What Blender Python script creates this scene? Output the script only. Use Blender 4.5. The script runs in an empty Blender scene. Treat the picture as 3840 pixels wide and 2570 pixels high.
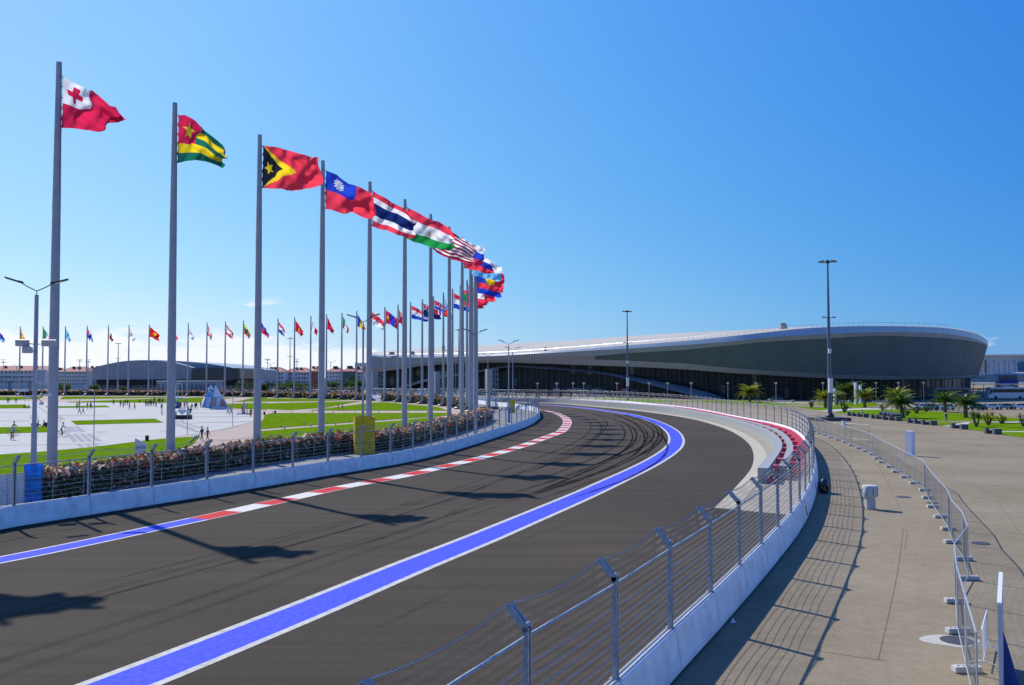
import bpy, bmesh, math, random
import numpy as np
from mathutils import Vector, Matrix, noise
from mathutils.geometry import tessellate_polygon
random.seed(7); rng = np.random.default_rng(7)
scene = bpy.context.scene
COL = scene.collection
PI = math.pi
# ------------------------------------------------------------------ camera, sky, sun, exposure
H0 = 7.957; FPX = 3335.9; PIT = 0.0386; ROL = 0.0019
cam_d = bpy.data.cameras.new('camera'); cam = bpy.data.objects.new('camera', cam_d); COL.objects.link(cam)
cam_d.sensor_width = 36.0; cam_d.lens = FPX / 3840 * 36.0; cam_d.clip_start = 0.1; cam_d.clip_end = 30000
cam.matrix_world = Matrix.Translation((0, 0, H0)) @ Matrix.Rotation(PI / 2 + PIT, 4, 'X') @ Matrix.Rotation(-ROL, 4, 'Z')
scene.camera = cam
SUN_AZ = math.radians(130.5); SUN_EL = math.radians(42.5)      # azimuth counted from +x
sun_dir = Vector((math.cos(SUN_AZ) * math.cos(SUN_EL), math.sin(SUN_AZ) * math.cos(SUN_EL), math.sin(SUN_EL)))
sd = bpy.data.lights.new('sun', 'SUN'); sd.energy = 4.9; sd.angle = math.radians(0.53); sd.color = (1.0, 0.955, 0.88)
sun = bpy.data.objects.new('sun', sd); COL.objects.link(sun)
sun.rotation_euler = sun_dir.to_track_quat('Z', 'Y').to_euler(); sun.location = (0, 0, 60)
world = bpy.data.worlds.new('World'); scene.world = world; world.use_nodes = True
wn = world.node_tree.nodes; wl = world.node_tree.links; wn.clear()
def WN(t, **k):
    n = wn.new(t)
    for a, b in k.items(): setattr(n, a, b)
    return n
w_out = WN('ShaderNodeOutputWorld'); w_bg = WN('ShaderNodeBackground'); w_bg.inputs['Strength'].default_value = 0.12
sky = WN('ShaderNodeTexSky', sky_type='NISHITA', sun_disc=False)
sky.sun_elevation = SUN_EL; sky.sun_rotation = PI / 2 - SUN_AZ; sky.altitude = 0
sky.air_density = 0.9; sky.dust_density = 0.25; sky.ozone_density = 3.2
tc = WN('ShaderNodeTexCoord')
def WM(op, a, b=None, clamp=False):
    n = WN('ShaderNodeMath', operation=op); n.use_clamp = clamp
    for i, v in enumerate((a, b)):
        if v is None: continue
        if isinstance(v, (int, float)): n.inputs[i].default_value = v
        else: wl.new(v, n.inputs[i])
    return n.outputs[0]
# the sky deepens away from the sun (clear dry air): each channel follows the physical sky and the angle to the sun
dt = WN('ShaderNodeVectorMath', operation='DOT_PRODUCT'); wl.new(tc.outputs['Generated'], dt.inputs[0]); dt.inputs[1].default_value = sun_dir
cg = WM('MINIMUM', WM('MAXIMUM', dt.outputs['Value'], WM('SUBTRACT', .31 + .24 * .31, WM('MULTIPLY', dt.outputs['Value'], .24))), .88)   # brighter again towards the point opposite the sun
sr = WN('ShaderNodeSeparateColor'); wl.new(sky.outputs[0], sr.inputs[0]); cr_ = WN('ShaderNodeCombineColor')
for ci, (k0, k1, k2) in enumerate(((-1.989, 1.218, 2.25), (-1.071, .736, 1.147), (-.353, .219, .469))):
    v = WM('POWER', WM('MULTIPLY', sr.outputs[ci], .12), k1)
    v = WM('MULTIPLY', v, WM('EXPONENT', WM('ADD', WM('MULTIPLY', cg, k2), k0 - math.log(.12))))
    wl.new(v, cr_.inputs[ci])
# low cumulus on the horizon, made from the view direction of the sky itself
sp = WN('ShaderNodeSeparateXYZ'); wl.new(tc.outputs['Generated'], sp.inputs[0])
mp = WN('ShaderNodeMapping'); mp.inputs['Scale'].default_value = (9, 9, 34); wl.new(tc.outputs['Generated'], mp.inputs[0])
nz = WN('ShaderNodeTexNoise'); nz.inputs['Scale'].default_value = 1.3; nz.inputs['Detail'].default_value = 7; nz.inputs['Roughness'].default_value = 0.55
wl.new(mp.outputs[0], nz.inputs['Vector'])
# cloud density = noise + (band height - elevation)
xz = sp.outputs['X']; zz = sp.outputs['Z']
band = WM('SUBTRACT', 0.058, zz)                       # positive below about 3 degrees
side = WM('MULTIPLY', WM('ABSOLUTE', WM('ADD', xz, 0.02)), 0.05)
base = WM('ADD', WM('MULTIPLY', band, 11.0), WM('SUBTRACT', nz.outputs[0], 0.66))
side2 = WM('SUBTRACT', base, WM('MULTIPLY', WM('MULTIPLY', WM('ADD', xz, 0.25), 3.0, True), 0.30))
cl = WM('MULTIPLY', side2, 9.0, True)
cl = WM('MULTIPLY', cl, 0.85)
# the few small clouds seen above the horizon: soft ellipses broken up by the noise
mp2 = WN('ShaderNodeMapping'); mp2.inputs['Scale'].default_value = (26, 26, 95); wl.new(tc.outputs['Generated'], mp2.inputs[0])
nz2 = WN('ShaderNodeTexNoise'); nz2.inputs['Scale'].default_value = 1.0; nz2.inputs['Detail'].default_value = 6
wl.new(mp2.outputs[0], nz2.inputs['Vector'])
yy = WM('MAXIMUM', sp.outputs['Y'], .05); AX = WM('DIVIDE', xz, yy); AZ = WM('DIVIDE', zz, yy)
blob = None
for (bx, by, bw_, bh) in ((-.490, .094, .052, .0085), (-.274, .084, .034, .0065), (-.44, .0525, .05, .005), (-.505, .103, .02, .008), (.565, .042, .06, .012), (.50, .014, .12, .02)):
    e1 = WM('DIVIDE', WM('SUBTRACT', AX, bx), bw_); e2 = WM('DIVIDE', WM('SUBTRACT', AZ, by), bh)
    v = WM('SUBTRACT', 1.0, WM('ADD', WM('MULTIPLY', e1, e1), WM('MULTIPLY', e2, e2)))
    blob = v if blob is None else WM('MAXIMUM', blob, v)
cl2 = WM('MULTIPLY', WM('ADD', WM('MULTIPLY', blob, .35), WM('MULTIPLY', WM('SUBTRACT', nz2.outputs[0], .56), 3.2)), 1.6, True)
cl2 = WM('MULTIPLY', WM('MULTIPLY', cl2, WM('MULTIPLY', WM('MAXIMUM', blob, 0), 3.0, True)), .72)
clt = WM('MAXIMUM', cl, cl2)
mix = WN('ShaderNodeMixRGB'); mix.inputs['Color2'].default_value = (8.0, 8.3, 8.8, 1)
wl.new(clt, mix.inputs['Fac']); wl.new(cr_.outputs[0], mix.inputs['Color1'])
wl.new(mix.outputs[0], w_bg.inputs['Color']); wl.new(w_bg.outputs[0], w_out.inputs['Surface'])
scene.view_settings.view_transform = 'Standard'; scene.view_settings.look = 'None'
scene.view_settings.exposure = 0.0; scene.view_settings.gamma = 1.0; scene.view_settings.use_curve_mapping = False
scene.render.engine = 'CYCLES'
scene.cycles.max_bounces = 6; scene.cycles.transparent_max_bounces = 12; scene.cycles.caustics_reflective = False; scene.cycles.caustics_refractive = False

# ------------------------------------------------------------------ picture measurements -> places
ZO = {'s': (0, 0, 1), '1': (0, 1150, .4145), '2': (960, 1050, .4145), '7': (1900, 1150, .4145), '4': (2880, 1150, .4145),
      '5': (0, 1650, .5866), '6': (1280, 1450, .5463), '3': (2560, 1650, .5866), '9': (1440, 1800, .5463),
      'A': (600, 1440, .1707), 'B': (0, 1440, .1707), 'C': (0, 960, .3061), 'D': (3600, 1280, .1148), 'E': (1640, 1200, .2807),
      'F': (2640, 1500, .2551), 'G': (3400, 2100, .2997), 'H': (3000, 1380, .2134),
      'a1': (300, 2070, .34144), 'a2': (1000, 1900, .34144), 'a3': (1700, 1600, .34144), 'a4': (1980, 1500, .27315),
      'a5': (0, 1850, .34144), 'a6': (700, 1600, .34144), 'a7': (1300, 1500, .34144), 'a8': (2500, 1500, .34144),
      'f1': (150, 200, .4145), 'f2': (1100, 550, .4145), 'f3': (1580, 780, .3061)}
def q(k, a, b):
    o = ZO[k]; return (o[0] + a * o[2], o[1] + b * o[2])
def ray(x, y):
    U = x - 1920; V = 1285 - y
    cr, sr = math.cos(ROL), math.sin(ROL); u = U * cr + V * sr; v = -U * sr + V * cr
    c, s = math.cos(PIT), math.sin(PIT)
    return (u, FPX * c - v * s, FPX * s + v * c)
def G(x, y, z=0.0):
    d = ray(x, y); t = (z - H0) / d[2]; return np.array([d[0] * t, d[1] * t])
def GQ(k, a, b, z=0.0): return G(*q(k, a, b), z)
def W(x, y, Y):
    d = ray(x, y); t = Y / d[1]; return Vector((d[0] * t, Y, H0 + d[2] * t))
def ZT(Y, x, y): return W(x, y, Y).z          # height of picture point at depth Y
def P(k, pts): return [q(k, a, b) for a, b in pts]

def crom(pts, n=8):
    p = [np.array(a, float) for a in pts]
    p = [2 * p[0] - p[1]] + p + [2 * p[-1] - p[-2]]; out = []
    for i in range(1, len(p) - 2):
        for k in range(n):
            t = k / n
            out.append(.5 * ((2 * p[i]) + (-p[i-1] + p[i+1]) * t + (2*p[i-1] - 5*p[i] + 4*p[i+1] - p[i+2]) * t*t + (-p[i-1] + 3*p[i] - 3*p[i+1] + p[i+2]) * t**3))
    out.append(p[-2]); return np.array(out)
def resample(c, step=None, n=None):
    c = np.asarray(c); d = np.r_[0, np.cumsum(np.linalg.norm(np.diff(c, axis=0), axis=1))]
    if n is None: n = max(2, int(d[-1] / step) + 1)
    s = np.linspace(0, d[-1], n)
    return np.stack([np.interp(s, d, c[:, k]) for k in range(c.shape[1])], 1)
def smooth(c, it=2):
    c = c.copy()
    for _ in range(it): c[1:-1] = (c[:-2] + 2 * c[1:-1] + c[2:]) / 4
    return c
def crv(px, z=0.0, step=1.0, it=6, pre=None, post=None):
    pts = [G(x, y, z) for x, y in px]
    if pre: pts = [np.array(a, float) for a in pre] + pts
    if post: pts = pts + [np.array(a, float) for a in post]
    return smooth(resample(crom(pts), step), it)
def offset(c, d):
    t = np.gradient(c, axis=0); t /= np.linalg.norm(t, axis=1)[:, None] + 1e-9
    return c + d * np.stack([t[:, 1], -t[:, 0]], 1)      # +d = right of travel
def march(c, s0, step):
    """points at chord spacing along a curve, starting from the arc position nearest to s0 (a point)"""
    f = resample(c, .05); i0 = int(np.argmin(np.linalg.norm(f - np.array(s0), axis=1)))
    out = [f[i0]]; k = i0
    while True:
        j = k
        while j < len(f) and np.linalg.norm(f[j] - f[k]) < step: j += 1
        if j >= len(f): break
        out.append(f[j]); k = j
    back = []; k = i0
    while True:
        j = k
        while j >= 0 and np.linalg.norm(f[j] - f[k]) < step: j -= 1
        if j < 0: break
        back.append(f[j]); k = j
    return np.array(back[::-1] + out)

# ------------------------------------------------------------------ materials
MATS = {}
def mat(name, col, rough=.7, var=0.0, scale=3.0, metal=0.0, bump=0.0, col2=None, detail=4, spec=.5, stretch=None, coat=0, transl=0, lo=.35, hi=.65, coord='Object', bscale=None):
    if name in MATS: return MATS[name]
    m = bpy.data.materials.new(name); m.use_nodes = True; nt = m.node_tree; b = nt.nodes['Principled BSDF']
    b.inputs['Base Color'].default_value = (*col, 1); b.inputs['Roughness'].default_value = rough
    b.inputs['Metallic'].default_value = metal; b.inputs['Specular IOR Level'].default_value = spec
    if coat: b.inputs['Coat Weight'].default_value = coat; b.inputs['Coat Roughness'].default_value = .05
    if var or bump or col2:
        t = nt.nodes.new('ShaderNodeTexCoord'); n = nt.nodes.new('ShaderNodeTexNoise'); n.inputs['Scale'].default_value = scale; n.inputs['Detail'].default_value = detail
        src = t.outputs[coord]
        if stretch:
            mpn = nt.nodes.new('ShaderNodeMapping'); mpn.inputs['Scale'].default_value = stretch; nt.links.new(src, mpn.inputs[0]); src = mpn.outputs[0]
        nt.links.new(src, n.inputs['Vector'])
        r = nt.nodes.new('ShaderNodeValToRGB'); c2 = col2 or tuple(max(0, c * (1 - var)) for c in col); c1 = col if col2 else tuple(min(1, c * (1 + var * .6)) for c in col)
        r.color_ramp.elements[0].position = lo; r.color_ramp.elements[1].position = hi
        r.color_ramp.elements[0].color = (*c2, 1); r.color_ramp.elements[1].color = (*c1, 1)
        nt.links.new(n.outputs[0], r.inputs[0]); nt.links.new(r.outputs[0], b.inputs['Base Color'])
        if bump:
            bp = nt.nodes.new('ShaderNodeBump'); bp.inputs['Strength'].default_value = bump; bp.inputs['Distance'].default_value = .02
            n2 = n
            if bscale:
                n2 = nt.nodes.new('ShaderNodeTexNoise'); n2.inputs['Scale'].default_value = bscale; n2.inputs['Detail'].default_value = 2; nt.links.new(src, n2.inputs['Vector'])
            nt.links.new(n2.outputs[0], bp.inputs['Height']); nt.links.new(bp.outputs[0], b.inputs['Normal'])
    if transl:
        tr = nt.nodes.new('ShaderNodeBsdfTranslucent'); tr.inputs['Color'].default_value = (*[min(1, c * 1.25) for c in col], 1)
        mx = nt.nodes.new('ShaderNodeMixShader'); mx.inputs[0].default_value = transl
        nt.links.new(b.outputs[0], mx.inputs[1]); nt.links.new(tr.outputs[0], mx.inputs[2])
        nt.links.new(mx.outputs[0], nt.nodes['Material Output'].inputs['Surface'])
    MATS[name] = m; return m

# ------------------------------------------------------------------ objects
def tag(o, label=None, cat=None, group=None, kind=None):
    if label: o['label'] = label
    if cat: o['category'] = cat
    if group: o['group'] = group
    if kind: o['kind'] = kind
    return o
def empty(name, loc, rz=0.0, label=None, cat=None, group=None):
    o = bpy.data.objects.new(name, None); COL.objects.link(o); o.location = loc; o.rotation_euler = (0, 0, rz); o.empty_display_size = .2
    return tag(o, label, cat, group)
def link(name, me, parent=None, loc=(0, 0, 0), rz=0.0, rot=None, scale=None):
    o = bpy.data.objects.new(name, me); COL.objects.link(o); o.location = loc
    o.rotation_euler = rot if rot else (0, 0, rz)
    if scale is not None: o.scale = scale if hasattr(scale, '__len__') else (scale,) * 3
    if parent: o.parent = parent
    return o
class MB:
    def __init__(s): s.v = []; s.f = []; s.m = []; s.mats = []
    def mi(s, m):
        if m not in s.mats: s.mats.append(m)
        return s.mats.index(m)
    def add(s, vs, fs, m):
        o = len(s.v); s.v += [tuple(a) for a in vs]; k = s.mi(m)
        for f in fs: s.f.append(tuple(i + o for i in f)); s.m.append(k)
        return s
    def box(s, c, d, m, rz=0.0, R=None):
        x, y, z = d[0] / 2, d[1] / 2, d[2] / 2; vs = []
        M_ = R or Matrix.Rotation(rz, 3, 'Z')
        for sx, sy, sz in ((-1,-1,-1),(1,-1,-1),(1,1,-1),(-1,1,-1),(-1,-1,1),(1,-1,1),(1,1,1),(-1,1,1)):
            v = M_ @ Vector((sx * x, sy * y, sz * z)); vs.append((v.x + c[0], v.y + c[1], v.z + c[2]))
        return s.add(vs, [(0,3,2,1),(4,5,6,7),(0,1,5,4),(1,2,6,5),(2,3,7,6),(3,0,4,7)], m)
    def tube(s, pts, r, m, n=8, cap=True):
        pts = [Vector(p) for p in pts]; rs = r if hasattr(r, '__len__') else [r] * len(pts); vs = []; fs = []
        for i, p in enumerate(pts):
            t = (pts[min(i + 1, len(pts) - 1)] - pts[max(i - 1, 0)]).normalized()
            a = t.cross(Vector((0, 0, 1))) if abs(t.z) < .95 else t.cross(Vector((1, 0, 0))); a.normalize(); b = t.cross(a)
            for k in range(n):
                an = 2 * PI * k / n; v = p + (a * math.cos(an) + b * math.sin(an)) * rs[i]; vs.append(v)
        for i in range(len(pts) - 1):
            for k in range(n):
                k2 = (k + 1) % n; fs.append((i*n+k, i*n+k2, (i+1)*n+k2, (i+1)*n+k))
        if cap: fs.append(tuple(range(n))); fs.append(tuple(reversed(range((len(pts)-1)*n, len(pts)*n))))
        return s.add(vs, fs, m)
    def lathe(s, prof, m, c=(0, 0, 0), n=16):
        vs = []; fs = []
        for r, z in prof:
            for k in range(n): a = 2 * PI * k / n; vs.append((c[0] + r * math.cos(a), c[1] + r * math.sin(a), c[2] + z))
        for i in range(len(prof) - 1):
            for k in range(n): k2 = (k+1) % n; fs.append((i*n+k, i*n+k2, (i+1)*n+k2, (i+1)*n+k))
        fs.append(tuple(reversed(range(n)))); fs.append(tuple(range((len(prof)-1)*n, len(prof)*n)))
        return s.add(vs, fs, m)
    def prism(s, poly, z0, z1, m):
        n = len(poly); vs = [(p[0], p[1], z0) for p in poly] + [(p[0], p[1], z1) for p in poly]
        tri = tessellate_polygon([[Vector((p[0], p[1], 0)) for p in poly]])
        fs = [tuple(t) for t in tri] + [tuple(i + n for i in t) for t in tri] + [(i, (i+1) % n, (i+1) % n + n, i + n) for i in range(n)]
        return s.add(vs, fs, m)
    def mesh(s, name, smooth=False):
        me = bpy.data.meshes.new(name); me.from_pydata(s.v, [], s.f)
        for m in s.mats: me.materials.append(m)
        me.polygons.foreach_set('material_index', s.m)
        if smooth: me.polygons.foreach_set('use_smooth', [True] * len(s.f))
        me.update()
        bm = bmesh.new(); bm.from_mesh(me); bmesh.ops.recalc_face_normals(bm, faces=bm.faces); bm.to_mesh(me); bm.free()
        if smooth:
            try: me.set_sharp_from_angle(angle=math.radians(40))
            except Exception: pass
        return me
    def build(s, name, parent=None, smooth=False, loc=(0, 0, 0), rz=0.0, **k):
        return link(name, s.mesh(name, smooth), parent, loc, rz, **k)
def sheet(name, poly, z, m, parent=None, kind='structure', cut=0):
    """flat sheet with outline poly (list of xy)"""
    tri = tessellate_polygon([[Vector((p[0], p[1], 0)) for p in poly]])
    me = bpy.data.meshes.new(name); me.from_pydata([(p[0], p[1], z) for p in poly], [], [tuple(t) for t in tri]); me.materials.append(m); me.update()
    bm = bmesh.new(); bm.from_mesh(me)
    for f in bm.faces:
        if f.normal.z < 0: f.normal_flip()
    bm.to_mesh(me); bm.free()
    o = link(name, me, parent)
    if parent is None and kind: o['kind'] = kind
    return o
def ribbon(name, a, b, z, m, parent=None, kind='structure'):
    """strip between two equally sampled curves"""
    n = len(a); vs = [(p[0], p[1], z) for p in a] + [(p[0], p[1], z) for p in b]
    me = bpy.data.meshes.new(name); me.from_pydata(vs, [], [(i, i+1, n+i+1, n+i) for i in range(n-1)]); me.materials.append(m); me.update()
    bm = bmesh.new(); bm.from_mesh(me)
    for f in bm.faces:
        if f.normal.z < 0: f.normal_flip()
    bm.to_mesh(me); bm.free()
    o = link(name, me, parent)
    if parent is None and kind: o['kind'] = kind
    return o
def copy_tree(o, parent=None):
    c = o.copy(); COL.objects.link(c); c.parent = parent
    if parent is not None: c.matrix_parent_inverse = o.matrix_parent_inverse.copy()
    for ch in o.children: copy_tree(ch, c)
    return c
# ------------------------------------------------------------------ surface materials
def asphalt_mat():
    m = bpy.data.materials.new('asphalt'); m.use_nodes = True; nt = m.node_tree; b = nt.nodes['Principled BSDF']; N = nt.nodes.new; L = nt.links.new
    t = N('ShaderNodeTexCoord')
    big = N('ShaderNodeTexNoise'); big.inputs['Scale'].default_value = .035; big.inputs['Detail'].default_value = 5; L(t.outputs['Object'], big.inputs['Vector'])
    r = N('ShaderNodeValToRGB'); e = r.color_ramp.elements; e[0].position = .38; e[0].color = (.056, .045, .032, 1); e[1].position = .62; e[1].color = (.074, .058, .042, 1)
    L(big.outputs[0], r.inputs[0])
    mp_ = N('ShaderNodeMapping'); mp_.inputs['Rotation'].default_value = (0, 0, math.radians(-64)); mp_.inputs['Scale'].default_value = (.05, 1.1, 1); L(t.outputs['Object'], mp_.inputs[0])
    st = N('ShaderNodeTexNoise'); st.inputs['Scale'].default_value = 1.0; st.inputs['Detail'].default_value = 6; L(mp_.outputs[0], st.inputs['Vector'])
    fine = N('ShaderNodeTexNoise'); fine.inputs['Scale'].default_value = 7; fine.inputs['Detail'].default_value = 9; fine.inputs['Roughness'].default_value = .95; L(t.outputs['Object'], fine.inputs['Vector'])
    m1 = N('ShaderNodeMixRGB'); m1.blend_type = 'OVERLAY'; m1.inputs[0].default_value = .38; L(r.outputs[0], m1.inputs[1]); L(st.outputs[0], m1.inputs[2])
    m2 = N('ShaderNodeMixRGB'); m2.blend_type = 'OVERLAY'; m2.inputs[0].default_value = .9; L(m1.outputs[0], m2.inputs[1]); L(fine.outputs[0], m2.inputs[2])
    L(m2.outputs[0], b.inputs['Base Color']); b.inputs['Roughness'].default_value = .95; b.inputs['Specular IOR Level'].default_value = .12
    bp = N('ShaderNodeBump'); bp.inputs['Strength'].default_value = .35; bp.inputs['Distance'].default_value = .012
    f2 = N('ShaderNodeTexNoise'); f2.inputs['Scale'].default_value = 60; f2.inputs['Detail'].default_value = 2; L(t.outputs['Object'], f2.inputs['Vector']); L(f2.outputs[0], bp.inputs['Height']); L(bp.outputs[0], b.inputs['Normal'])
    return m
def apron_mat():
    m = bpy.data.materials.new('apron'); m.use_nodes = True; nt = m.node_tree; b = nt.nodes['Principled BSDF']; N = nt.nodes.new; L = nt.links.new
    t = N('ShaderNodeTexCoord')
    def ns(sc, d=5, vec=None, ro=.55):
        n = N('ShaderNodeTexNoise'); n.inputs['Scale'].default_value = sc; n.inputs['Detail'].default_value = d; n.inputs['Roughness'].default_value = ro; L(vec or t.outputs['Object'], n.inputs['Vector']); return n.outputs[0]
    r = N('ShaderNodeValToRGB'); e = r.color_ramp.elements; e[0].position = .33; e[0].color = (.225, .180, .115, 1); e[1].position = .66; e[1].color = (.30, .245, .165, 1); L(ns(.09, 6, ro=.6), r.inputs[0])
    m1 = N('ShaderNodeMixRGB'); m1.blend_type = 'OVERLAY'; m1.inputs[0].default_value = .35; L(r.outputs[0], m1.inputs[1]); L(ns(1.4, 7, ro=.75), m1.inputs[2])
    m2 = N('ShaderNodeMixRGB'); m2.blend_type = 'OVERLAY'; m2.inputs[0].default_value = .3; L(m1.outputs[0], m2.inputs[1]); L(ns(22, 3), m2.inputs[2])
    # rusty stains
    rr = N('ShaderNodeValToRGB'); rr.color_ramp.elements[0].position = .64; rr.color_ramp.elements[1].position = .78; L(ns(.33, 4), rr.inputs[0])
    m3 = N('ShaderNodeMixRGB'); m3.inputs[2].default_value = (.30, .21, .12, 1); L(m2.outputs[0], m3.inputs[1])
    mm = N('ShaderNodeMath'); mm.operation = 'MULTIPLY'; mm.inputs[1].default_value = .5; L(rr.outputs[0], mm.inputs[0]); L(mm.outputs[0], m3.inputs[0])
    # dark blotches
    rd = N('ShaderNodeValToRGB'); rd.color_ramp.elements[0].position = .62; rd.color_ramp.elements[1].position = .75; L(ns(.21, 6, ro=.7), rd.inputs[0])
    m4 = N('ShaderNodeMixRGB'); m4.inputs[2].default_value = (.15, .135, .11, 1); L(m3.outputs[0], m4.inputs[1])
    md = N('ShaderNodeMath'); md.operation = 'MULTIPLY'; md.inputs[1].default_value = .45; L(rd.outputs[0], md.inputs[0]); L(md.outputs[0], m4.inputs[0])
    L(m4.outputs[0], b.inputs['Base Color']); b.inputs['Roughness'].default_value = .95; b.inputs['Specular IOR Level'].default_value = .1
    return m
M_asph = asphalt_mat(); M_apron = apron_mat()
M_conc = mat('runoff_concrete', (.33, .28, .21), .9, .12, .6)
M_beige = mat('edge_concrete', (.47, .42, .31), .85, .08, 2)
M_white = mat('line_white', (.56, .54, .47), .8, .2, 3, detail=9, spec=.1)
M_wh2 = mat('kerb_white', (.68, .65, .58), .75, .12, 3, detail=8, spec=.15)
M_blue = mat('line_blue', (.075, .10, .72), .8, .25, 5, detail=12, spec=.08)
M_red = mat('kerb_red', (.62, .025, .035), .75, .16, 3, detail=8, spec=.1)
M_grass = mat('grass', (.155, .255, .010), .9, col2=(.095, .175, .006), scale=.5, detail=9, bump=.6, bscale=30, lo=.3, hi=.7, spec=0.0)
M_pave = mat('white_paving', (.50, .48, .43), .9, .07, .25, detail=6, spec=.1)
M_pave2 = mat('grey_paving', (.34, .33, .32), .9, .06, .8, spec=.1)
M_pink = mat('pink_paving', (.47, .36, .29), .9, .08, .3, detail=6, spec=.1)
M_walk = mat('walkway', (.25, .245, .225), .9, .2, .8, detail=7)
M_barr = mat('barrier_paint', (.86, .86, .86), .6, .16, 1.6, detail=9, lo=.25, hi=.6)
M_steel = mat('galvanised_steel', (.40, .42, .45), .5, .2, 8, metal=.35)
M_wire = mat('wire', (.50, .52, .55), .45, metal=.25); M_net = mat('net_wire', (.16, .16, .17), .5, metal=.3)
M_pole = mat('pole_paint', (.36, .375, .40), .6, .08, 1.2)
M_dark = mat('dark_steel', (.03, .033, .04), .5)
M_black = mat('black_rubber', (.02, .02, .022), .7, .3, 5)
M_stone = mat('plinth_stone', (.045, .045, .05), .4, .3, 3)

# ------------------------------------------------------------------ track curves
LB = crv(P('a5', [(0, 405), (193, 377), (1043, 242), (1772, 122), (2343, 35)]) + P('a7', [(5, 805), (345, 755), (640, 700), (900, 642), (1108, 588), (1295, 530), (1460, 480)])
         + P('a7', [(1700, 400), (1900, 330), (2050, 265)]) + [q('a7', 2110, 215), (2025.5, 1570)] + P('E', [(1350, 1240), (1180, 1205), (1000, 1175), (830, 1160), (600, 1130), (300, 1105), (-100, 1085)]) + [(1450, 1498), (1200, 1489), (900, 1482), (500, 1478), (0, 1478), (-500, 1480)],
         it=10, step=1.0, pre=[(-36.5, 14), (-30.5, 30)])
RB = crv([(1870, 2920)] + P('9', [(1585, 1385), (1965, 1015)]) + P('3', [(180, 975), (362, 800), (508, 660), (615, 550), (700, 460)]) + P('a8', [(1475, 1095), (1530, 990), (1577, 890), (1605, 790), (1618, 690), (1615, 600), (1590, 510), (1540, 430), (1455, 350), (1335, 290), (1180, 250), (1022, 222), (905, 200)])
         + P('7', [(2060, 985), (1775, 930), (1525, 897), (1270, 872), (1075, 855), (820, 843), (565, 834), (330, 830)]) + [(1880, 1491), (1700, 1487), (1437, 1483), (1200, 1476), (900, 1470), (600, 1467), (300, 1466), (0, 1466), (-400, 1467)],
         z=1.15, it=8, step=1.0, pre=[(-5.8, 3), (-4.1, 6.8), (-2.4, 10.6)])
# asphalt limit on the right: the pale edge strip round the bend, then the barrier itself
EDG_i = crv(P('a4', [(-400, 32), (170, 42), (500, 60), (900, 95), (1400, 140), (1900, 205)]) + P('a8', [(300, 215), (540, 282), (700, 342), (830, 418), (910, 492), (945, 560), (957, 640), (935, 740), (880, 822), (800, 912), (690, 1030), (520, 1187)]), it=6, step=1.0)
EDG_o = offset(EDG_i, -1.25)
WALLB = crv(P('a4', [(-400, 24), (170, 33), (500, 48), (900, 78), (1400, 118), (1900, 170)]) + P('a8', [(300, 198), (500, 238), (680, 284), (850, 342), (1000, 402), (1100, 462), (1160, 530), (1183, 590), (1172, 660), (1120, 745), (1045, 850), (1000, 915)]), it=8, step=1.0)
k_end = int(np.argmin(np.linalg.norm(RB - GQ('a8', 1165, 1245), axis=1)))
near_rb = offset(RB[:k_end + 1], 0.25)
far_i = int(np.argmin(np.linalg.norm(RB - EDG_i[0], axis=1)))
g = sheet('ground', [(-9000, -600), (9000, -600), (9000, 14000), (-9000, 14000)], -.06, mat('ground_far', (.19, .185, .16), .9, .25, .004, detail=8))
apron_poly = [(p[0], p[1]) for p in RB] + [(-420, 900), (900, 900), (900, -40), (6, -40)]
apron = sheet('apron', apron_poly, -.02, M_apron)
poly = [tuple(p) for p in LB] + [tuple(p) for p in RB[far_i:][::-1]] + [tuple(p) for p in EDG_i] + [tuple(p) for p in near_rb[::-1]]
track = sheet('race_track', poly, 0.0, M_asph)
run_poly = [tuple(p) for p in EDG_i] + [tuple(p) for p in RB[k_end:far_i][::1]]
runoff = sheet('runoff_area', run_poly, -.006, M_conc)
ribbon('track_edge', EDG_i, EDG_o, .006, M_beige)
# blue line with its two white borders
b_lo = crv(P('a1', [(800, 1464), (2343, 822)]) + P('a2', [(820, 1090), (2343, 440)]) + P('a3', [(820, 1083), (1600, 752), (2000, 565)]) + P('a4', [(1700, 968), (1950, 805), (2065, 690), (2118, 590), (2120, 530), (2080, 450), (1950, 360), (1700, 257), (1450, 195), (1200, 160), (950, 125), (600, 90), (170, 65), (-400, 48)]), it=8, step=.5, pre=[(-18.5, 5), (-14, 13.5)])
b_hi = crv(P('a1', [(50, 1464), (1170, 1030), (2343, 590)]) + P('a2', [(1400, 630), (2343, 280)]) + P('a3', [(1280, 740), (1800, 500), (2100, 365)]) + P('a4', [(1850, 690), (1925, 630), (1955, 545), (1920, 460), (1830, 380), (1650, 292), (1450, 235), (1200, 183), (950, 143), (600, 103), (170, 72), (-400, 53)]), it=8, step=.5, pre=[(-20, 6), (-15.6, 14.5)])
def mid_of(a, b):
    out = []; ws = []
    for p in a[::2]:
        d = np.linalg.norm(b - p, axis=1); j = int(np.argmin(d)); out.append((p + b[j]) / 2); ws.append(d[j])
    return smooth(resample(np.array(out), .6), 12), float(np.median(ws)), ws
BC, bw, bws = mid_of(b_lo, b_hi)
print('blue line width', bw, bws[::12])
bl = ribbon('blue_line', offset(BC, -bw / 2 + .28), offset(BC, bw / 2 - .28), .008, M_blue)
ribbon('white_border', offset(BC, -bw / 2), offset(BC, -bw / 2 + .28), .008, M_white, parent=bl)
ribbon('white_border', offset(BC, bw / 2 - .28), offset(BC, bw / 2), .008, M_white, parent=bl)
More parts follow.
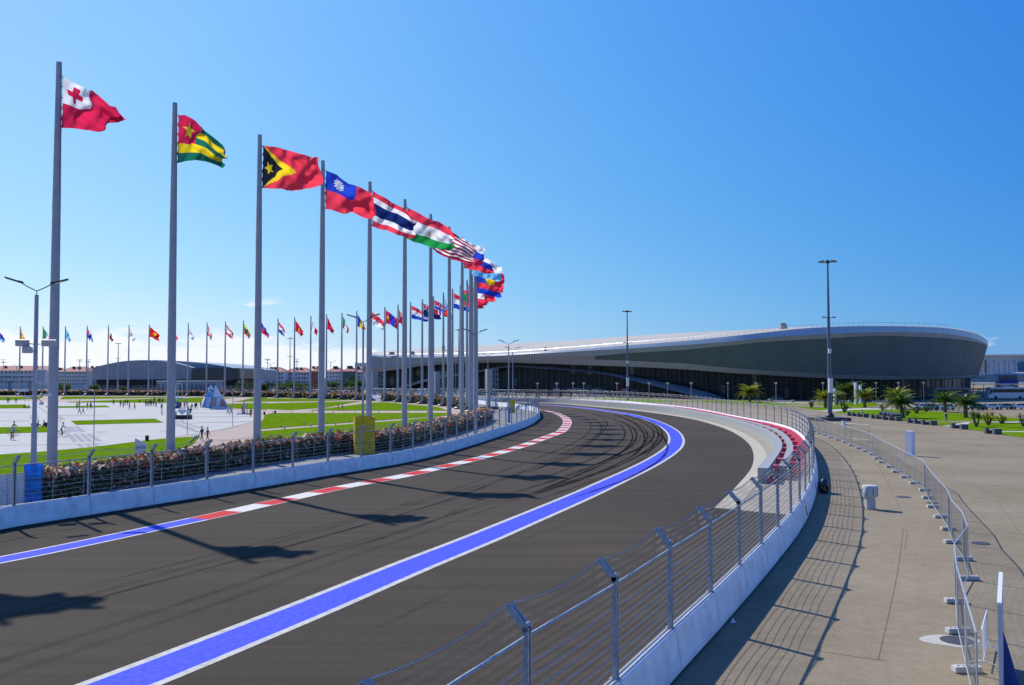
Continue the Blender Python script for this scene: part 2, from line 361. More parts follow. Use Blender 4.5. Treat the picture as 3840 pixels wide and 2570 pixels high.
# left kerb: blue part, then red and white blocks
k_hi = crv(P('a5', [(0, 690), (700, 555), (1500, 388), (2343, 215)]) + P('a6', [(480, 900), (1100, 755), (1700, 628), (2343, 525)]) + P('a7', [(950, 728), (1500, 595), (1900, 483), (2180, 385)]) + P('a4', [(370, 440), (440, 380), (475, 320), (470, 275), (430, 230), (360, 190), (270, 160), (170, 142), (0, 125), (-300, 115)]), it=6, step=.5, pre=[(-38, 13), (-32, 24)])
k_lo = crv(P('a5', [(0, 785), (700, 640), (1500, 468), (2343, 285)]) + P('a6', [(620, 945), (1290, 800), (1840, 680)]) + P('a7', [(560, 880), (940, 790), (1520, 660), (1980, 525), (2200, 440)]) + P('a4', [(500, 450), (580, 370), (606, 310), (590, 262), (540, 225), (450, 190), (330, 160), (200, 143), (0, 125), (-300, 115)]), it=6, step=.5, pre=[(-36, 12), (-30, 22.5)])
KC, kw, kws = mid_of(k_lo[:int(len(k_lo) * .97)], k_hi)
print('kerb width', kw, kws[::10])
kw = max(1.0, min(1.5, kw))
kerb = ribbon('kerb', offset(KC, -kw / 2), offset(KC, kw / 2), .008, M_wh2)
i_red = int(np.argmin(np.linalg.norm(KC - GQ('a6', 330, 965), axis=1)))
ribbon('blue_stripe', offset(KC, -kw / 2 + .16)[:i_red + 1], offset(KC, kw / 2 - .16)[:i_red + 1], .012, M_blue, parent=kerb)
kk = resample(KC[i_red - 3:], .25); i = 0
while True:
    a = int(i * 6.1 / .25); b = int((i * 6.1 + 3.05) / .25)
    if b + 1 >= len(kk): break
    seg = kk[a:b + 1]
    if len(seg) > 2: ribbon('kerb_block', offset(seg, -kw / 2 + .09), offset(seg, kw / 2 - .09), .014, M_red, parent=kerb)
    i += 1

# rubber marks
def skid_mat():
    m = bpy.data.materials.new('rubber_mark'); m.use_nodes = True; nt = m.node_tree; b = nt.nodes['Principled BSDF']; N = nt.nodes.new; L = nt.links.new
    b.inputs['Base Color'].default_value = (.009, .009, .010, 1); b.inputs['Roughness'].default_value = 1.0; b.inputs['Specular IOR Level'].default_value = 0.0
    t = N('ShaderNodeTexCoord'); n = N('ShaderNodeTexNoise'); n.inputs['Scale'].default_value = .35; n.inputs['Detail'].default_value = 6; L(t.outputs['Object'], n.inputs['Vector'])
    r = N('ShaderNodeMapRange'); r.inputs[1].default_value = .35; r.inputs[2].default_value = .65; r.inputs[3].default_value = .40; r.inputs[4].default_value = .95; L(n.outputs[0], r.inputs[0])
    oi = N('ShaderNodeObjectInfo'); mm = N('ShaderNodeMath'); mm.operation = 'MULTIPLY'; L(r.outputs[0], mm.inputs[0]); L(oi.outputs['Alpha'], mm.inputs[1]); L(mm.outputs[0], b.inputs['Alpha'])
    return m
M_skid = skid_mat()
SK = [('a4', [(750, 235), (830, 290), (860, 350), (855, 410), (800, 480), (640, 585), (400, 700), (0, 845)], .2, .7),
      ('a4', [(880, 250), (960, 300), (1005, 360), (1000, 430), (950, 490), (800, 610), (560, 740), (250, 890), (0, 1005)], .2, .9),
      ('a4', [(600, 130), (850, 180), (1000, 240), (1075, 300), (1085, 350), (1040, 420), (950, 520), (700, 700), (400, 850), (0, 990)], .2, .9),
      ('a4', [(850, 185), (1100, 250), (1250, 330), (1320, 410), (1330, 480), (1270, 580), (1100, 700), (900, 800), (640, 910), (300, 1040), (0, 1130)], .24, 1),
      ('a4', [(1000, 200), (1250, 290), (1380, 370), (1430, 470), (1425, 560), (1340, 670), (1180, 780), (900, 910), (500, 1060), (0, 1220)], .24, 1.1),
      ('a4', [(1200, 265), (1400, 350), (1480, 440), (1490, 510), (1440, 600), (1330, 690), (1130, 800), (800, 950)], .26, 1.25),
      ('a4', [(1150, 200), (1400, 290), (1560, 420), (1600, 520), (1590, 600), (1500, 720), (1380, 800), (1000, 980), (500, 1150), (0, 1320)], .28, 1.25),
      ('a4', [(1180, 190), (1420, 290), (1600, 410), (1640, 480), (1620, 560), (1540, 650), (1350, 740), (1100, 830)], .24, 1.2),
      ('a4', [(1250, 190), (1500, 270), (1680, 380), (1720, 450), (1720, 510), (1660, 590), (1520, 680), (1250, 780), (900, 940), (400, 1150), (0, 1300)], .28, 1.25),
      ('a4', [(1300, 200), (1560, 270), (1730, 360), (1790, 460), (1780, 530), (1720, 620), (1560, 740), (1400, 830), (1100, 960), (600, 1140), (0, 1330)], .28, 1.3),
      ('a4', [(1300, 195), (1600, 270), (1770, 350), (1830, 430), (1840, 510), (1790, 600), (1660, 700), (1520, 775)], .28, 1.3),
      ('a4', [(1300, 330), (1600, 450), (1700, 560), (1710, 640), (1640, 750), (1500, 850), (1250, 970), (900, 1110), (500, 1250), (0, 1410)], .2, .7),
      ('a4', [(1690, 400), (1830, 490), (1895, 580), (1915, 660), (1880, 750), (1780, 850), (1600, 960), (1350, 1090), (1000, 1220), (700, 1320), (500, 1390)], .26, 1.3),
      ('s', P('a5', [(0, 1428), (700, 1255), (1080, 1155), (1700, 985)]) + P('a2', [(0, 505), (600, 340), (1100, 195), (1500, 80)]) + P('a3', [(60, 765), (900, 440), (1400, 200), (1640, 60)]), .17, .95),
      ('s', P('a5', [(560, 1125), (1200, 960), (1800, 810)]) + P('a2', [(0, 385), (600, 225), (1100, 95)]) + P('a3', [(0, 695), (700, 430), (1200, 230), (1500, 90)]), .12, .75),
      ('s', P('a5', [(700, 1125), (1300, 975), (1900, 845)]) + P('a2', [(200, 440), (900, 250), (1700, 60)]) + P('a3', [(500, 610), (1000, 440), (1500, 280)]), .1, .4),
      ('s', P('a5', [(800, 1210), (1500, 1030), (2343, 860)]) + P('a2', [(400, 530), (1100, 355), (1800, 165)]) + P('a3', [(300, 810), (900, 660), (1500, 480), (1900, 340)]), .14, .4),
      ('s', P('a6', [(900, 1464), (1500, 1320)]) + P('a2', [(1000, 420), (1600, 250)]) + P('a3', [(0, 970), (600, 800), (1200, 620), (1800, 400)]), .12, .35),
      ('a3', [(0, 600), (600, 470), (1200, 290), (1560, 130)], .1, .45),
      ('a2', [(950, 1450), (1380, 1260), (1900, 1000), (2343, 790)], .16, .4), ('a1', [(1500, 1700), (2100, 1430), (2343, 1300)], .15, .35),
      ('a3', [(300, 1464), (900, 1190), (1700, 940)], .12, .35), ('a8', [(0, 950), (300, 900), (500, 870), (680, 810)], .14, .4), ('a8', [(150, 900), (420, 860), (590, 790), (700, 710)], .1, .3),
      ('a4', [(820, 135), (980, 150), (1040, 185)], .14, .7), ('a4', [(1120, 150), (1280, 200), (1430, 250), (1440, 310)], .14, .5), ('a4', [(1195, 185), (1200, 290)], .14, .5)]
for sk_i, (k, pts, w, al) in enumerate(SK):
    c = crv(P(k, pts), it=4, step=.4); tw = np.clip(np.minimum(np.arange(len(c)), np.arange(len(c))[::-1]) / 14., .0, 1)[:, None] * w / 2
    o = ribbon('tyre_mark', c + (offset(c, -1.) - c) * tw, c + (offset(c, 1.) - c) * tw, .0185 + sk_i * .0007, M_skid, parent=track); o.color = (0, 0, 0, al * .60)
for d, al in ((3.4, .2), (4.6, .3), (8.6, .25)):            # rubbered racing line along the straight
    c = offset(BC[:int(len(BC) * .45)], -d * 1.0); o = ribbon('tyre_mark', offset(c, -.12), offset(c, .12), .046 + d * .0004, M_skid, parent=track); o.color = (0, 0, 0, al)

# ------------------------------------------------------------------ plaza
CXc, CYc, RC = -235.656, 170.219, 228.669; DTH, TH0 = 0.0473, -0.4822
def pole_at(i, dr=0.0):
    a = TH0 + i * DTH; return (CXc + (RC + dr) * math.cos(a), CYc + (RC + dr) * math.sin(a))
LBo = offset(LB, -.45)
plz = [tuple(p) for p in LBo] + [(-900, 700), (-900, -80), (-60, -40)]
walk = sheet('pavement', [tuple(p) for p in LBo] + [(-1200, 430), (-1200, -60), (-60, -60)], -.01, M_walk)
def polyQ(name, k, pts, z, m, parent=None, rnd=0):
    return sheet(name, [tuple(GQ(k, a, b)) for a, b in pts], z, m, parent)
# hedge foot line (track side)
HF = crv(P('5', [(-350, 500), (0, 446), (270, 398)]) + P('a6', [(20, 545), (350, 492), (870, 408), (1340, 338), (1750, 288)]) + P('a7', [(360, 572), (620, 520), (900, 450), (1100, 395), (1300, 335), (1480, 275), (1585, 215)]), it=6, step=1.0, pre=[(-44, 30)])
inner = [tuple(p) for p in offset(HF, -.5)]
arc = [pole_at(i, 1.6) for i in np.arange(13.2, 60, .6)]
plaza = sheet('plaza', inner + arc + [(-460, -20), (-60, 20)], .004, M_pink)
white = polyQ('paving', '1', [(-2200, 1600), (-900, 1420), (0, 1345), (900, 1277), (1330, 1217), (1750, 1167), (1900, 1135), (2110, 1086), (2270, 1047), (2300, 1000), (2120, 940), (1820, 872), (600, 869), (0, 850), (-600, 846), (-2600, 850)], .010, M_pave)
def lawn(k, pts, z=.016):
    o = polyQ('lawn', k, pts, z, M_grass); return o
lawns = [('1', [(-700, 1400), (0, 1342), (420, 1312), (860, 1272), (1330, 1212), (1480, 1197), (1810, 1176), (1740, 1255), (1560, 1330), (900, 1470), (0, 1620), (-700, 1760)]),
 ('1', [(640, 1035), (1400, 1016), (1480, 1051), (690, 1072)]), ('1', [(-900, 1100), (0, 1094), (440, 1086), (545, 1135), (0, 1152), (-900, 1160)]),
 ('1', [(-700, 892), (230, 888), (275, 921), (-700, 928)]), ('1', [(410, 905), (960, 897), (1000, 912), (440, 920)]),
 ('1', [(-900, 818), (400, 815), (350, 838), (0, 848), (-900, 849)]), ('1', [(575, 814), (1500, 818), (1500, 827), (540, 840)]),
 ('1', [(600, 864), (1480, 831), (1840, 824), (1820, 868), (1500, 871), (630, 869)]),
 ('A', [(1390, 305), (1660, 303), (1440, 330), (1395, 335)]), ('A', [(1800, 365), (2000, 318), (2343, 300), (2343, 385), (1600, 397)]), ('A', [(1450, 441), (2343, 421), (2343, 571), (1540, 537)]),
 ('2', [(0, 1073), (400, 1077), (900, 1087), (560, 1099), (0, 1103)]), ('2', [(0, 1121), (960, 1097), (640, 1156), (310, 1180), (0, 1166)]),
 ('2', [(480, 1183), (640, 1163), (1060, 1111), (1180, 1109), (1640, 1150), (1735, 1184)]), ('2', [(75, 1225), (130, 1210), (240, 1207), (1735, 1205), (1750, 1228), (900, 1288), (30, 1353), (20, 1310), (70, 1260)]),
 ('2', [(30, 1372), (900, 1303), (1300, 1275), (1640, 1240), (1560, 1290), (1100, 1380), (500, 1450), (0, 1500)])]
for li, (k, pts) in enumerate(lawns): lawn(k, pts, .045 + li * .0015)
for pts in ([(120, 815), (1500, 828), (1500, 832), (560, 858), (540, 855), (1200, 838)],): pass
# grey bands in the white paving
BZ = .0112
for k, pts in [('B', [(1250, 720), (1330, 710), (1450, 790), (1330, 800)]), ('B', [(1400, 950), (1500, 945), (1610, 1065), (1500, 1070)]), ('B', [(1620, 935), (1730, 930), (1890, 1060), (1760, 1065)]), ('B', [(1480, 945), (1580, 940), (1740, 1065), (1640, 1070)]),
    ('B', [(1470, 1110), (1560, 1105), (1710, 1275), (1600, 1280)]), ('B', [(1580, 1105), (1690, 1103), (1890, 1275), (1770, 1278)]), ('B', [(1740, 1103), (1850, 1100), (2050, 1270), (1940, 1273)]), ('B', [(1890, 1100), (1990, 1097), (2260, 1262), (2120, 1268)]),
    ('B', [(1680, 1330), (1770, 1326), (1850, 1395), (1760, 1400)]), ('B', [(1850, 1322), (1950, 1320), (2030, 1385), (1930, 1390)]), ('B', [(2020, 1318), (2130, 1315), (2200, 1370), (2110, 1375)]),
    ('B', [(820, 500), (850, 498), (1370, 850), (1340, 860)]), ('B', [(0, 1350), (2343, 1305), (2343, 1312), (0, 1360)]), ('B', [(0, 628), (660, 622), (660, 632), (0, 638)]), ('B', [(0, 812), (650, 806), (650, 818), (0, 824)]),
    ('B', [(1260, 690), (2343, 680), (2343, 692), (1260, 702)]), ('B', [(2100, 1050), (2343, 1045), (2343, 1062), (2120, 1068)]),
    ('A', [(280, 890), (420, 890), (900, 1060), (780, 1064)]), ('A', [(280, 850), (350, 848), (760, 990), (660, 1000)]), ('A', [(280, 810), (360, 806), (1060, 1000), (960, 1005)]), ('A', [(430, 790), (500, 788), (560, 850), (480, 850)]),
    ('A', [(660, 728), (2000, 712), (2000, 722), (660, 740)]), ('A', [(640, 860), (2000, 820), (2000, 830), (640, 872)]), ('A', [(0, 1030), (300, 1035), (300, 1046), (0, 1042)]), ('A', [(700, 640), (1950, 620), (1950, 628), (700, 648)]),
    ('A', [(1090, 1048), (1500, 975), (1960, 850), (2000, 836), (2000, 842), (1500, 983), (1090, 1056)]), ('A', [(280, 1175), (820, 1098), (820, 1104), (280, 1181)])]:
    BZ += .0008; polyQ('paving_band', k, pts, BZ, M_pave2, parent=white)
# right side lawns and paths
RZ = .0
for k, pts in [('4', [(-300, 868), (0, 872), (430, 880), (0, 892)]), ('4', [(-100, 893), (300, 905), (560, 915), (720, 922), (470, 941), (270, 907), (100, 905), (-60, 900)]),
    ('4', [(430, 872), (900, 868), (1050, 884), (1000, 892), (870, 915), (560, 912), (440, 885)]), ('4', [(580, 957), (760, 935), (1190, 930), (1650, 960), (2316, 1015), (2600, 1040), (2316, 1036), (1900, 1036), (1830, 1030), (1300, 1040), (900, 990)]),
    ('4', [(1380, 1045), (1740, 1047), (1780, 1048), (1580, 1078), (1330, 1050)]), ('4', [(1780, 1085), (1830, 1048), (2316, 1060), (2700, 1075), (2700, 1130), (2316, 1125), (1960, 1130), (1800, 1112)]),
    ('4', [(2090, 1135), (2700, 1135), (2700, 1220), (2316, 1187), (2120, 1160)]),
    ('7', [(330, 832), (900, 832), (1400, 842), (1700, 862), (1300, 868), (700, 850), (330, 842)]), ('7', [(1500, 855), (2100, 848), (2316, 862), (2316, 885), (1900, 872)])]:
    RZ += .0012; lawn(k, pts, RZ)
for k, pts in [('4', [(430, 941), (620, 928), (1000, 915), (1190, 918), (1190, 931), (760, 936), (560, 952)]), ('4', [(1580, 1080), (1780, 1047), (2700, 1035), (2700, 1055), (1830, 1046), (1780, 1086)]), ('4', [(2090, 1127), (2700, 1128), (2700, 1136), (2100, 1135)]), ('4', [(-300, 866), (430, 871), (1050, 874), (1050, 878), (430, 876), (-300, 871)])]:
    polyQ('footpath', k, pts, -.008, M_pave)
# pavement cracks and seams on the apron
M_crack = mat('apron_seam', (.17, .145, .115), .95, .2, 2, spec=.05)
for k, pts, w in [('3', [(780, 1335), (1300, 1410)], .05), ('4', [(1720, 1136), (2270, 1236)], .12), ('3', [(1100, 550), (1410, 560), (1420, 700)], .03), ('3', [(1250, 1400), (1330, 1050), (1380, 800), (1410, 560)], .04), ('4', [(1330, 1350), (2316, 1360)], .10), ('4', [(700, 1075), (1400, 1095), (1720, 1100)], .1),
    ('a8', [(1960, 290), (2300, 285)], .06), ('3', [(1240, 150), (1340, 330), (1400, 470)], .05), ('3', [(1700, 190), (1760, 260), (1950, 330), (2182, 620)], .04)]:
    c = crv(P(k, pts), step=.6, it=2); ribbon('pavement_seam', offset(c, -w / 4), offset(c, w / 4), -.012, M_crack, parent=apron)
# ------------------------------------------------------------------ barriers and catch fences
SEG = 4.5
def block_mesh(L=SEG - .06):
    b = MB(); prof = [(-.30, .06), (-.30, .22), (-.15, 1.12), (-.12, 1.15), (.12, 1.15), (.15, 1.12), (.30, .22), (.30, .06)]
    n = len(prof); vs = [(0, y, z) for y, z in prof] + [(L, y, z) for y, z in prof]
    fs = [(i, (i+1) % n, (i+1) % n + n, i + n) for i in range(n)] + [tuple(range(n)), tuple(reversed(range(n, 2 * n)))]
    b.add(vs, fs, M_barr)
    for y in (-.06, .06): b.box((L / 2, y, 1.165), (L, .045, .03), M_steel)
    for x in (.4, L / 2, L - .4): b.box((x, 0, .035), (.35, .5, .07), M_black)
    return b.mesh('concrete_block')
ME_block = block_mesh()
def post_mesh():
    b = MB()
    for sx in (-.052, .052): b.box((sx, 0, 1.12), (.05, .12, 2.35), M_steel)
    b.box((0, 0, 1.1), (.06, .03, 2.3), M_dark)
    for z in (.32, .58, .84, 1.10, 1.36, 1.62): b.box((0, 0, z), (.20, .035, .03), M_steel)
    b.box((0, 0, .02), (.2, .24, .04), M_steel)
    R = Matrix.Rotation(math.radians(43), 3, 'X')
    for sx in (-.052, .052): b.box((sx, -.17, 2.43), (.05, .13, .60), M_steel, R=R)
    b.tube([(-.07, 0, 2.33), (.07, 0, 2.33)], .05, M_steel, 8)
    return b.mesh('post')
ME_post = post_mesh()
def net_mesh(L=SEG, H=2.15, p=.10, r=.003, m=None, arm=True):
    """chain-link net: zigzag wires; lower sheet upright, upper sheet leaning over the track"""
    vs = []; fs = []
    def path(pts):
        o = len(vs); n = len(pts)
        for x, y, z in pts:
            vs.extend(((x - r, y, z - r), (x + r, y, z - r), (x, y + r, z + r)))
        for i in range(n - 1):
            a = o + 3 * i
            for k in range(3): k2 = (k + 1) % 3; fs.append((a + k, a + k2, a + 3 + k2, a + 3 + k))
    nw = int(L / p); nh = int(H / (p * .8)); dz = H / nh
    for i in range(nw):
        pts = [((i + (k % 2)) * p, 0, k * dz) for k in range(nh + 1)]
        if arm:
            for k in range(1, 8):
                t = k / 7; sag = -.10 * math.sin(PI * min(1, max(0, (i * p) / L))) * t
                pts.append(((i + ((nh + k) % 2)) * p, -.38 * t, H + .48 * t + sag))
        path(pts)
    me = bpy.data.meshes.new('mesh_panel'); me.from_pydata(vs, [], fs); me.materials.append(m or M_wire); me.update(); return me
ME_net = net_mesh(m=M_net); ME_net_thin = net_mesh(m=M_net, r=.0015); ME_net_far = net_mesh(p=.3, r=.004, m=M_net)
def cable(b, a, c, sag, r, m, n=6, k=4):
    a = Vector(a); c = Vector(c)
    b.tube([a.lerp(c, i / n) + Vector((0, 0, -sag * 4 * (i / n) * (1 - i / n))) for i in range(n + 1)], r, m, k, cap=False)
def catch_fence(pts, side, wall_root, fence_root, net_to=1e9, net_near=70, cables_to=1e9, wall=True, zs=1.15, posts_from=0):
    """side=+1: track lies to the right of travel"""
    rail = MB(); cab = MB()
    for i in range(len(pts) - 1):
        a, c = pts[i], pts[i + 1]; ang = math.atan2(c[1] - a[1], c[0] - a[0]); d = float(np.hypot(*a)); L = float(np.linalg.norm(c - a))
        if wall: link('concrete_block', ME_block, wall_root, (a[0], a[1], 0), ang, scale=(L / SEG, 1, 1))
        # local -y is the right of travel; arms lean that way when the track is on the right
        if side > 0: lo, an, px = a, ang, 1
        else: lo, an, px = c, ang + PI, 1
        link('post', ME_post, fence_root, (a[0], a[1], zs), an)
        if d < net_to: link('mesh_panel', (ME_net_thin if side > 0 else ME_net) if d < net_near else ME_net_far, fence_root, (lo[0], lo[1], zs + .02), an, scale=(L / SEG, 1, 1))
        rail.tube([(a[0], a[1], zs + 2.12), (c[0], c[1], zs + 2.12)], .034 if d < 70 else .028, M_steel, 6, cap=False)
        nx, ny = -math.sin(an), math.cos(an)
        tip = lambda p: (p[0] - nx * .38, p[1] - ny * .38, zs + 2.66)
        if d < cables_to:
            cable(rail, tip(a), tip(c), .16 if d < 200 else .08, .012, M_wire)
            for h in (.32, .58, .84, 1.10, 1.36, 1.62): cable(cab, (a[0], a[1], zs + h), (c[0], c[1], zs + h), .05 + .02 * random.random(), .007 if side > 0 else (.0115 if d < 60 else .012), M_wire, n=4)
    link('post', ME_post, fence_root, (pts[-1][0], pts[-1][1], zs), math.atan2(pts[-1][1] - pts[-2][1], pts[-1][0] - pts[-2][0]) + (0 if side > 0 else PI))
    o = rail.build('top_rail', fence_root); o['kind'] = 'stuff'
    o = cab.build('cables', fence_root); o['kind'] = 'stuff'
LBc = offset(LB, -.3)
j0 = GQ('a5', 193, 377)
lp = march(LBc[:], j0, SEG)
dist = [float(np.hypot(*p)) for p in lp]
cut = [i for i, p in enumerate(lp) if p[1] > 10 and not (p[0] < -60)]
lp = lp[cut[0]:cut[-1] + 1][:75]
w1 = empty('barrier_wall', (0, 0, 0), 0, 'white concrete barrier between the flagpole hedge and the track', 'barrier')
f1 = empty('catch_fence', (0, 0, 0), 0, 'wire catch fence on the barrier in front of the flagpoles', 'fence')
catch_fence(lp, +1, w1, f1, net_near=75)
rp = march(RB[:], GQ('3', 180, 975, 1.15), SEG)
rp = rp[[i for i, p in enumerate(rp) if p[1] > 2][0]:]
rfar = int(np.argmax(np.array([p[0] for p in rp]))); 
# split the right line: near barrier wall + fence up to the bend, far fence beyond the red blocks
fk = [i for i, p in enumerate(rp) if i > rfar and p[0] < -60]; fk = fk[0] if fk else len(rp)
w2 = empty('barrier_wall', (0, 0, 0), 0, 'white concrete barrier curving round the outside of the bend', 'barrier')
f2 = empty('catch_fence', (0, 0, 0), 0, 'tall wire catch fence on the outside of the bend, nearest the camera', 'fence')
catch_fence(rp[:fk], -1, w2, f2, net_near=80)
if len(rp) - fk > 2:
    w3 = empty('barrier_wall', (0, 0, 0), 0, 'far grey barrier running behind the plaza and its hedges', 'barrier')
    f3 = empty('catch_fence', (0, 0, 0), 0, 'far wire fence behind the plaza hedges and flagpoles', 'fence')
    catch_fence(rp[fk:][:140], -1, w3, f3, net_near=0, net_to=0)

# ------------------------------------------------------------------ impact barrier: two grey rows with red blocks between, red blocks behind
M_belt = mat('grey_belt', (.34, .35, .34), .8, .16, 1.5, detail=8)
M_redp = mat('red_plastic', (.82, .07, .11), .35, .2, 3)
M_seam = mat('seam_dark', (.16, .17, .18), .8)
WB = resample(WALLB, n=max(10, int(len(WALLB))))
WBr = march(WALLB, WALLB[-1], 1.5)
ib = empty('impact_barrier', (0, 0, 0), 0, 'long grey and red impact barrier lining the outside of the bend', 'barrier')
def rowblk(L, D, Hh, m, bev=.03):
    b = MB(); b.box((L / 2, D / 2, Hh / 2 + .02), (L - .02, D, Hh), m)
    if m is M_belt:
        for z in (.35, .75): b.box((L / 2, -.006, z), (L - .02, .014, .015), M_seam)
    return b.mesh('wall_block' if m is M_belt else 'red_block')
mg = rowblk(1.5, .78, 1.12, M_belt); mg2 = rowblk(1.5, .78, 1.05, M_belt)
M_redd = mat('red_plastic_shade', (.42, .012, .03), .6, .2, 3)  # darker copy of the red: shade of the recesses painted in
def redmesh(L, D, Hh):
    b = MB(); b.add([(0, 0, .02), (L, 0, .02), (L, D, .02), (0, D, .02), (.05, 0, Hh), (L - .05, 0, Hh), (L - .05, D, Hh), (.05, D, Hh)], [(0,3,2,1),(4,5,6,7),(0,1,5,4),(1,2,6,5),(2,3,7,6),(3,0,4,7)], M_redp)
    return b.mesh('red_block')
def redlow(L, D, Hh):
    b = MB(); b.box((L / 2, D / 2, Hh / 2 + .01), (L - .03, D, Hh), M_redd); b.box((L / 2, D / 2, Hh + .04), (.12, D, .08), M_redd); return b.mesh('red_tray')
mr = redmesh(1.1, .74, 1.02); ml = redlow(1.5, .74, .3)
def ribbed(L, D, Hh):
    b = MB(); b.box((L / 2, D / 2, Hh / 2), (L, D, Hh), M_redp)
    for k in range(4): b.box((.19 + k * .375, D / 2, Hh + .03), (.2, D, .06), M_redp)
    return b.mesh('red_block')
mrr = ribbed(1.48, 1.2, .95)
WBr = WBr if np.linalg.norm(WBr[0] - WALLB[0]) < np.linalg.norm(WBr[-1] - WALLB[0]) else WBr[::-1]
n_ = len(WBr)
for i in range(n_ - 1):
    a, c = WBr[i], WBr[i + 1]; ang = math.atan2(c[1] - a[1], c[0] - a[0])
    # travel runs from the far end towards the camera: outside lies to the left (+y local)
    link('wall_block', mg, ib, (a[0], a[1], 0), ang)
    nx, ny = -math.sin(ang), math.cos(ang)
    av = float(np.min(np.linalg.norm(RB - a, axis=1))) - .38; fy = min(1.0, av / 4.1)
    def at_(d): return (a[0] + nx * d * fy, a[1] + ny * d * fy, 0)
    link('red_tray', ml, ib, at_(.80), ang, scale=(1.02, fy, 1))
    if i % 4 == 1: link('red_block', mr, ib, at_(.81), ang, scale=(1, fy, 1))
    if i < n_ - 3: link('wall_block', mg2, ib, at_(1.58), ang, scale=(1.035, fy, 1))
    if i < n_ - 4:
        link('red_tray', ml, ib, at_(2.39), ang, scale=(1.05, fy, 1))
        if i % 4 == 3: link('red_block', mr, ib, at_(2.40), ang, scale=(1, fy, 1))
    if i < n_ - 6: link('red_block', mrr, ib, at_(3.16), ang, scale=(1.07, fy * .78, 1))
# ------------------------------------------------------------------ flagpoles and flags
POLE_H = 31.0
def pole_meshes():
    b = MB(); b.tube([(0, 0, .5), (0, 0, 10.2)], [.36, .33], M_pole, 20); b.tube([(0, 0, 10.15), (0, 0, 20.5)], [.335, .28], M_pole, 20)
    b.tube([(0, 0, 20.45), (0, 0, POLE_H)], [.285, .19], M_pole, 20); b.tube([(0, 0, 10.05), (0, 0, 10.25)], .345, M_pole, 20); b.tube([(0, 0, 20.35), (0, 0, 20.55)], .295, M_pole, 20)
    shaft = b.mesh('shaft', True)
    b = MB(); b.lathe([(1.55, 0), (1.7, .35), (1.55, .5), (.9, .55), (.85, .8), (.45, .95)], M_stone, n=12)
    base = b.mesh('plinth', False)
    b = MB(); b.tube([(.30, -.14, 1.0), (.22, -.1, POLE_H - .4)], .012, M_dark, 4)
    for k in range(6): b.tube([(.18, -.1, 25.9 + k * .8), (.42, -.2, 25.95 + k * .8)], .02, M_dark, 4)
    return shaft, base, b.mesh('halyard')
ME_shaft, ME_plinth, ME_hal = pole_meshes()
WHT = (.80, .80, .80); RED = (.82, .05, .09); CRIM = (.62, .02, .08); BLU = (.02, .06, .50); NAVY = (.012, .03, .16); LBL = (.18, .50, .85); YEL = (.85, .60, .02); GRN = (.02, .30, .07); DGR = (.01, .14, .10); BLK = (.015, .02, .03); ORG = (.85, .30, .03); MAR = (.38, .01, .05); PUR = (.16, .10, .42)
def fm(c):
    return mat('cloth_%02d%02d%02d' % tuple(int(v * 99) for v in c), c, .8, spec=.15, transl=.55)
def star(u, v, cu, cv, r, asp=1.5, n=5, inner=.4, rot=0):
    x = (u - cu) * asp; y = -(v - cv); d = math.hypot(x, y)
    if d > r: return False
    a = (math.atan2(x, y) + rot) % (2 * PI / n); a = abs(a - PI / n) if False else min(a, 2 * PI / n - a)
    ri = r * inner; x0, y0 = r, 0; x1, y1 = ri * math.cos(PI / n), ri * math.sin(PI / n)
    px, py = d * math.cos(a), d * math.sin(a)
    return (x1 - x0) * (py - y0) - (y1 - y0) * (px - x0) >= -1e-9
def disc(u, v, cu, cv, r, asp=1.5): return math.hypot((u - cu) * asp, v - cv) < r
def H_(*c): return lambda u, v: c[min(len(c) - 1, int(v * len(c)))]
def V_(*c): return lambda u, v: c[min(len(c) - 1, int(u * len(c)))]
def Hw(ws, cs):
    cum = np.cumsum(ws) / sum(ws); return lambda u, v: cs[min(len(cs) - 1, int(np.searchsorted(cum, v, side='right')))]
def d_tonga(u, v):
    if u < .46 and v < .52:
        x, y = (u - .21) * 1.5, v - .26
        return CRIM if (abs(x) < .055 and abs(y) < .17) or (abs(y) < .055 and abs(x) < .17) else WHT
    return CRIM
def d_togo(u, v):
    if u < .4 and v < .6: return YEL if star(u, v, .2, .3, .2) else CRIM
    return (DGR, YEL, DGR, YEL, DGR)[min(4, int(v * 5))]
def d_timor(u, v):
    e = abs(v - .5) * 2
    if u < .36 * (1 - e): return YEL if star(u, v, .13, .52, .16, rot=.3) else BLK
    if u < .56 * (1 - e): return YEL
    return RED
def d_sun(u, v):
    if u < .5 and v < .5:
        if disc(u, v, .25, .25, .085) or star(u, v, .25, .25, .19, n=12, inner=.5): return WHT
        return BLU
    return RED
def d_tajik(u, v):
    if v < .3: return RED
    if v > .7: return GRN
    if star(u, v, .5, .56, .09, n=5) or (disc(u, v, .5, .52, .13) and v > .52 and int(u * 40) % 2) or any(star(u, v, .5 + .14 * math.cos(a), .5 - .17 * math.sin(a), .03) for a in np.linspace(.3, 2.84, 7)): return (.65, .45, .12)
    return WHT
def d_stripes(u, v):
    if u < .4 and v < .54: return WHT if (int(u * 28) + int(v * 22)) % 3 == 0 and int(v * 44) % 2 else NAVY
    return (MAR, WHT)[int(v * 13) % 2]
def d_smarino(u, v):
    if disc(u, v, .5, .5, .15): return (.45, .55, .25) if disc(u, v, .5, .5, .1) else YEL
    return WHT if v < .5 else LBL
def d_shield(base, c1, c2):
    def f(u, v): return c1 if disc(u, v, .38, .5, .17) and v < .5 else (c2 if disc(u, v, .38, .5, .17) else base(u, v))
    return f
def d_emb(base, c, cu=.5, cv=.5, r=.16): return lambda u, v: c if disc(u, v, cu, cv, r) else base(u, v)
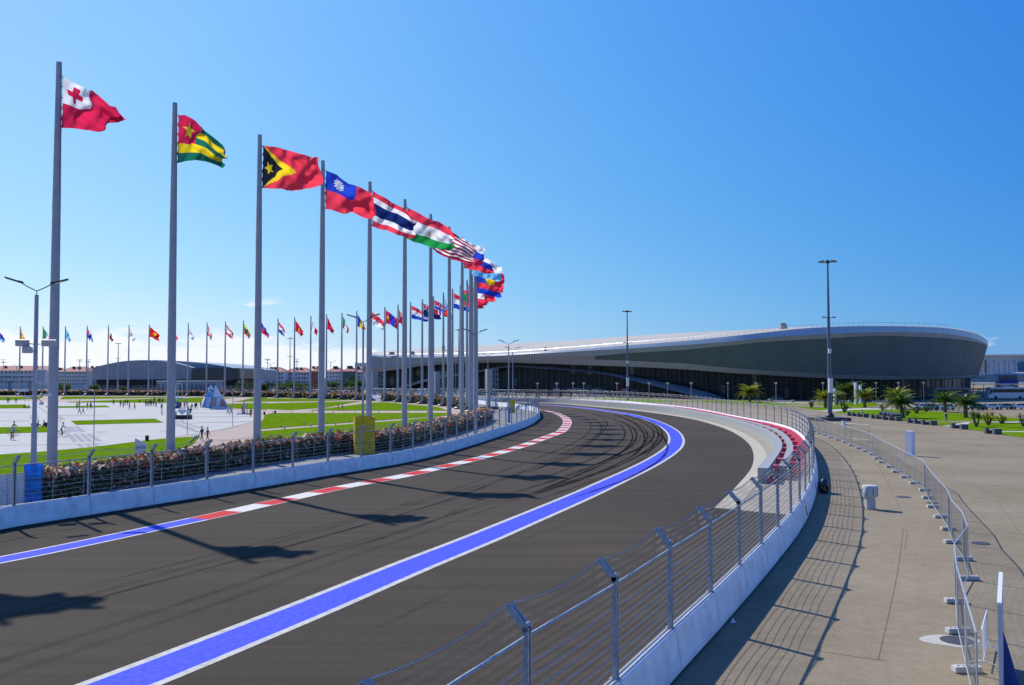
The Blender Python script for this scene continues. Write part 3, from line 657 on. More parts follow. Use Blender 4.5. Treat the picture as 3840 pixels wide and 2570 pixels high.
def d_nordic(bg, c1, c2):
    def f(u, v):
        if abs(u - .36) < .045 or abs(v - .5) < .07: return c2
        if abs(u - .36) < .09 or abs(v - .5) < .14: return c1
        return bg
    return f
def d_ujack(field, em=None):
    def f(u, v):
        if u < .5 and v < .5:
            x, y = u * 2, v * 2
            if abs(x - .5) < .07 or abs(y - .5) < .1: return RED
            if abs(x - .5) < .14 or abs(y - .5) < .18: return WHT
            if abs(abs(x - .5) - abs(y - .5)) < .06: return WHT
            return NAVY
        if em and disc(u, v, .75, .6, .14): return em
        if not em and any(star(u, v, a, b_, .07) for a, b_ in ((.75, .25), (.66, .5), (.84, .45), (.75, .8))): return RED
        return field
    return f
def d_serr(u, v): return WHT if u < .3 + .06 * (1 if int(v * 18) % 2 else 0) else MAR
def d_tri(base, c, w=.4): return lambda u, v: c if u < w * (1 - abs(v - .5) * 2) else base(u, v)
FLAGS = {
 -1: (RED and (lambda u, v: RED), 'plain red flag just outside the left edge'),
 0: (d_tonga, 'crimson flag with a white canton holding a red cross'), 1: (d_togo, 'green and yellow striped flag with a yellow star on red'),
 2: (d_timor, 'red flag with black and yellow triangles and a star'), 3: (d_sun, 'red flag with a white sun on a blue canton'),
 4: (Hw((1, 1, 2, 1, 1), (RED, WHT, NAVY, WHT, RED)), 'red, white and navy striped flag'), 5: (d_tajik, 'red, white and green flag with a gold crown'),
 6: (d_stripes, 'dark red and white thin striped flag with navy canton'), 7: (H_(WHT, BLU, RED), 'nearest white, blue and red banded flag'),
 8: (d_shield(H_(WHT, BLU, RED), BLU, RED), 'white, blue and red flag with a small shield'), 9: (d_smarino, 'white and pale blue flag at the right tip of the row'),
 10: (V_(BLU, YEL, RED), 'blue, yellow and red upright banded flag'), 11: (d_emb(V_(RED, RED, RED), GRN, .3, .5, .17), 'red flag with a green oval'),
 12: (H_(RED, BLU), 'red over blue flag low at the right tip of the row'), 13: (V_(WHT, RED), 'white and red upright halved flag'), 14: (lambda u, v: RED, 'plain bright red flag lowest in the bend of the row'),
 15: (d_emb(lambda u, v: RED, GRN, .2, .5, .3), 'red flag with green by its pole'), 16: (H_(RED, WHT, BLU), 'wide red, white and blue banded flag seen between two big poles'),
 17: (d_tri(H_(WHT, RED), LBL), 'white flag trailing a pale green tail'), 18: (d_nordic(RED, WHT, BLU), 'red flag with a white-edged blue cross'), 19: (d_ujack(NAVY), 'navy flag with a union canton and red stars'),
 20: (H_(RED, WHT, BLU), 'flat red, white and blue banded flag left of the navy one'), 21: (d_emb(lambda u, v: CRIM, WHT, .3, .3, .14), 'dark crimson flag curled close to its pole'),
 22: (d_emb(V_(CRIM, BLU, CRIM), YEL, .17, .5, .12), 'red, blue and red flag with a gold emblem'), 23: (H_(RED, WHT), 'red over white flag behind the double-armed lamp'),
 24: (V_(BLU, YEL, RED), 'hanging blue, yellow and red flag beside the lamp head'), 25: (d_emb(V_(GRN, WHT, RED), (.4, .25, .1), .5, .5, .1), 'green, white and red flag with an eagle emblem'),
 26: (lambda u, v: CRIM, 'plain crimson flag hanging from a far pole'), 27: (V_(WHT, CRIM), 'white and crimson flag hanging beside a big pole'), 28: (d_emb(lambda u, v: CRIM, YEL, .5, .5, .2), 'dull red flag with a faded gold emblem'),
 29: (H_(RED, WHT, BLU), 'hanging red, white and blue flag on a far pole'), 30: (d_emb(H_(BLU, RED), YEL, .25, .25, .1), 'blue over red hanging flag with a crown'), 31: (H_(YEL, DGR, RED), 'yellow, green and red hanging flag'),
 32: (Hw((1, 2, 1), (RED, WHT, RED)), 'white hanging flag edged in red'), 33: (H_(CRIM, WHT, CRIM), 'narrow dark red and white hanging flag'), 34: (d_emb(lambda u, v: WHT, NAVY, .5, .5, .16), 'white flag with a round navy emblem'),
 35: (lambda u, v: (.75, .12, .16), 'pale red flag half hidden by the second big pole'), 36: (d_emb(lambda u, v: (.72, .03, .02), YEL, .5, .5, .2), 'scarlet flag with a yellow sun disc'), 37: (d_emb(lambda u, v: WHT, ORG, .4, .4, .2), 'white flag with an orange patch'),
 38: (d_serr, 'maroon and white hanging flag with toothed edge'), 39: (d_ujack(BLU, WHT), 'blue flag with a union canton and white badge'), 40: (d_emb(lambda u, v: LBL, WHT, .5, .5, .18), 'sky blue flag with a white emblem'),
 41: (V_(GRN, WHT, RED), 'green, white and red flag left of the nearest pole'), 42: (d_emb(Hw((1, 2, 1), (RED, YEL, RED)), RED, .3, .5, .1), 'red and yellow hanging flag, second from the left edge'),
 43: (d_tri(H_(BLU, LBL), RED), 'blue flag cut by the left edge of the view')}
WIND = np.array([.965, -.262])
def flag_mesh(i, f, top, bot, nu, nv, amp, seed):
    """top, bot: polylines (x, z) of the two long edges, in metres from the upper hoist corner"""
    tp = resample(np.array(top, float), n=nu + 1); bp_ = resample(np.array(bot, float), n=nu + 1)
    rs = np.random.default_rng(seed); ph = rs.uniform(0, 6.28, 8)
    vs = []
    for a in range(nu + 1):
        u = a / nu
        for b in range(nv + 1):
            v = b / nv; p = tp[a] * (1 - v) + bp_[a] * v
            w = (math.sin(u * 9 + v * 4.5 + ph[0]) * .45 + math.sin(u * 15 - v * 6 + ph[1]) * .34 + math.sin(v * 10 + u * 5 + ph[2]) * .34 * (.2 + u) + math.sin(u * 27 + v * 11 + ph[4]) * .16 + math.sin(u * 19 - v * 17 + ph[7]) * .14 + .25 * abs(math.sin(u * 5 + v * 7 + ph[3])) * u) * amp * min(1, u * 2.2 + .12)
            jx = math.sin(v * 12 + ph[3] + u * 3) * .06 * u + math.sin(v * 7 + ph[5]) * .10 * u; jz = math.sin(u * 13 + ph[6] + v * 5) * .07 * min(1, u * 3)
            hx = .09 * abs(math.sin(v * PI * 5)) * max(0, 1 - u * 8)
            x = p[0] + jx + hx
            vs.append((x * WIND[0] - w * WIND[1] * -1 * -1, x * WIND[1] + w * WIND[0], p[1] + jz))
    fs = []; mi = []; mats = []
    for a in range(nu):
        for b in range(nv):
            c = f((a + .5) / nu, (b + .5) / nv); m = fm(c)
            if m not in mats: mats.append(m)
            o = a * (nv + 1) + b; fs.append((o, o + 1, o + nv + 2, o + nv + 1)); mi.append(mats.index(m))
    me = bpy.data.meshes.new('flag'); me.from_pydata(vs, [], fs)
    for m in mats: me.materials.append(m)
    me.polygons.foreach_set('material_index', mi); me.polygons.foreach_set('use_smooth', [True] * len(fs)); me.update(); return me
def edge(pts, o, s): return [((x - o[0]) * s, -(y - o[1]) * s) for x, y in pts]
SHAPES = {
 0: (edge([(212, 232), (330, 305), (470, 375), (560, 392), (650, 465), (712, 545), (795, 560), (858, 660)], (212, 232), .00813), edge([(205, 705), (300, 712), (420, 735), (550, 745), (670, 730), (760, 722), (800, 715), (830, 690)], (205, 232), .00813)),
 1: (edge([(1225, 568), (1310, 580), (1390, 625), (1500, 710), (1600, 810), (1670, 860), (1715, 960)], (1225, 568), .0093), edge([(1225, 1005), (1300, 1003), (1400, 990), (1500, 995), (1600, 1045), (1690, 1078), (1710, 1040)], (1225, 568), .0093)),
 2: (edge([(595, 330), (640, 338), (690, 355), (715, 362), (742, 368)], (595, 330), .0415), edge([(597, 428), (640, 432), (680, 440), (715, 437), (742, 425)], (597, 330), .0415)),
 3: (edge([(275, 195), (400, 245), (510, 340), (600, 365), (720, 420), (735, 470), (760, 600)], (275, 195), .0117), edge([(275, 550), (330, 560), (430, 590), (550, 603), (640, 640), (700, 645), (765, 632)], (275, 195), .0117)),
 4: (edge([(712, 382), (820, 450), (950, 520), (1050, 580), (1140, 645)], (712, 382), .0131), edge([(708, 705), (800, 740), (900, 770), (1000, 805), (1060, 838), (1110, 830)], (708, 382), .0131)),
 5: (edge([(1030, 535), (1130, 590), (1250, 650), (1340, 690), (1430, 740), (1450, 800)], (1030, 535), .0148), edge([(1022, 810), (1100, 850), (1200, 880), (1300, 905), (1400, 935), (1460, 905)], (1022, 535), .0148)),
 6: (edge([(1262, 680), (1350, 720), (1440, 785), (1500, 820), (1600, 900), (1640, 935)], (1262, 680), .0166), edge([(1262, 910), (1300, 950), (1400, 995), (1520, 1025), (1625, 1050)], (1262, 680), .0166))}
for i in range(-1, 44):
    x, y = pole_at(i); f, desc = FLAGS[i]
    p = empty('flagpole', (x, y, 0), 0, ('tall grey flagpole that carries the ' if len(desc.split()) < 9 else 'flagpole of the ') + desc, 'flagpole', 'flagpoles standing in a ring round the plaza')
    link('shaft', ME_shaft, p); link('plinth', ME_plinth, p); link('halyard', ME_hal, p)
    near = i <= 8
    if i in SHAPES: top, bot = SHAPES[i]
    elif i <= 20:
        rs = random.Random(i); Wd = rs.uniform(5.0, 5.9); d1 = rs.uniform(2.4, 3.3); hh = 4.0
        top = [(0, 0), (Wd * .3, -d1 * .30), (Wd * .6, -d1 * .62), (Wd * .85, -d1 * .85), (Wd, -d1)]; bot = [(0, -hh), (Wd * .3, -hh - .35), (Wd * .6, -hh - .8), (Wd * .85, -hh - 1.2), (Wd * .98, -hh - 1.0)]
        if i == 17: Wd = 2.6; top = [(0, 0), (1.4, -2.8), (2.4, -5)]; bot = [(0, -4), (1, -5.4), (2.6, -7)]
    else:
        rs = random.Random(i * 7 + 1); Wd = rs.uniform(2.4, 4.2); d1 = rs.uniform(4.2, 5.4); hh = 4.3
        if i in (23, 36, 22): Wd, d1 = 5.0, 3.6
        if i in (38, 33, 42, 21): Wd, d1 = 2.0, 5.2
        top = [(0, 0), (Wd * .35, -d1 * .33), (Wd * .7, -d1 * .68), (Wd * .95, -d1 * .93), (Wd, -d1)]; bot = [(0, -hh), (Wd * .3, -hh - .5), (Wd * .62, -hh - 1.4), (Wd * .86, -hh - 2.1)]
    nu, nv = (96, 64) if i <= 1 else (72, 48) if i <= 6 else (44, 30) if i <= 12 else (30, 22)
    me = flag_mesh(i, f, top, bot, nu, nv, .62 if i > 1 else .55, 100 + i)
    link('flag', me, None, (x + .27, y - .1, 29.95)); o = bpy.context.scene.collection.objects[-1] if False else COL.objects[-1]
    tag(o, desc[0].upper() + desc[1:] + (', blown out from the nearest pole' if i == 0 else ''), 'flag', 'flags flying round the plaza')

# ------------------------------------------------------------------ hedges with leaves
def leaf_mat(name, cols):
    m = bpy.data.materials.new(name); m.use_nodes = True; nt = m.node_tree; b = nt.nodes['Principled BSDF']; N = nt.nodes.new; L = nt.links.new
    g_ = N('ShaderNodeNewGeometry'); r = N('ShaderNodeValToRGB'); r.color_ramp.interpolation = 'CONSTANT'
    while len(r.color_ramp.elements) < len(cols): r.color_ramp.elements.new(.5)
    for e, (p, c) in zip(r.color_ramp.elements, cols): e.position = p; e.color = (*c, 1)
    L(g_.outputs['Random Per Island'], r.inputs[0]); L(r.outputs[0], b.inputs['Base Color']); b.inputs['Roughness'].default_value = .5; b.inputs['Specular IOR Level'].default_value = .4
    t = N('ShaderNodeBsdfTranslucent'); L(r.outputs[0], t.inputs[0]); mx = N('ShaderNodeMixShader'); mx.inputs[0].default_value = .38
    L(b.outputs[0], mx.inputs[1]); L(t.outputs[0], mx.inputs[2]); L(mx.outputs[0], nt.nodes['Material Output'].inputs['Surface']); return m
M_hedge_red = leaf_mat('hedge_red', [(0, (.08, .14, .03)), (.2, (.13, .2, .04)), (.36, (.38, .07, .04)), (.54, (.55, .11, .07)), (.72, (.65, .38, .22)), (.86, (.78, .60, .42))])
M_hedge_gr = leaf_mat('hedge_green', [(0, (.02, .05, .01)), (.3, (.05, .11, .02)), (.62, (.11, .20, .04)), (.84, (.26, .10, .05)), (.92, (.60, .50, .34))])
M_hedge_pk = leaf_mat('hedge_pink', [(0, (.05, .09, .02)), (.22, (.10, .13, .05)), (.4, (.38, .12, .09)), (.56, (.58, .38, .27)), (.78, (.68, .54, .40))])
M_core = mat('hedge_core', (.015, .022, .008), .95)  # near-black so the gaps between leaves carry painted shade
M_soil = mat('soil', (.06, .045, .03), .95)
def leaves(name, P_, size, m, parent, up=.3, rs=rng, elong=1.7):
    n = len(P_); a = rs.normal(size=(n, 3)); a[:, 2] += up; a /= np.linalg.norm(a, axis=1)[:, None]
    b = rs.normal(size=(n, 3)); b -= (b * a).sum(1)[:, None] * a; b /= np.linalg.norm(b, axis=1)[:, None]; c = np.cross(a, b)
    s = np.asarray(size) * rs.uniform(.6, 1.3, n); s = s[:, None]
    V = np.empty((n, 4, 3)); V[:, 0] = P_ - b * s * elong * .5; V[:, 1] = P_ + c * s * .5 + a * s * .1; V[:, 2] = P_ + b * s * elong * .5; V[:, 3] = P_ - c * s * .5 + a * s * .1
    me = bpy.data.meshes.new(name); me.vertices.add(4 * n); me.vertices.foreach_set('co', V.reshape(-1))
    me.loops.add(4 * n); me.loops.foreach_set('vertex_index', np.arange(4 * n, dtype=np.int32)); me.polygons.add(n); me.polygons.foreach_set('loop_start', np.arange(n, dtype=np.int32) * 4)
    me.materials.append(m); me.update(calc_edges=True); me.validate(); o = link(name, me, parent); o['kind'] = 'stuff'; return o
def hedge(line, width, height, label, dens, size, mset, side=-1, mats_by=None):
    """line: foot of the hedge on the viewer's side; body extends to the left of travel (side=-1)"""
    c = resample(line, .5); back = offset(c, side * width)
    root = empty('hedge', (float(c[0][0]), float(c[0][1]), 0), 0, label, 'hedge')
    def rel(v): return (v[0] - c[0][0], v[1] - c[0][1], v[2])
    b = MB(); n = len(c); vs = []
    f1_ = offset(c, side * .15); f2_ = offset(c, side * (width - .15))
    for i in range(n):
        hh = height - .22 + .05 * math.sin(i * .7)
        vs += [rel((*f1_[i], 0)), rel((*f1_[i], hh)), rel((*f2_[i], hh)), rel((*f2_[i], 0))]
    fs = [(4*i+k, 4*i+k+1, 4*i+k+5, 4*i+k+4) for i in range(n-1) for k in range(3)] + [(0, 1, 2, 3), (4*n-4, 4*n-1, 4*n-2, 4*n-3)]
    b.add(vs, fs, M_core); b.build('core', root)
    Ltot = (n - 1) * .5; per = int(Ltot * (2 * height + width) * dens); rs = rng
    t = rs.uniform(0, n - 1.001, per); i0 = t.astype(int); fr = (t - i0)[:, None]
    pf = c[i0] * (1 - fr) + c[i0 + 1] * fr; pb = back[i0] * (1 - fr) + back[i0 + 1] * fr
    w = rs.uniform(0, 2 * height + width, per); P_ = np.empty((per, 3))
    lump = .10 * np.sin(t * .9) + .08 * np.sin(t * 2.3 + 1) + .05 * np.sin(t * 5.1)
    dep = rs.uniform(-.1, .2, per) * .9
    A = w < height; B = (w >= height) & (w < height + width); Cc = w >= height + width
    uu = np.where(B, (w - height) / width, 0)
    u_ = np.where(A, dep / width, np.where(Cc, 1 - dep / width, uu)) - np.where(A, lump * .5, 0) / width
    P_[:, :2] = pf * (1 - u_[:, None]) + pb * u_[:, None]
    top = height + lump + .05 - np.abs(rs.normal(0, .06, per)) + (rs.uniform(size=per) < .04) * rs.uniform(0, .25, per)
    P_[:, 2] = np.where(B, top, rs.uniform(.02, 1, per) * (height + lump))
    P_[:, 0] -= c[0][0]; P_[:, 1] -= c[0][1]
    # leaves sit in sprays: each spray has its own place and colour
    nsp = max(20, per // 22); sp_i = rs.integers(0, nsp, per); cen = P_[rs.integers(0, per, nsp)]; tcen = cen.copy(); kmix = rs.uniform(size=per) < .8
    spread = .13 * np.clip(np.hypot(cen[0][0] + c[0][0], cen[0][1] + c[0][1]) / 60, 1, 2)
    P_ = np.where(kmix[:, None], cen[sp_i] + rs.normal(0, spread, (per, 3)), P_); P_[:, 2] = np.maximum(P_[:, 2], .03)
    rsp = rs.normal(0, .5, nsp)
    sel = (np.sin(t * .21 + 1.3) + .6 * np.sin(t * .57) + rsp[sp_i])
    hgt = P_[:, 2] / height
    k = np.where((hgt + rsp[sp_i] * .16 > .84), 1, 0); k = np.where(((sel > 1.25) & (hgt > .45)) | ((hgt > .8) & (rsp[sp_i] > .42)), 2, k); k = np.where((sel < -.9) & (hgt < .9), 1 if mset == 'red' else 0, k)  # red and pink tips on top, dark green below: painted light and shade too
    dcam = np.hypot(P_[:, 0] + c[0][0], P_[:, 1] + c[0][1]); sz = size * np.clip(dcam / 60, 1, 2.6)
    for kk_, m in ((0, M_hedge_gr), (1, M_hedge_red), (2, M_hedge_pk)):
        s_ = k == kk_
        if s_.any(): leaves('foliage', P_[s_], sz[s_], m, root)
    return root
nearH = HF[np.argmin(np.linalg.norm(HF - GQ('5', 262, 398), axis=1)):]
kN = int(np.argmin(np.linalg.norm(nearH - GQ('a7', 620, 520), axis=1)))
hedge(nearH[:kN], 1.5, 1.75, 'near hedge of red, pink and green leaves behind the left barrier', 120, .17, 'red')
hedge(nearH[kN - 1:], 1.5, 1.7, 'curving hedge of dark leaves with red tips, right of the yellow wrap', 70, .12, 'red')
for (a, b_, lab) in ((15.0, 22.6, 'short far hedge right of the plaza gate, under the flagpoles'), (23.6, 31.4, 'far hedge behind the lawns between the gate and the pyramid'), (31.4, 46, 'long far hedge behind the flagpoles at the left')):
    hl = np.array([pole_at(i, 1.9) for i in np.arange(a, b_, .1)])
    hedge(hl, 1.6, 1.9, lab, 16, .16, 'red', side=+1)
sheet('soil_bed', [tuple(p) for p in offset(nearH, .1)] + [tuple(p) for p in offset(nearH, -1.7)[::-1]], .105, M_soil)
# ------------------------------------------------------------------ the large sports arena
M_roof = mat('arena_roof', (.44, .40, .33), .8, .06, .05)
M_silver = mat('silver_edge', (.52, .54, .58), .35, .05, .5, metal=.5)
M_clad = mat('grey_cladding', (.33, .34, .36), .55, .05, .3, metal=.2)
M_dclad = mat('dark_cladding', (.095, .130, .140), .6, .10, .12, metal=.1, detail=6, stretch=(1, 1, .3))
M_glass = mat('dark_glass', (.008, .018, .026), .3, .3, .3, spec=.25)
M_mull = mat('mullion', (.09, .13, .15), .5)
M_hole = mat('seam_black', (.02, .024, .03), .8)
AC = [  # picture x, depth, ridge, edge top, edge bottom, dark panel top, dark panel bottom, lip bottom
 (1383, 432, 1323, 1333, 1340, None, None, 1399), (1440, 428, 1318, 1335, 1341, None, None, 1392), (1520, 420, 1312, 1336, 1342, None, None, 1382), (1600, 412, 1307, 1336, 1342, None, None, 1371),
 (1700, 402, 1302, 1334, 1340, None, None, 1365), (1800, 392, 1297, 1332, 1337, None, None, 1361), (1900, 382, 1290, 1328, 1333, None, None, 1360), (2000, 372, 1285, 1322, 1327, None, None, 1363), (2100, 362, 1280, 1315, 1322, None, None, 1366),
 (2232, 350, 1271, 1305, 1314, 1335, 1349, 1371), (2352, 338, 1262, 1295, 1308, 1325, 1353, 1375), (2460, 328, 1255, 1287, 1301, 1319, 1358, 1380), (2560, 320, 1249, 1279, 1295, 1313, 1363, 1385), (2665, 312, 1244, 1269, 1287, 1303, 1373, 1393),
 (2770, 305, 1239, 1258, 1279, 1293, 1382, 1401), (2880, 300, 1233, 1246, 1267, 1282, 1390, 1407), (3000, 295, 1227, 1233, 1259, 1275, 1397, 1414), (3105, 292, 1225, 1226.7, 1253, 1270, 1403, 1419), (3200, 291, 1222, 1223, 1249, 1264, 1406, 1422),
 (3300, 292, 1221, 1222.5, 1246, 1260, 1409, 1424), (3420, 296, 1222, 1224, 1247, 1263, 1411, 1423), (3530, 304, 1227, 1229, 1251.5, 1268, 1412, 1421.5), (3600, 314, 1235, 1238, 1260, 1274, 1411, 1420), (3650, 326, 1246, 1249.5, 1270, 1281, 1408, 1417), (3680, 338, 1260, 1264, 1281, 1289, 1407, 1415.5), (3704, 352, 1279, 1282.6, 1291, 1297, 1407, 1414)]
def ac_interp(n):
    A = np.array([[c[0], c[1], c[2], c[3], c[4], (c[5] or (c[4] + .33 * (c[7] - c[4]))), (c[6] or (c[4] + .67 * (c[7] - c[4]))), c[7]] for c in AC], float)
    c = crom(A, 10); return resample(c[:, :8] if False else c, n=n) if False else c
ACI = ac_interp(0)
arena = empty('sports_arena', (60, 300, 0), 0, 'long low grey arena with a slanting dark shell and curved pale roof', 'arena')
def rel(v, o=(60, 300, 0)): return (v[0] - o[0], v[1] - o[1], v[2] - o[2])
def xl(x, t): return x - 36 * t * max(0, (x - 3430) / 274) ** 1.4
def band(name, ya, da, yb, db, m, cols=None, parent=arena, thick=None):
    """strip of the shell between picture rows ya and yb with depth offsets da, db"""
    vs = []; n = 0
    for c in (cols if cols is not None else ACI):
        x = c[0]; D = c[1]
        f_ = lambda y: min(1, max(0, (y - c[5]) / max(1, c[7] - c[5])))
        vs.append(rel(W(xl(x, f_(ya(c))), ya(c), D + da(c) if callable(da) else D + da))); vs.append(rel(W(xl(x, f_(yb(c))), yb(c), D + (db(c) if callable(db) else db)))); n += 1
    b = MB(); b.add(vs, [(2*i, 2*i+1, 2*i+3, 2*i+2) for i in range(n - 1)], m)
    o = b.build(name, parent, smooth=False); return o
# depth offsets: the shell leans outwards towards the top (closer to the viewer)
slant = lambda c: -3.0 * min(1, max(0, (c[0] - 1600) / 1200))
band('eave', lambda c: c[3], slant, lambda c: c[4], lambda c: slant(c) - .5, M_silver)
band('cladding_band', lambda c: c[4], lambda c: slant(c) - .35, lambda c: c[5], lambda c: slant(c) + .2, M_clad)
band('cladding_band', lambda c: c[6], lambda c: 0.2, lambda c: c[7], lambda c: 1.4, M_clad)
left = ACI[ACI[:, 0] <= 2232]; right = ACI[ACI[:, 0] >= 2228]
band('cladding_band', lambda c: c[5], lambda c: slant(c) + .2, lambda c: c[6], lambda c: .2, M_clad, left)
band('shell', lambda c: c[5], lambda c: slant(c) + .8, lambda c: c[6], lambda c: .8, M_dclad, right)
# dark panels, one object each, with open seams between them
def acol(x):
    return np.array([np.interp(x, ACI[:, 0], ACI[:, k]) for k in range(8)])
xs = np.linspace(2234, 3704, 104)
for a, b_ in zip(xs, xs[1:]):
    ca, cb = acol(a + .15), acol(b_ - .15); vs = []
    for c in (ca, cb):
        for k, t in ((5, 0), (6, 1)):
            D = c[1] + (slant(c) + .35) * (1 - t) + .35 * t
            vs.append(rel(W(xl(c[0], t * .92), c[k] + (.4 if k == 5 else -.4), D)))
    bb = MB(); vv = vs + [(v[0], v[1] + .35, v[2]) for v in vs]
    bb.add(vv, [(0, 1, 3, 2), (4, 6, 7, 5), (0, 2, 6, 4), (1, 5, 7, 3), (0, 4, 5, 1), (2, 3, 7, 6)], M_dclad); bb.build('cladding_panel', arena)
# silver edge ribs
rb = MB()
for x in np.linspace(1900, 3690, 190):
    c = acol(x); p = W(c[0], c[3] - .3, c[1] + slant(c) - .12); q_ = W(c[0], c[4], c[1] + slant(c) - .65); rb.tube([rel(p), rel(q_)], .05, M_clad if x < 3105 else M_silver, 4)
o = rb.build('eave_ribs', arena); o['kind'] = 'stuff'
# underside and roof
band('soffit', lambda c: c[7], 1.4, lambda c: c[7] + 1.5, 12, M_clad)
rf = MB(); vs = []; rows = ((3, 0, 0), (3, 14, 0), (2, 60, 0), (2, 110, 22), (2, 170, 60))
cols = ACI
for c in cols:
    vs.append(rel(W(c[0], c[3], c[1] + slant(c)))); vs.append(rel(W(c[0], c[3] * .62 + c[2] * .38, c[1] + 18))); vs.append(rel(W(c[0], c[2], c[1] + 60)))
    vs.append(rel(W(c[0] * .9 + 2500 * .1, c[2] + 14, c[1] + 110))); vs.append(rel(W(c[0] * .8 + 2500 * .2, c[2] + 50, c[1] + 170)))
n = len(cols); rf.add(vs, [(5*i+k, 5*i+k+1, 5*i+k+6, 5*i+k+5) for i in range(n-1) for k in range(4)], M_roof); rf.build('roof', arena, smooth=True)
# roof rail, lift box, vents
rr = MB()
for c in ACI[::2]:
    if c[0] < 3560: p = W(c[0], c[3], c[1] + slant(c) + 3); rr.tube([rel(p), rel(p + Vector((0, 0, 1.1)))], .05, M_silver, 4)
pp = [rel(W(c[0], c[3], c[1] + slant(c) + 3) + Vector((0, 0, 1.1))) for c in ACI if c[0] < 3560]; rr.tube(pp, .05, M_silver, 4)
o = rr.build('roof_rail', arena); o['kind'] = 'stuff'
for x, y, D, w_, h_ in ((2936, 1228, 330, 2.2, 2.2), (1663, 1306, 440, 1.3, 2.6), (2045, 1313, 372, 1.1, 1.4), (1470, 1327, 425, 2.6, .9), (1548, 1326, 420, 1.6, 1.1)):
    p = W(x, y, D); bb = MB(); bb.box(rel((p.x, p.y, p.z)), (w_, 3, h_), M_clad); bb.box(rel((p.x, p.y, p.z + h_ / 2 + .2)), (w_ * .6, 2, .4), M_dark); bb.build('roof_vent', arena)
# recessed glass wall below the lip, floor by floor
gl = []; gD = 13
for c in ACI:
    gl.append((c[0], c[1] + gD))
def gpt(x, z, dd=0):
    D = float(np.interp(x, ACI[:, 0], ACI[:, 1])) + gD + dd; p = W(xl(x, 1.5), 1414, D); return (p.x, p.y, z)
topz = lambda x: W(x, float(np.interp(x, ACI[:, 0], ACI[:, 7])), float(np.interp(x, ACI[:, 0], ACI[:, 1])) + 1.4).z + .35
bb = MB(); xs = np.linspace(1386, 3690, 120); vs = []
for x in xs: vs += [rel(gpt(x, -.2, .3)), rel(gpt(x, topz(x) + .3, .3))]
bb.add(vs, [(2*i, 2*i+1, 2*i+3, 2*i+2) for i in range(len(xs) - 1)], M_hole); bb.build('wall', arena)
gx = np.linspace(1420, 3660, 113)
for a, b_ in zip(gx, gx[1:]):
    z1 = min(topz(a), topz(b_)) - .1; bb = MB(); pa = gpt(a + 1.4, 0); pb = gpt(b_ - 1.4, 0)
    nz = max(1, int((z1 - .3) / 3.2)); hz = (z1 - .3) / nz
    for k in range(nz):
        z0 = .3 + k * hz + .09; z2 = .3 + (k + 1) * hz - .09
        vv = [rel((pa[0], pa[1], z0)), rel((pb[0], pb[1], z0)), rel((pb[0], pb[1], z2)), rel((pa[0], pa[1], z2))]
        bb.add(vv, [(0, 1, 2, 3)], M_glass if random.random() < .93 else mat('paler_glass', (.03, .06, .07), .2))  # a few random panes get a paler glass
    bb.build('glass_bay', arena)
mb = MB()
for z in (3.6, 6.9):
    mb.tube([rel(gpt(x, z, -.25)) for x in np.linspace(1420, 3600, 60)], .12, M_mull, 4)
for x in np.linspace(1500, 3650, 44): mb.tube([rel(gpt(x, 0, -.4)), rel(gpt(x, topz(x), -.4))], .14, M_mull, 5)
mb.build('columns', arena)['kind'] = 'stuff'
# pale ramp beam sweeping across the glass
rt_ = P('2', [(1290, 968), (1400, 935), (1500, 907), (1700, 862), (1900, 843)]) + P('7', [(0, 533), (300, 537), (600, 560), (900, 592), (1200, 645), (1500, 700), (1800, 770), (1985, 832)])
rbm = P('2', [(1310, 985), (1420, 955), (1520, 925), (1710, 880), (1900, 860)]) + P('7', [(0, 552), (300, 562), (600, 583), (900, 618), (1180, 680), (1430, 742), (1640, 795), (1800, 836)])
ct = resample(crom(rt_, 6), n=70); cb = resample(crom(rbm, 6), n=70); vs = []
for (x1, y1), (x2, y2) in zip(ct, cb):
    D = float(np.interp(x1, ACI[:, 0], ACI[:, 1])) + gD - 5.5
    for dd in (0, 4.5): vs += [rel(W(x1, y1, D + dd)), rel(W(x2, y2, D + dd))]
bb = MB(); bb.add(vs, [f for i in range(69) for f in ((4*i, 4*i+1, 4*i+5, 4*i+4), (4*i+1, 4*i+3, 4*i+7, 4*i+5), (4*i, 4*i+4, 4*i+6, 4*i+2), (4*i+2, 4*i+6, 4*i+7, 4*i+3))], M_clad); bb.build('ramp_beam', arena, smooth=True)
# shop fronts and people-high clutter behind the fence under the glass
for k in range(26):
    x = 1640 + k * 37 + random.uniform(-6, 6); p = gpt(x, 0, -2 - random.random() * 3); h_ = random.uniform(1.6, 3.2); w_ = random.uniform(1.5, 4.5)
    m = random.choice([mat('kiosk_white', (.42, .44, .47), .6), mat('kiosk_grey', (.12, .14, .17), .5), M_glass, mat('kiosk_blue', (.08, .13, .25), .5)]); bb = MB(); bb.box((0, 0, h_ / 2), (w_, 1.2, h_), m); bb.box((0, 0, h_ + .08), (w_ + .3, 1.5, .12), M_clad); bb.box((0, -.62, h_ * .45), (w_ * .7, .05, h_ * .55), M_glass)
    bb.build('entrance_booth', arena, loc=rel((p[0], p[1], 0)))
p = gpt(2328, 0, -3.2); bb = MB(); bb.box((0, 0, 3.4), (5.2, .15, 1.3), mat('banner_dark_red', (.20, .015, .03), .6)); bb.build('banner', arena, loc=rel((p[0], p[1], 0)))

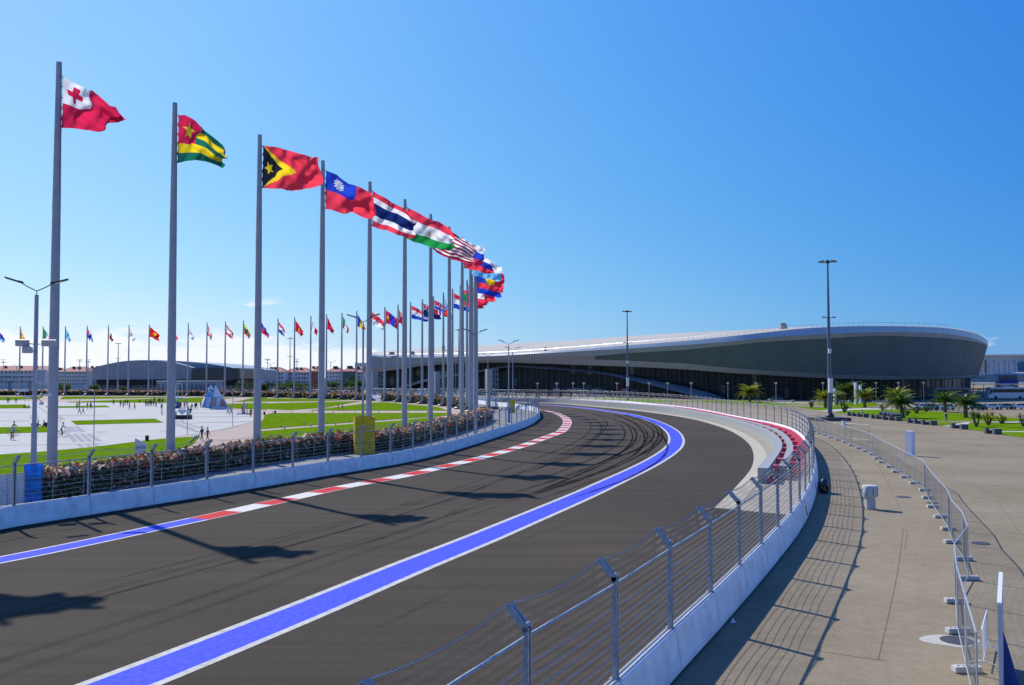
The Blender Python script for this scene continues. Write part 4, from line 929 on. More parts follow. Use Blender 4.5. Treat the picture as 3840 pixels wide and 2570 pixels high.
# ------------------------------------------------------------------ building helpers
M_win = mat('window_glass_hazed', (.14, .155, .17), .3, spec=.4)  # paled so that distance haze is painted into the glass colour
M_wallp = mat('wall_pale', (.70, .66, .60), .85, .08, .1)
M_wallw = mat('wall_white', (.80, .79, .77), .8, .05, .1)
M_tile = mat('roof_tile', (.42, .16, .12), .85, .25, .4)
def block_house(x0, x1, yb, yt, D, label, rows, cols_, wall, roofm, depth=22, group=None, hip=True, bal=False, gxr=None):
    a = W(x0, yb, D); b = W(x1, yb, D); Wd = b.x - a.x; zt = W((x0 + x1) / 2, yt, D).z; zr = zt + (1.9 if hip else .4)
    root = empty('apartment_house' if hip else 'building', ((a.x + b.x) / 2, D, 0), 0, label, 'building', group)
    m = MB(); m.box((0, depth / 2, zt / 2), (Wd, depth, zt), wall); m.build('wall', root)
    m = MB()
    if hip:
        e = .8; m.add([(-Wd/2-e, -e, zt), (Wd/2+e, -e, zt), (Wd/2+e, depth+e, zt), (-Wd/2-e, depth+e, zt), (-Wd/2+5, depth/2, zr+1.6), (Wd/2-5, depth/2, zr+1.6)], [(0,1,5,4), (1,2,5), (2,3,4,5), (3,0,4), (0,3,2,1)], roofm)
    else: m.box((0, depth / 2, zt + .25), (Wd + .6, depth + .6, .5), roofm)
    r = m.build('roof', root)
    if hip:
        for k in range(max(2, int(Wd / 14))):
            m = MB(); xx = -Wd/2 + 6 + (Wd - 12) * (k + .5) / max(2, int(Wd / 14)); m.box((xx, depth * .3, zr + .6), (1.6, 1.2, 1.6), mat('chimney', (.12, .08, .07), .9)); m.box((xx, depth * .3, zr + 1.5), (2, 1.5, .25), M_dark); m.build('chimney', r)
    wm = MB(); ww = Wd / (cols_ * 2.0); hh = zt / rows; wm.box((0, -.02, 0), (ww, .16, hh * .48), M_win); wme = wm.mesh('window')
    bm_ = MB()
    bm_.box((0, -.6, -hh * .32), (ww * 1.5, 1.2, .15), wall); bm_.box((0, -1.15, -hh * .16), (ww * 1.5, .05, hh * .26), M_mull); bme = bm_.mesh('balcony')
    for i in range(cols_):
        for j in range(rows):
            z = (j + .55) * hh; x = -Wd / 2 + (i + .5) * Wd / cols_
            if z < 2: continue
            link('window', wme, root, (x, 0, z))
            if bal and i % 3 == 1: link('balcony', bme, root, (x, 0, z))
    return root
AP = 'apartment houses beyond the park'
block_house(-60, 178, 1440, 1390, 640, 'pale apartment house with red roof at the far left edge', 4, 16, M_wallp, M_tile, group=AP)
block_house(215, 322, 1438, 1394, 600, 'cream apartment block with red roof left of the grey arched hall', 5, 12, M_wallp, M_tile, group=AP)
block_house(322, 352, 1438, 1392, 610, 'grey gable of an apartment block beside the grey arched hall', 5, 3, mat('wall_grey', (.30, .31, .33), .8), M_clad, group=AP)
block_house(898, 966, 1440, 1390, 620, 'white apartment house with red roof right of the dark glass hall', 4, 7, M_wallw, M_tile, group=AP)
block_house(972, 1062, 1440, 1395, 640, 'white balconied apartment house between the second and third poles', 4, 9, M_wallw, M_tile, group=AP, bal=True)
block_house(1066, 1160, 1440, 1396, 655, 'white apartment house with dark balconies left of the fourth big pole', 4, 9, M_wallw, M_tile, group=AP, bal=True)
block_house(1162, 1190, 1442, 1393, 600, 'narrow red brick apartment front behind the fourth big pole', 5, 3, mat('brick_red', (.30, .10, .08), .9), M_tile, group=AP)
block_house(1222, 1278, 1442, 1394, 570, 'white apartment block right of the fourth big pole', 5, 5, M_wallw, M_tile, group=AP)
block_house(1279, 1330, 1442, 1393, 560, 'dark glazed apartment front between two white ones', 5, 5, mat('wall_teal', (.10, .17, .20), .6), M_tile, group=AP, bal=True)
block_house(1331, 1362, 1442, 1396, 565, 'short white apartment block before the tower', 5, 3, M_wallw, M_tile, group=AP)
block_house(1330, 1384, 1430, 1363, 900, 'tall white stepped tower block behind the left end of the arena', 12, 6, M_wallw, M_wallw, group=AP, hip=False)
block_house(178, 214, 1438, 1398, 610, 'low pale house wing behind the nearest flagpole', 4, 4, M_wallw, M_tile, group=AP)

# grey arched hall and its dark glass wing
hall = empty('arched_hall', (0, 0, 0), 0, 'wide grey hall with a low arched roof behind the far flagpoles', 'hall')
hp = [(346, 1380), (400, 1366), (460, 1355.5), (530, 1351), (600, 1353), (660, 1362), (720, 1378), (725, 1423), (540, 1425), (346, 1424)]
Dh = 520
def extr(pts, D, depth, m, name, parent):
    front = [W(x, y, D) for x, y in pts]; back = [Vector((v.x, v.y + depth, v.z)) for v in front]; n = len(pts)
    b = MB(); tri = tessellate_polygon([[Vector((v.x, v.z, 0)) for v in front]])
    b.add([tuple(v) for v in front + back], [tuple(t) for t in tri] + [tuple(i + n for i in t) for t in tri] + [(i, (i+1) % n, (i+1) % n + n, i + n) for i in range(n)], m); return b.build(name, parent)
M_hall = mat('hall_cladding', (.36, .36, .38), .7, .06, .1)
cc = crom([(346, 1380), (400, 1366.5), (460, 1355.5), (530, 1351), (600, 1353.5), (660, 1362), (722, 1379)], 6)
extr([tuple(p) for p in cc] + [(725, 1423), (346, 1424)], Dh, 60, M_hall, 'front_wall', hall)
cc2 = crom([(575, 1350.5), (660, 1354), (740, 1360), (820, 1370), (896, 1385)], 5)
extr([tuple(p) for p in cc2] + [(896, 1425), (575, 1425)], Dh + 8, 90, mat('hall_roof', (.30, .34, .38), .5, .05, .1), 'roof', hall)
for a, b_ in zip(np.linspace(347, 722, 29), np.linspace(347, 722, 29)[1:]):
    ya = float(np.interp((a + b_) / 2, cc[:, 0], cc[:, 1])); v = [W(a + .25, ya + 1.5, Dh - .3), W(b_ - .25, ya + 1.5, Dh - .3), W(b_ - .25, 1423, Dh - .3), W(a + .25, 1423, Dh - .3)]
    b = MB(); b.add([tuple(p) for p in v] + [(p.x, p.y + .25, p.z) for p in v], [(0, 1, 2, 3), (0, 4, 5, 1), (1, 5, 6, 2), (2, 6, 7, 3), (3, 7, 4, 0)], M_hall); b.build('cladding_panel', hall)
b = MB(); a_ = W(362, 1430, Dh + 4); c_ = W(890, 1430, Dh + 4); b.box(((a_.x + c_.x) / 2, Dh + 6, 3.6), (c_.x - a_.x, 4, 7.2), M_glass); b.build('ground_floor', hall)
wing = empty('glass_wing', (0, 0, 0), 0, 'dark glass wing with slanting roof on the right of the arched hall', 'building')
extr([(718, 1385), (796, 1378), (899, 1381), (899, 1421), (862, 1427), (718, 1424)], Dh - 6, 50, mat('wing_glass', (.018, .028, .045), .25, spec=.6), 'glazing', wing)
b = MB()
for k in range(1, 16): x = 718 + k * 11.2; b.box(tuple((W(x, 1400, Dh - 6.3))), (.12, .1, 5.5), M_mull)
b.build('mullions', wing)['kind'] = 'stuff'
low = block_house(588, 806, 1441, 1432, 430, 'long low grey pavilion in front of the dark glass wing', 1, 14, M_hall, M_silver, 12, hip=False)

# white stadium block at the right edge with its fins and signs
D4 = 520
ws = empty('stadium_block', (0, 0, 0), 0, 'big white hall with upright fins behind the arena at the right edge', 'stadium')
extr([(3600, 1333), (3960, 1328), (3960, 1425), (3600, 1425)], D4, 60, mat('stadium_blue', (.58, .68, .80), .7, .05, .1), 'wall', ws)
extr([(3600, 1331.5), (3970, 1326.5), (3970, 1332.5), (3600, 1337)], D4 - 4, 70, M_wallw, 'roof_edge', ws)
for x in (3691, 3702, 3736, 3775, 3812, 3850, 3890): extr([(x, 1351), (x + 3, 1351), (x + 3, 1423), (x, 1423)], D4 - 2.5, 2.4, M_wallw, 'fin', ws)
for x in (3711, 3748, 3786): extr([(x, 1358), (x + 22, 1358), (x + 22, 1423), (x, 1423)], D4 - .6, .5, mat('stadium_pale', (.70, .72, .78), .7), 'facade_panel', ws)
for k in range(5): extr([(3691, 1353 + k * 9.5), (3700, 1353 + k * 9.5), (3700, 1358 + k * 9.5), (3691, 1358 + k * 9.5)], D4 - 2.6, .4, M_win, 'window', ws)
extr([(3816, 1360), (3950, 1358), (3950, 1375), (3820, 1376)], D4 - 3, .8, mat('screen_teal', (.02, .17, .25), .5), 'sign_panel', ws)
extr([(3822, 1380), (3950, 1378), (3950, 1390), (3824, 1391)], D4 - 3, .8, mat('screen_blue', (.01, .12, .42), .5), 'sign_panel', ws)
extr([(3780, 1410), (3812, 1410), (3812, 1413.5), (3780, 1413.5)], D4 - 3, .8, M_black, 'sign_panel', ws)
tent = empty('tent_hall', (0, 0, 0), 0, 'pale low tent-roofed hall between the arena and the white stadium', 'building')
extr([(3641, 1426), (3668, 1412), (3677, 1408), (3723, 1407), (3742, 1414), (3755, 1434), (3641, 1434)], 400, 22, mat('tent', (.60, .60, .60), .8), 'wall', tent)
for x in (3683, 3690, 3672): extr([(x, 1416), (x + 5, 1416), (x + 5, 1418.5), (x, 1418.5)], 399.6, .3, M_black, 'window', tent)
shed = empty('shed', (0, 0, 0), 0, 'grey sheet-metal shed at the right edge behind the coaches', 'shed')
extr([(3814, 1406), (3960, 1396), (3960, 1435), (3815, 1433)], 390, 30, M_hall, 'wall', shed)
for i, (x0, x1, lab) in enumerate(((3737, 3789, 'blue lorry parked beside the pale tent hall'), (3791, 3813, 'blue container with white end beside the grey shed'))):
    t_ = empty('lorry' if i == 0 else 'container', tuple(W((x0 + x1) / 2, 1434, 380) * 1.0)[:2] + (0,), 0, lab, 'lorry' if i == 0 else 'container')
    w_ = (x1 - x0) / FPX * 380; b = MB(); b.box((w_ * .1, 0, 5.2), (w_ * .8, 2.5, 2.2), mat('lorry_blue', (.01, .03, .28), .5)); b.build('cargo_box', t_)
    b = MB(); b.box((-w_ * .42, 0, 4.9), (w_ * .16, 2.4, 1.8), mat('lorry_cab', (.02, .05, .35), .4)); b.build('cab' if i == 0 else 'end_wall', t_)
    b = MB(); b.box((0, 0, 2.0), (w_, 2.0, 3.9), M_dark); b.build('stand', t_)
# canopy line in front of it
can = empty('canopy', (0, 0, 0), 0, 'long thin steel canopy with glass roof behind the white coach', 'canopy')
b = MB(); a_ = W(3650, 1440, 345); c_ = W(3960, 1440, 345)
b.box(((a_.x + c_.x) / 2, 345, W(3700, 1441, 345).z), (c_.x - a_.x, 3, .35), M_silver); b.build('canopy_roof', can)
for k in range(9):
    x = a_.x + (c_.x - a_.x) * k / 8; b = MB(); b.tube([(x, 345, 0), (x, 345, 5)], .12, M_steel, 6); b.build('post', can)
# ------------------------------------------------------------------ street lamps and masts
M_lamp = mat('lamp_post_paint', (.36, .37, .42), .5, .12, 4)
M_lens = mat('lamp_lens', (.75, .74, .68), .3)
M_boxw = mat('cabinet_white', (.72, .72, .72), .5)
def street_lamp(px, py, topz, label, rz=.25, s=1.0, group='double-armed street lamps'):
    g0 = G(px, py); r = empty('street_lamp', (g0[0], g0[1], 0), rz, label, 'lamp', group)
    b = MB(); b.tube([(0, 0, 0), (0, 0, 5.0)], [.14 * s, .125 * s], M_lamp, 12); b.tube([(0, 0, 4.95), (0, 0, topz - .6)], [.105 * s, .09 * s], M_lamp, 12); b.tube([(0, 0, 4.9), (0, 0, 5.05)], .15 * s, M_lamp, 12); b.lathe([(.28, 0), (.28, .04), (.16, .1)], M_lamp); b.build('post', r, True)
    for sx in (-1, 1):
        b = MB(); b.tube([(0, 0, topz - .6), (0, 0, topz - .35), (sx * .5, 0, topz - .1), (sx * .9, 0, topz + .16)], .035, M_dark, 6); b.build('arm', r)
        R = Matrix.Rotation(-sx * math.radians(17), 3, 'Y'); b = MB(); b.box((sx * 1.35, 0, topz + .33), (1.0, .34, .09), M_dark, R=R); b.box((sx * 1.4, 0, topz + .285), (.7, .24, .03), M_lens, R=R); b.box((sx * .92, 0, topz + .2), (.3, .16, .14), M_dark, R=R); b.build('lamp_head', r)
    return r
L1 = street_lamp(123, 1884, 13.9, 'nearest double-armed lamp with floodlights and cameras, by the blue wrap', rz=.35, s=1.35)
for k, (z, x, y, w_) in enumerate(((10.2, -.75, -.1, .8), (10.2, .78, -.2, .85), (9.75, -.42, -.35, .6))):
    b = MB(); b.box((x, y, z), (w_, .16, .42), mat('flood_glass', (.42, .45, .45), .3), R=Matrix.Rotation(.35, 3, 'X')); b.box((x, y + .1, z + .02), (w_ * .8, .14, .32), M_dark, R=Matrix.Rotation(.35, 3, 'X')); b.tube([(x, y, z), (0, 0, z - .1)], .03, M_dark, 5); b.build('floodlight', L1)
b = MB(); b.box((.35, -.12, 8.05), (.62, .25, .85), M_boxw); b.box((.35, -.25, 8.05), (.52, .01, .74), mat('cabinet_grey', (.4, .42, .42), .5)); b.build('cabinet', L1)
for x, y, z, rx in ((-.6, -.2, 7.15, .5), (-.35, -.35, 6.75, -.3), (.75, -.2, 6.85, .2)):
    b = MB(); b.box((x, y, z), (.5, .15, .13), M_boxw, rz=rx); b.tube([(x, y, z), (0, 0, z - .15)], .025, M_dark, 5); b.build('camera', L1)
b = MB(); b.lathe([(.05, 0), (.13, .05), (.15, .15), (.10, .22)], M_boxw, (.42, -.2, 6.2)); b.tube([(.42, -.2, 6.45), (.2, -.1, 6.6), (0, 0, 6.6)], .025, M_dark, 5); b.build('dome_camera', L1, True)
street_lamp(1360, 1700, 14.1, 'double-armed lamp rising behind the yellow wrap', rz=-.25, s=1.1)
L3 = street_lamp(1781, 1635, 14.0, 'double-armed lamp standing on the strip inside the barrier bend', rz=.5, s=1.2)
street_lamp(1908, 1584, 14.0, 'double-armed lamp with a blue foot sleeve inside the bend', rz=0)
street_lamp(1923, 1548, 14.2, 'double-armed lamp rising from the small yellow wrap', rz=0)
street_lamp(1830, 1523, 14.0, 'double-armed lamp behind the screen tower', rz=0)
for i, (x, y, D, lab) in enumerate(((1708.8, 1336, 259, 'far double-armed lamp seen between the big poles before the arena'), (1240, 1356, 350, 'far double-armed lamp over the apartment roofs beside the fourth pole'), (1014, 1362, 380, 'far double-armed lamp left of the mast over the apartments'), (62, 1370, 380, 'far double-armed lamp at the far left over the red roofs'), (571, 1370, 380, 'thin double-armed lamp in front of the grey arched hall'))):
    p = W(x, 1414, D); g0 = p; r = empty('street_lamp', (p.x, p.y, 0), 0, lab, 'lamp', 'double-armed street lamps'); tz = W(x, y, D).z
    b = MB(); b.tube([(0, 0, 0), (0, 0, tz - .3)], .11, M_lamp, 6); b.build('post', r)
    for sx in (-1, 1): b = MB(); b.tube([(0, 0, tz - .5), (sx * 1.1, 0, tz)], .05, M_dark, 4); b.box((sx * 1.6, 0, tz + .12), (1.1, .3, .1), M_dark); b.build('lamp_head', r)
# flood masts
def mast(x, y, tz, label, plinth=False, D=None, cab=False, ry=1.0, dark=True):
    if D is None: g0 = G(x, y)
    else: p = W(x, 1414, D); g0 = (p.x, p.y)
    m = M_dark2 if dark else M_lamp
    r = empty('light_mast', (g0[0], g0[1], 0), .2, label, 'mast', 'tall masts with a ring of floodlights')
    b = MB()
    b.tube([(0, 0, .6), (0, 0, 9)], [.42 * ry, .36 * ry], m, 12); b.tube([(0, 0, 8.95), (0, 0, 18.5)], [.33 * ry, .26 * ry], m, 12); b.tube([(0, 0, 18.4), (0, 0, tz - .3)], [.23 * ry, .14 * ry], m, 12); b.build('shaft', r, True)
    b = MB(); b.tube([(.9 * math.cos(a), .9 * math.sin(a), tz - .25) for a in np.linspace(0, 2 * PI, 17)], .05, M_dark, 5)
    for a in np.linspace(0, 2 * PI, 5)[:4]: b.tube([(0, 0, tz - .25), (.9 * math.cos(a), .9 * math.sin(a), tz - .25)], .05, M_dark, 4)
    b.tube([(0, 0, tz - .5), (0, 0, tz + .1)], .3, M_dark, 10); b.build('head_ring', r)
    fb = MB(); fb.box((1.35, 0, 0), (.62, .5, .14), M_dark, R=Matrix.Rotation(math.radians(14), 3, 'Y')); fb.box((1.36, 0, -.09), (.5, .4, .03), M_lens, R=Matrix.Rotation(math.radians(14), 3, 'Y')); fb.tube([(.9, 0, -.1), (1.2, 0, 0)], .05, M_dark, 4); fme = fb.mesh('floodlight')
    for k in range(8): link('floodlight', fme, r, (0, 0, tz - .15), k * PI / 4 + .2)
    b = MB()
    for sx in (-1, 1): b.box((sx * .95, 0, 18.6), (.8, .4, .25), M_lamp); b.tube([(0, 0, 18.5), (sx * .9, 0, 18.55)], .05, M_dark, 5)
    b.build('side_lights', r)
    if cab: b = MB(); b.box((-.1, -.5, 6.3), (.75, .35, 2.6), M_boxw); b.box((-.1, -.42, 12.5), (.5, .25, .8), M_boxw); b.build('cabinet', r)
    if plinth:
        b = MB(); b.prism([(-2.9, -2.1), (2.9, -2.1), (3.1, 2.1), (-3.1, 2.1)], 0.0, .55, M_stone); b.lathe([(.75, .55), (.75, .9), (.5, 1.3)], M_dark); b.build('plinth', r)
    return r
M_dark2 = mat('mast_paint', (.13, .145, .17), .45, .15, 3, metal=.3)
mast(3113, 1577.5, 28.9, 'tall near light mast on a dark plinth in front of the arena', True, cab=True)
mast(2354, 1508.5, 28.6, 'middle light mast in front of the arena beam', cab=True, dark=True)
mast(442, 0, 26.8, 'light mast rising over the grey arched hall', D=487, dark=False, ry=1.1)
mast(1087, 0, 28, 'light mast between the flags over the apartment houses', D=452, ry=.9)
mast(1720, 0, 28, 'light mast half hidden by the crowded poles', D=376, ry=.8)
for x, y, lab in ((298, 1353, 'short light mast left of the arched hall roof'), (330, 1356, 'green-topped light mast beside the arched hall'), (11, 1358, 'light mast at the far left edge'), (1003, 1349, 'distant light mast at the left of the apartment row'), (1113, 1356, 'distant light mast before the balconied apartments')):
    mast(x, 0, W(x, y, 520).z, lab, D=520, ry=.6, dark=False)
# small plaza lamps before the arena
b = MB(); b.tube([(0, 0, 0), (0, 0, 5.6)], .09, M_lamp, 8); pm = b.mesh('post', True)
b = MB(); b.lathe([(.12, 5.5), (.5, 5.95), (.55, 6.05), (.05, 6.1)], mat('lamp_glass', (.5, .52, .55), .4), n=10); hm = b.mesh('lamp_head', True)
sl = [('7', x) for x in (278, 452, 600, 697, 998, 1288, 1455, 1668, 2000, 2253)] + [('4', x) for x in (70, 495, 975, 1178, 1405)]
labs = ['leftmost low lamp before the arena glass', 'low lamp above the pink sign before the arena', 'third low lamp from the left before the arena', 'low lamp with a bright head before the dark glass', 'low lamp just left of the middle light mast', 'low lamp right of the middle light mast', 'low lamp under the sloping arena beam', 'low lamp beyond the end of the red barrier top', 'low lamp near the foot of the arena beam', 'low lamp right of the lone palm', 'low lamp left of the tall near mast', 'low lamp among the yellow palms by the near mast', 'low lamp right of the yellow palms', 'low lamp behind the biggest left palm', 'low lamp just left of the dark coach']
for (k, x), lab in zip(sl, labs):
    p = W(q(k, x, 0)[0], 1414, 276 if k == '7' else 272); r = empty('plaza_lamp', (p.x, p.y, 0), 0, lab, 'lamp', 'low lamps in front of the arena'); link('post', pm, r); link('lamp_head', hm, r)
for (k, x, yb, h_, lab) in (('4', 605, 890, 4.5, 'white square pylon left of the yellow palms'), ('4', 795, 885, 6.2, 'white square pylon between two palms'), ('H', 1064, 620, 5.2, 'thin white pylon before the arena')):
    g0 = GQ(k, x, yb); r = empty('pylon', (g0[0], g0[1], 0), .3, lab, 'pylon'); b = MB(); b.box((0, 0, h_ / 2), (.62, .62, h_), M_boxw); b.build('shaft', r); b = MB(); b.box((0, 0, h_ + .04), (.66, .66, .08), M_lamp); b.build('cap', r)

# ------------------------------------------------------------------ wraps, towers, props inside the bend
M_yel = mat('yellow_foam', (.50, .38, .01), .9, .2, 2); M_bwr = mat('blue_wrap', (.02, .32, .80), .6, .3, 3, transl=.45)
def wrap(px, py, wd, h_, m, label, rz=0.0, ragged=False, panels=1):
    g0 = G(px, py); r = empty('padding', (g0[0], g0[1], 0), rz, label, 'padding'); n = panels; 
    for k in range(n):
        b = MB(); x0 = -wd / 2 + wd * k / n; w_ = wd / n - .015
        top = [h_ + (random.uniform(-.12, .12) if ragged else 0) for _ in range(4)]
        for yy in (-wd * .38, wd * .38):
            b.add([(x0, yy - .05, 0), (x0 + w_, yy - .05, 0), (x0 + w_, yy + .05, 0), (x0, yy + .05, 0), (x0, yy - .05, top[0]), (x0 + w_, yy - .05, top[1]), (x0 + w_, yy + .05, top[2]), (x0, yy + .05, top[3])], [(0,3,2,1), (4,5,6,7), (0,1,5,4), (1,2,6,5), (2,3,7,6), (3,0,4,7)], m)
        b.build('pad', r)
    for sx in (-1, 1):
        b = MB(); b.box((sx * wd / 2, 0, h_ / 2), (.08, wd * .76, h_), m); b.build('pad', r)
    for z in (.3, .6):
        b = MB(); b.box((0, 0, h_ * z), (wd + .12, wd * .76 + .14, .04), M_dark); b.build('strap', r)
    return r
wrap(1365, 1702, 1.95, 3.85, M_yel, 'tall yellow foam padding round a lamp foot behind the fence', .3, True, 4)
wrap(124, 1884, .95, 2.45, M_bwr, 'ragged bright blue plastic wrapped round the nearest lamp foot', .4, True, 3)
wrap(1922, 1549, 1.0, 2.9, M_yel, 'small yellow padding far inside the bend', 0, False, 3)
wrap(1909, 1585, .3, 2.5, mat('blue_sleeve', (.01, .14, .62), .5), 'narrow blue sleeve on a lamp post inside the bend', 0, False, 1)
for x, y, D, w_, h_, lab in ((1588, 1494, 335, 2.2, 3.5, 'sky blue cabin beside the hedge at the plaza exit'), (1572, 1496, 333, 1.4, 3.3, 'second small blue cabin at the plaza exit')):
    p = W(x, 1414, D); r = empty('cabin', (p.x, p.y, 0), 0, lab, 'cabin'); b = MB(); b.box((0, 0, h_ / 2), (w_, w_, h_), mat('cabin_blue', (.05, .28, .62), .5)); b.build('body', r); b = MB(); b.box((0, 0, h_ + .06), (w_ + .15, w_ + .15, .12), M_boxw); b.build('roof', r); b = MB(); b.box((0, -w_ / 2 - .01, h_ * .42), (w_ * .5, .03, h_ * .7), mat('cabin_door', (.12, .36, .7), .5)); b.build('door', r)
M_mesh = mat('screen_back', (.30, .32, .32), .6, .2, 3)
def tower(px, py, D, wd, zt, zb, label):
    p = W(px, 1414, D); r = empty('screen_tower', (p.x, p.y, 0), .35, label, 'tower')
    b = MB(); b.box((-wd * .28, 0, (zt + zb) / 2), (wd * .45, wd * .7, zt - zb), M_mesh); b.build('screen', r)
    b = MB(); x0, x1 = -.02, wd * .55
    for x in (x0, x1):
        for y in (-wd * .35, wd * .35): b.tube([(x, y, 0), (x, y, zt)], .06, M_steel, 4)
    n = 8
    for k in range(n):
        z0, z1 = zt * k / n, zt * (k + 1) / n
        for y in (-wd * .35, wd * .35): b.tube([(x0, y, z0), (x1, y, z1)], .04, M_steel, 4); b.tube([(x0, y, z1), (x1, y, z1)], .05, M_steel, 4)
    b.build('truss', r)
    b = MB(); b.box((-wd * .3, 0, zb * .45), (wd * .35, wd * .5, zb * .9), M_lamp); b.build('cabinet', r); b = MB(); b.box((0, 0, .25), (wd * 1.2, wd, .5), M_stone); b.build('ballast', r)
tower(1842, 0, 221, 2.6, 9.9, 4.4, 'grey screen tower on a truss just inside the bend')
tower(1647, 0, 292, 3.2, 9.8, 2.6, 'second screen tower seen between the big flagpoles')
tower(1416, 0, 345, 4.6, 10.2, 3.2, 'wide white truss tower at the plaza gate')
# low mesh fence in front of the near hedge
lf = empty('mesh_fence', (0, 0, 0), 0, 'thin pale post fence just in front of the near hedge', 'fence')
c = offset(HF[np.argmin(np.linalg.norm(HF - GQ('5', 262, 398), axis=1)):], .6); pts = resample(c, 2.7)
b = MB(); b.tube([(0, 0, 0), (0, 0, 2.0)], .022, M_lamp, 5); pmesh = b.mesh('post')
for p in pts: link('post', pmesh, lf, (p[0], p[1], 0))
b = MB()
for z in (.1, 1.0, 1.95): b.tube([(p[0], p[1], z) for p in pts], .012, M_wire, 4)
b.build('wire', lf)

# ------------------------------------------------------------------ apron: temporary fence, bollards, column
M_foot = mat('concrete_foot', (.50, .50, .47), .9, .15, 6)
M_tube = mat('fence_tube', (.50, .52, .55), .4, metal=.4)
feet = P('4', [(300, 1090), (360, 1112), (430, 1135), (465, 1152), (515, 1167), (567, 1188), (634, 1210), (695, 1232), (755, 1260), (825, 1285), (885, 1312), (945, 1342), (988, 1377), (1030, 1413), (1100, 1455), (1160, 1500), (1240, 1548)]) + P('3', [(1480, 280), (1545, 325), (1565, 373), (1600, 432), (1645, 497), (1698, 575), (1720, 658), (1795, 768), (1828, 893), (1745, 1040), (1760, 1232), (1815, 1480)])
fg = [G(*p) for p in feet]; fg.append(fg[-1] + (fg[-1] - fg[-2]) * 1.0)
def net_flat():
    b = MB(); r_ = .0025; L = 1.0; H_2 = 1.9
    for k in range(26): b.tube([(k / 26, 0, 0), (k / 26, 0, H_2)], r_, M_net, 3, cap=False)
    for k in range(9): b.tube([(0, 0, k * H_2 / 8), (1, 0, k * H_2 / 8)], r_, M_net, 3, cap=False)
    return b.mesh('mesh')
ME_flat = net_flat()
fb = MB(); fb.box((0, 0, .075), (.72, .24, .15), M_foot); [fb.box((x, 0, .152), (.06, .07, .006), M_dark) for x in (-.22, -.08, .08, .22)]; ME_foot = fb.mesh('foot')
pb = MB(); pb.tube([(0, 0, .1), (0, 0, 2.08)], .024, M_tube, 6); ME_fp = pb.mesh('post', True)
words = ['farthest', 'second farthest', 'third farthest', 'fourth farthest']
for i in range(len(fg) - 1):
    a, c = fg[i], fg[i + 1]; L = float(np.linalg.norm(c - a)); ang = math.atan2(c[1] - a[1], c[0] - a[0])
    near_ = len(fg) - 1 - i
    lab = ('mesh fence panel on concrete feet, number %d counted from the camera end' % near_) if False else None
    ordw = ['nearest', 'second', 'third', 'fourth', 'fifth', 'sixth', 'seventh', 'eighth', 'ninth', 'tenth', 'eleventh', 'twelfth', 'thirteenth', 'fourteenth', 'fifteenth', 'sixteenth', 'seventeenth', 'eighteenth', 'nineteenth', 'twentieth', 'twenty-first', 'twenty-second', 'twenty-third', 'twenty-fourth', 'twenty-fifth', 'twenty-sixth', 'twenty-seventh', 'twenty-eighth', 'twenty-ninth', 'thirtieth']
    lab = ordw[near_ - 1] + ' temporary mesh fence panel from the bottom right corner' if near_ < 16 else ordw[len(fg) - 1 - near_] .replace('nearest', 'first') + ' temporary mesh fence panel counted from the tall mast'
    r = empty('temporary_fence', (a[0], a[1], 0), ang, lab, 'temporary fence', 'temporary fence panels on the apron')
    link('foot', ME_foot, r, (0, 0, 0), -ang + .03 + random.uniform(-.08, .08))
    link('post', ME_fp, r, (.05, 0, 0)); link('post', ME_fp, r, (L - .05, 0, 0))
    b = MB(); b.tube([(.05, 0, 2.06), (L - .05, 0, 2.06)], .024, M_tube, 6); link('rail', b.mesh('rail', True), r); b = MB(); b.tube([(.05, 0, .16), (L - .05, 0, .16)], .02, M_tube, 6); link('rail', b.mesh('rail', True), r)
    link('mesh', ME_flat, r, (.05, 0, .16), scale=(L - .1, 1, 1))
link('foot', ME_foot, r, (float(np.linalg.norm(fg[-1] - fg[-2])), 0, 0), -ang)
# large single frames further off
for (k, x0, x1, yb, hh, lab) in (('4', -5, 150, 948, 2.2, 'large empty fence frame beyond the bend, left one'), ('4', 290, 452, 1100, 2.1, 'large empty fence frame left of the mast plinth'), ('4', 700, 920, 1228, 2.1, 'large fence frame right of the small white bin')):
    a = GQ(k, x0, yb - 25 if x0 < 600 else yb - 15); c = GQ(k, x1, yb); r = empty('barrier_gate', (a[0], a[1], 0), math.atan2(c[1] - a[1], c[0] - a[0]), lab, 'gate'); L = float(np.linalg.norm(c - a))
    b = MB(); b.tube([(0, 0, 0), (0, 0, hh), (L, 0, hh), (L, 0, 0)], .03, M_steel, 6); b.tube([(0, 0, .3), (L, 0, .3)], .02, M_steel, 5); b.build('frame', r); link('mesh', ME_flat, r, (0, 0, .2), scale=(L, 1, 1)); link('foot', ME_foot, r, (L, 0, 0))
def simple(name, px, py, label, cat, rz=0, group=None):
    g0 = G(px, py); return empty(name, (g0[0], g0[1], 0), rz, label, cat, group)
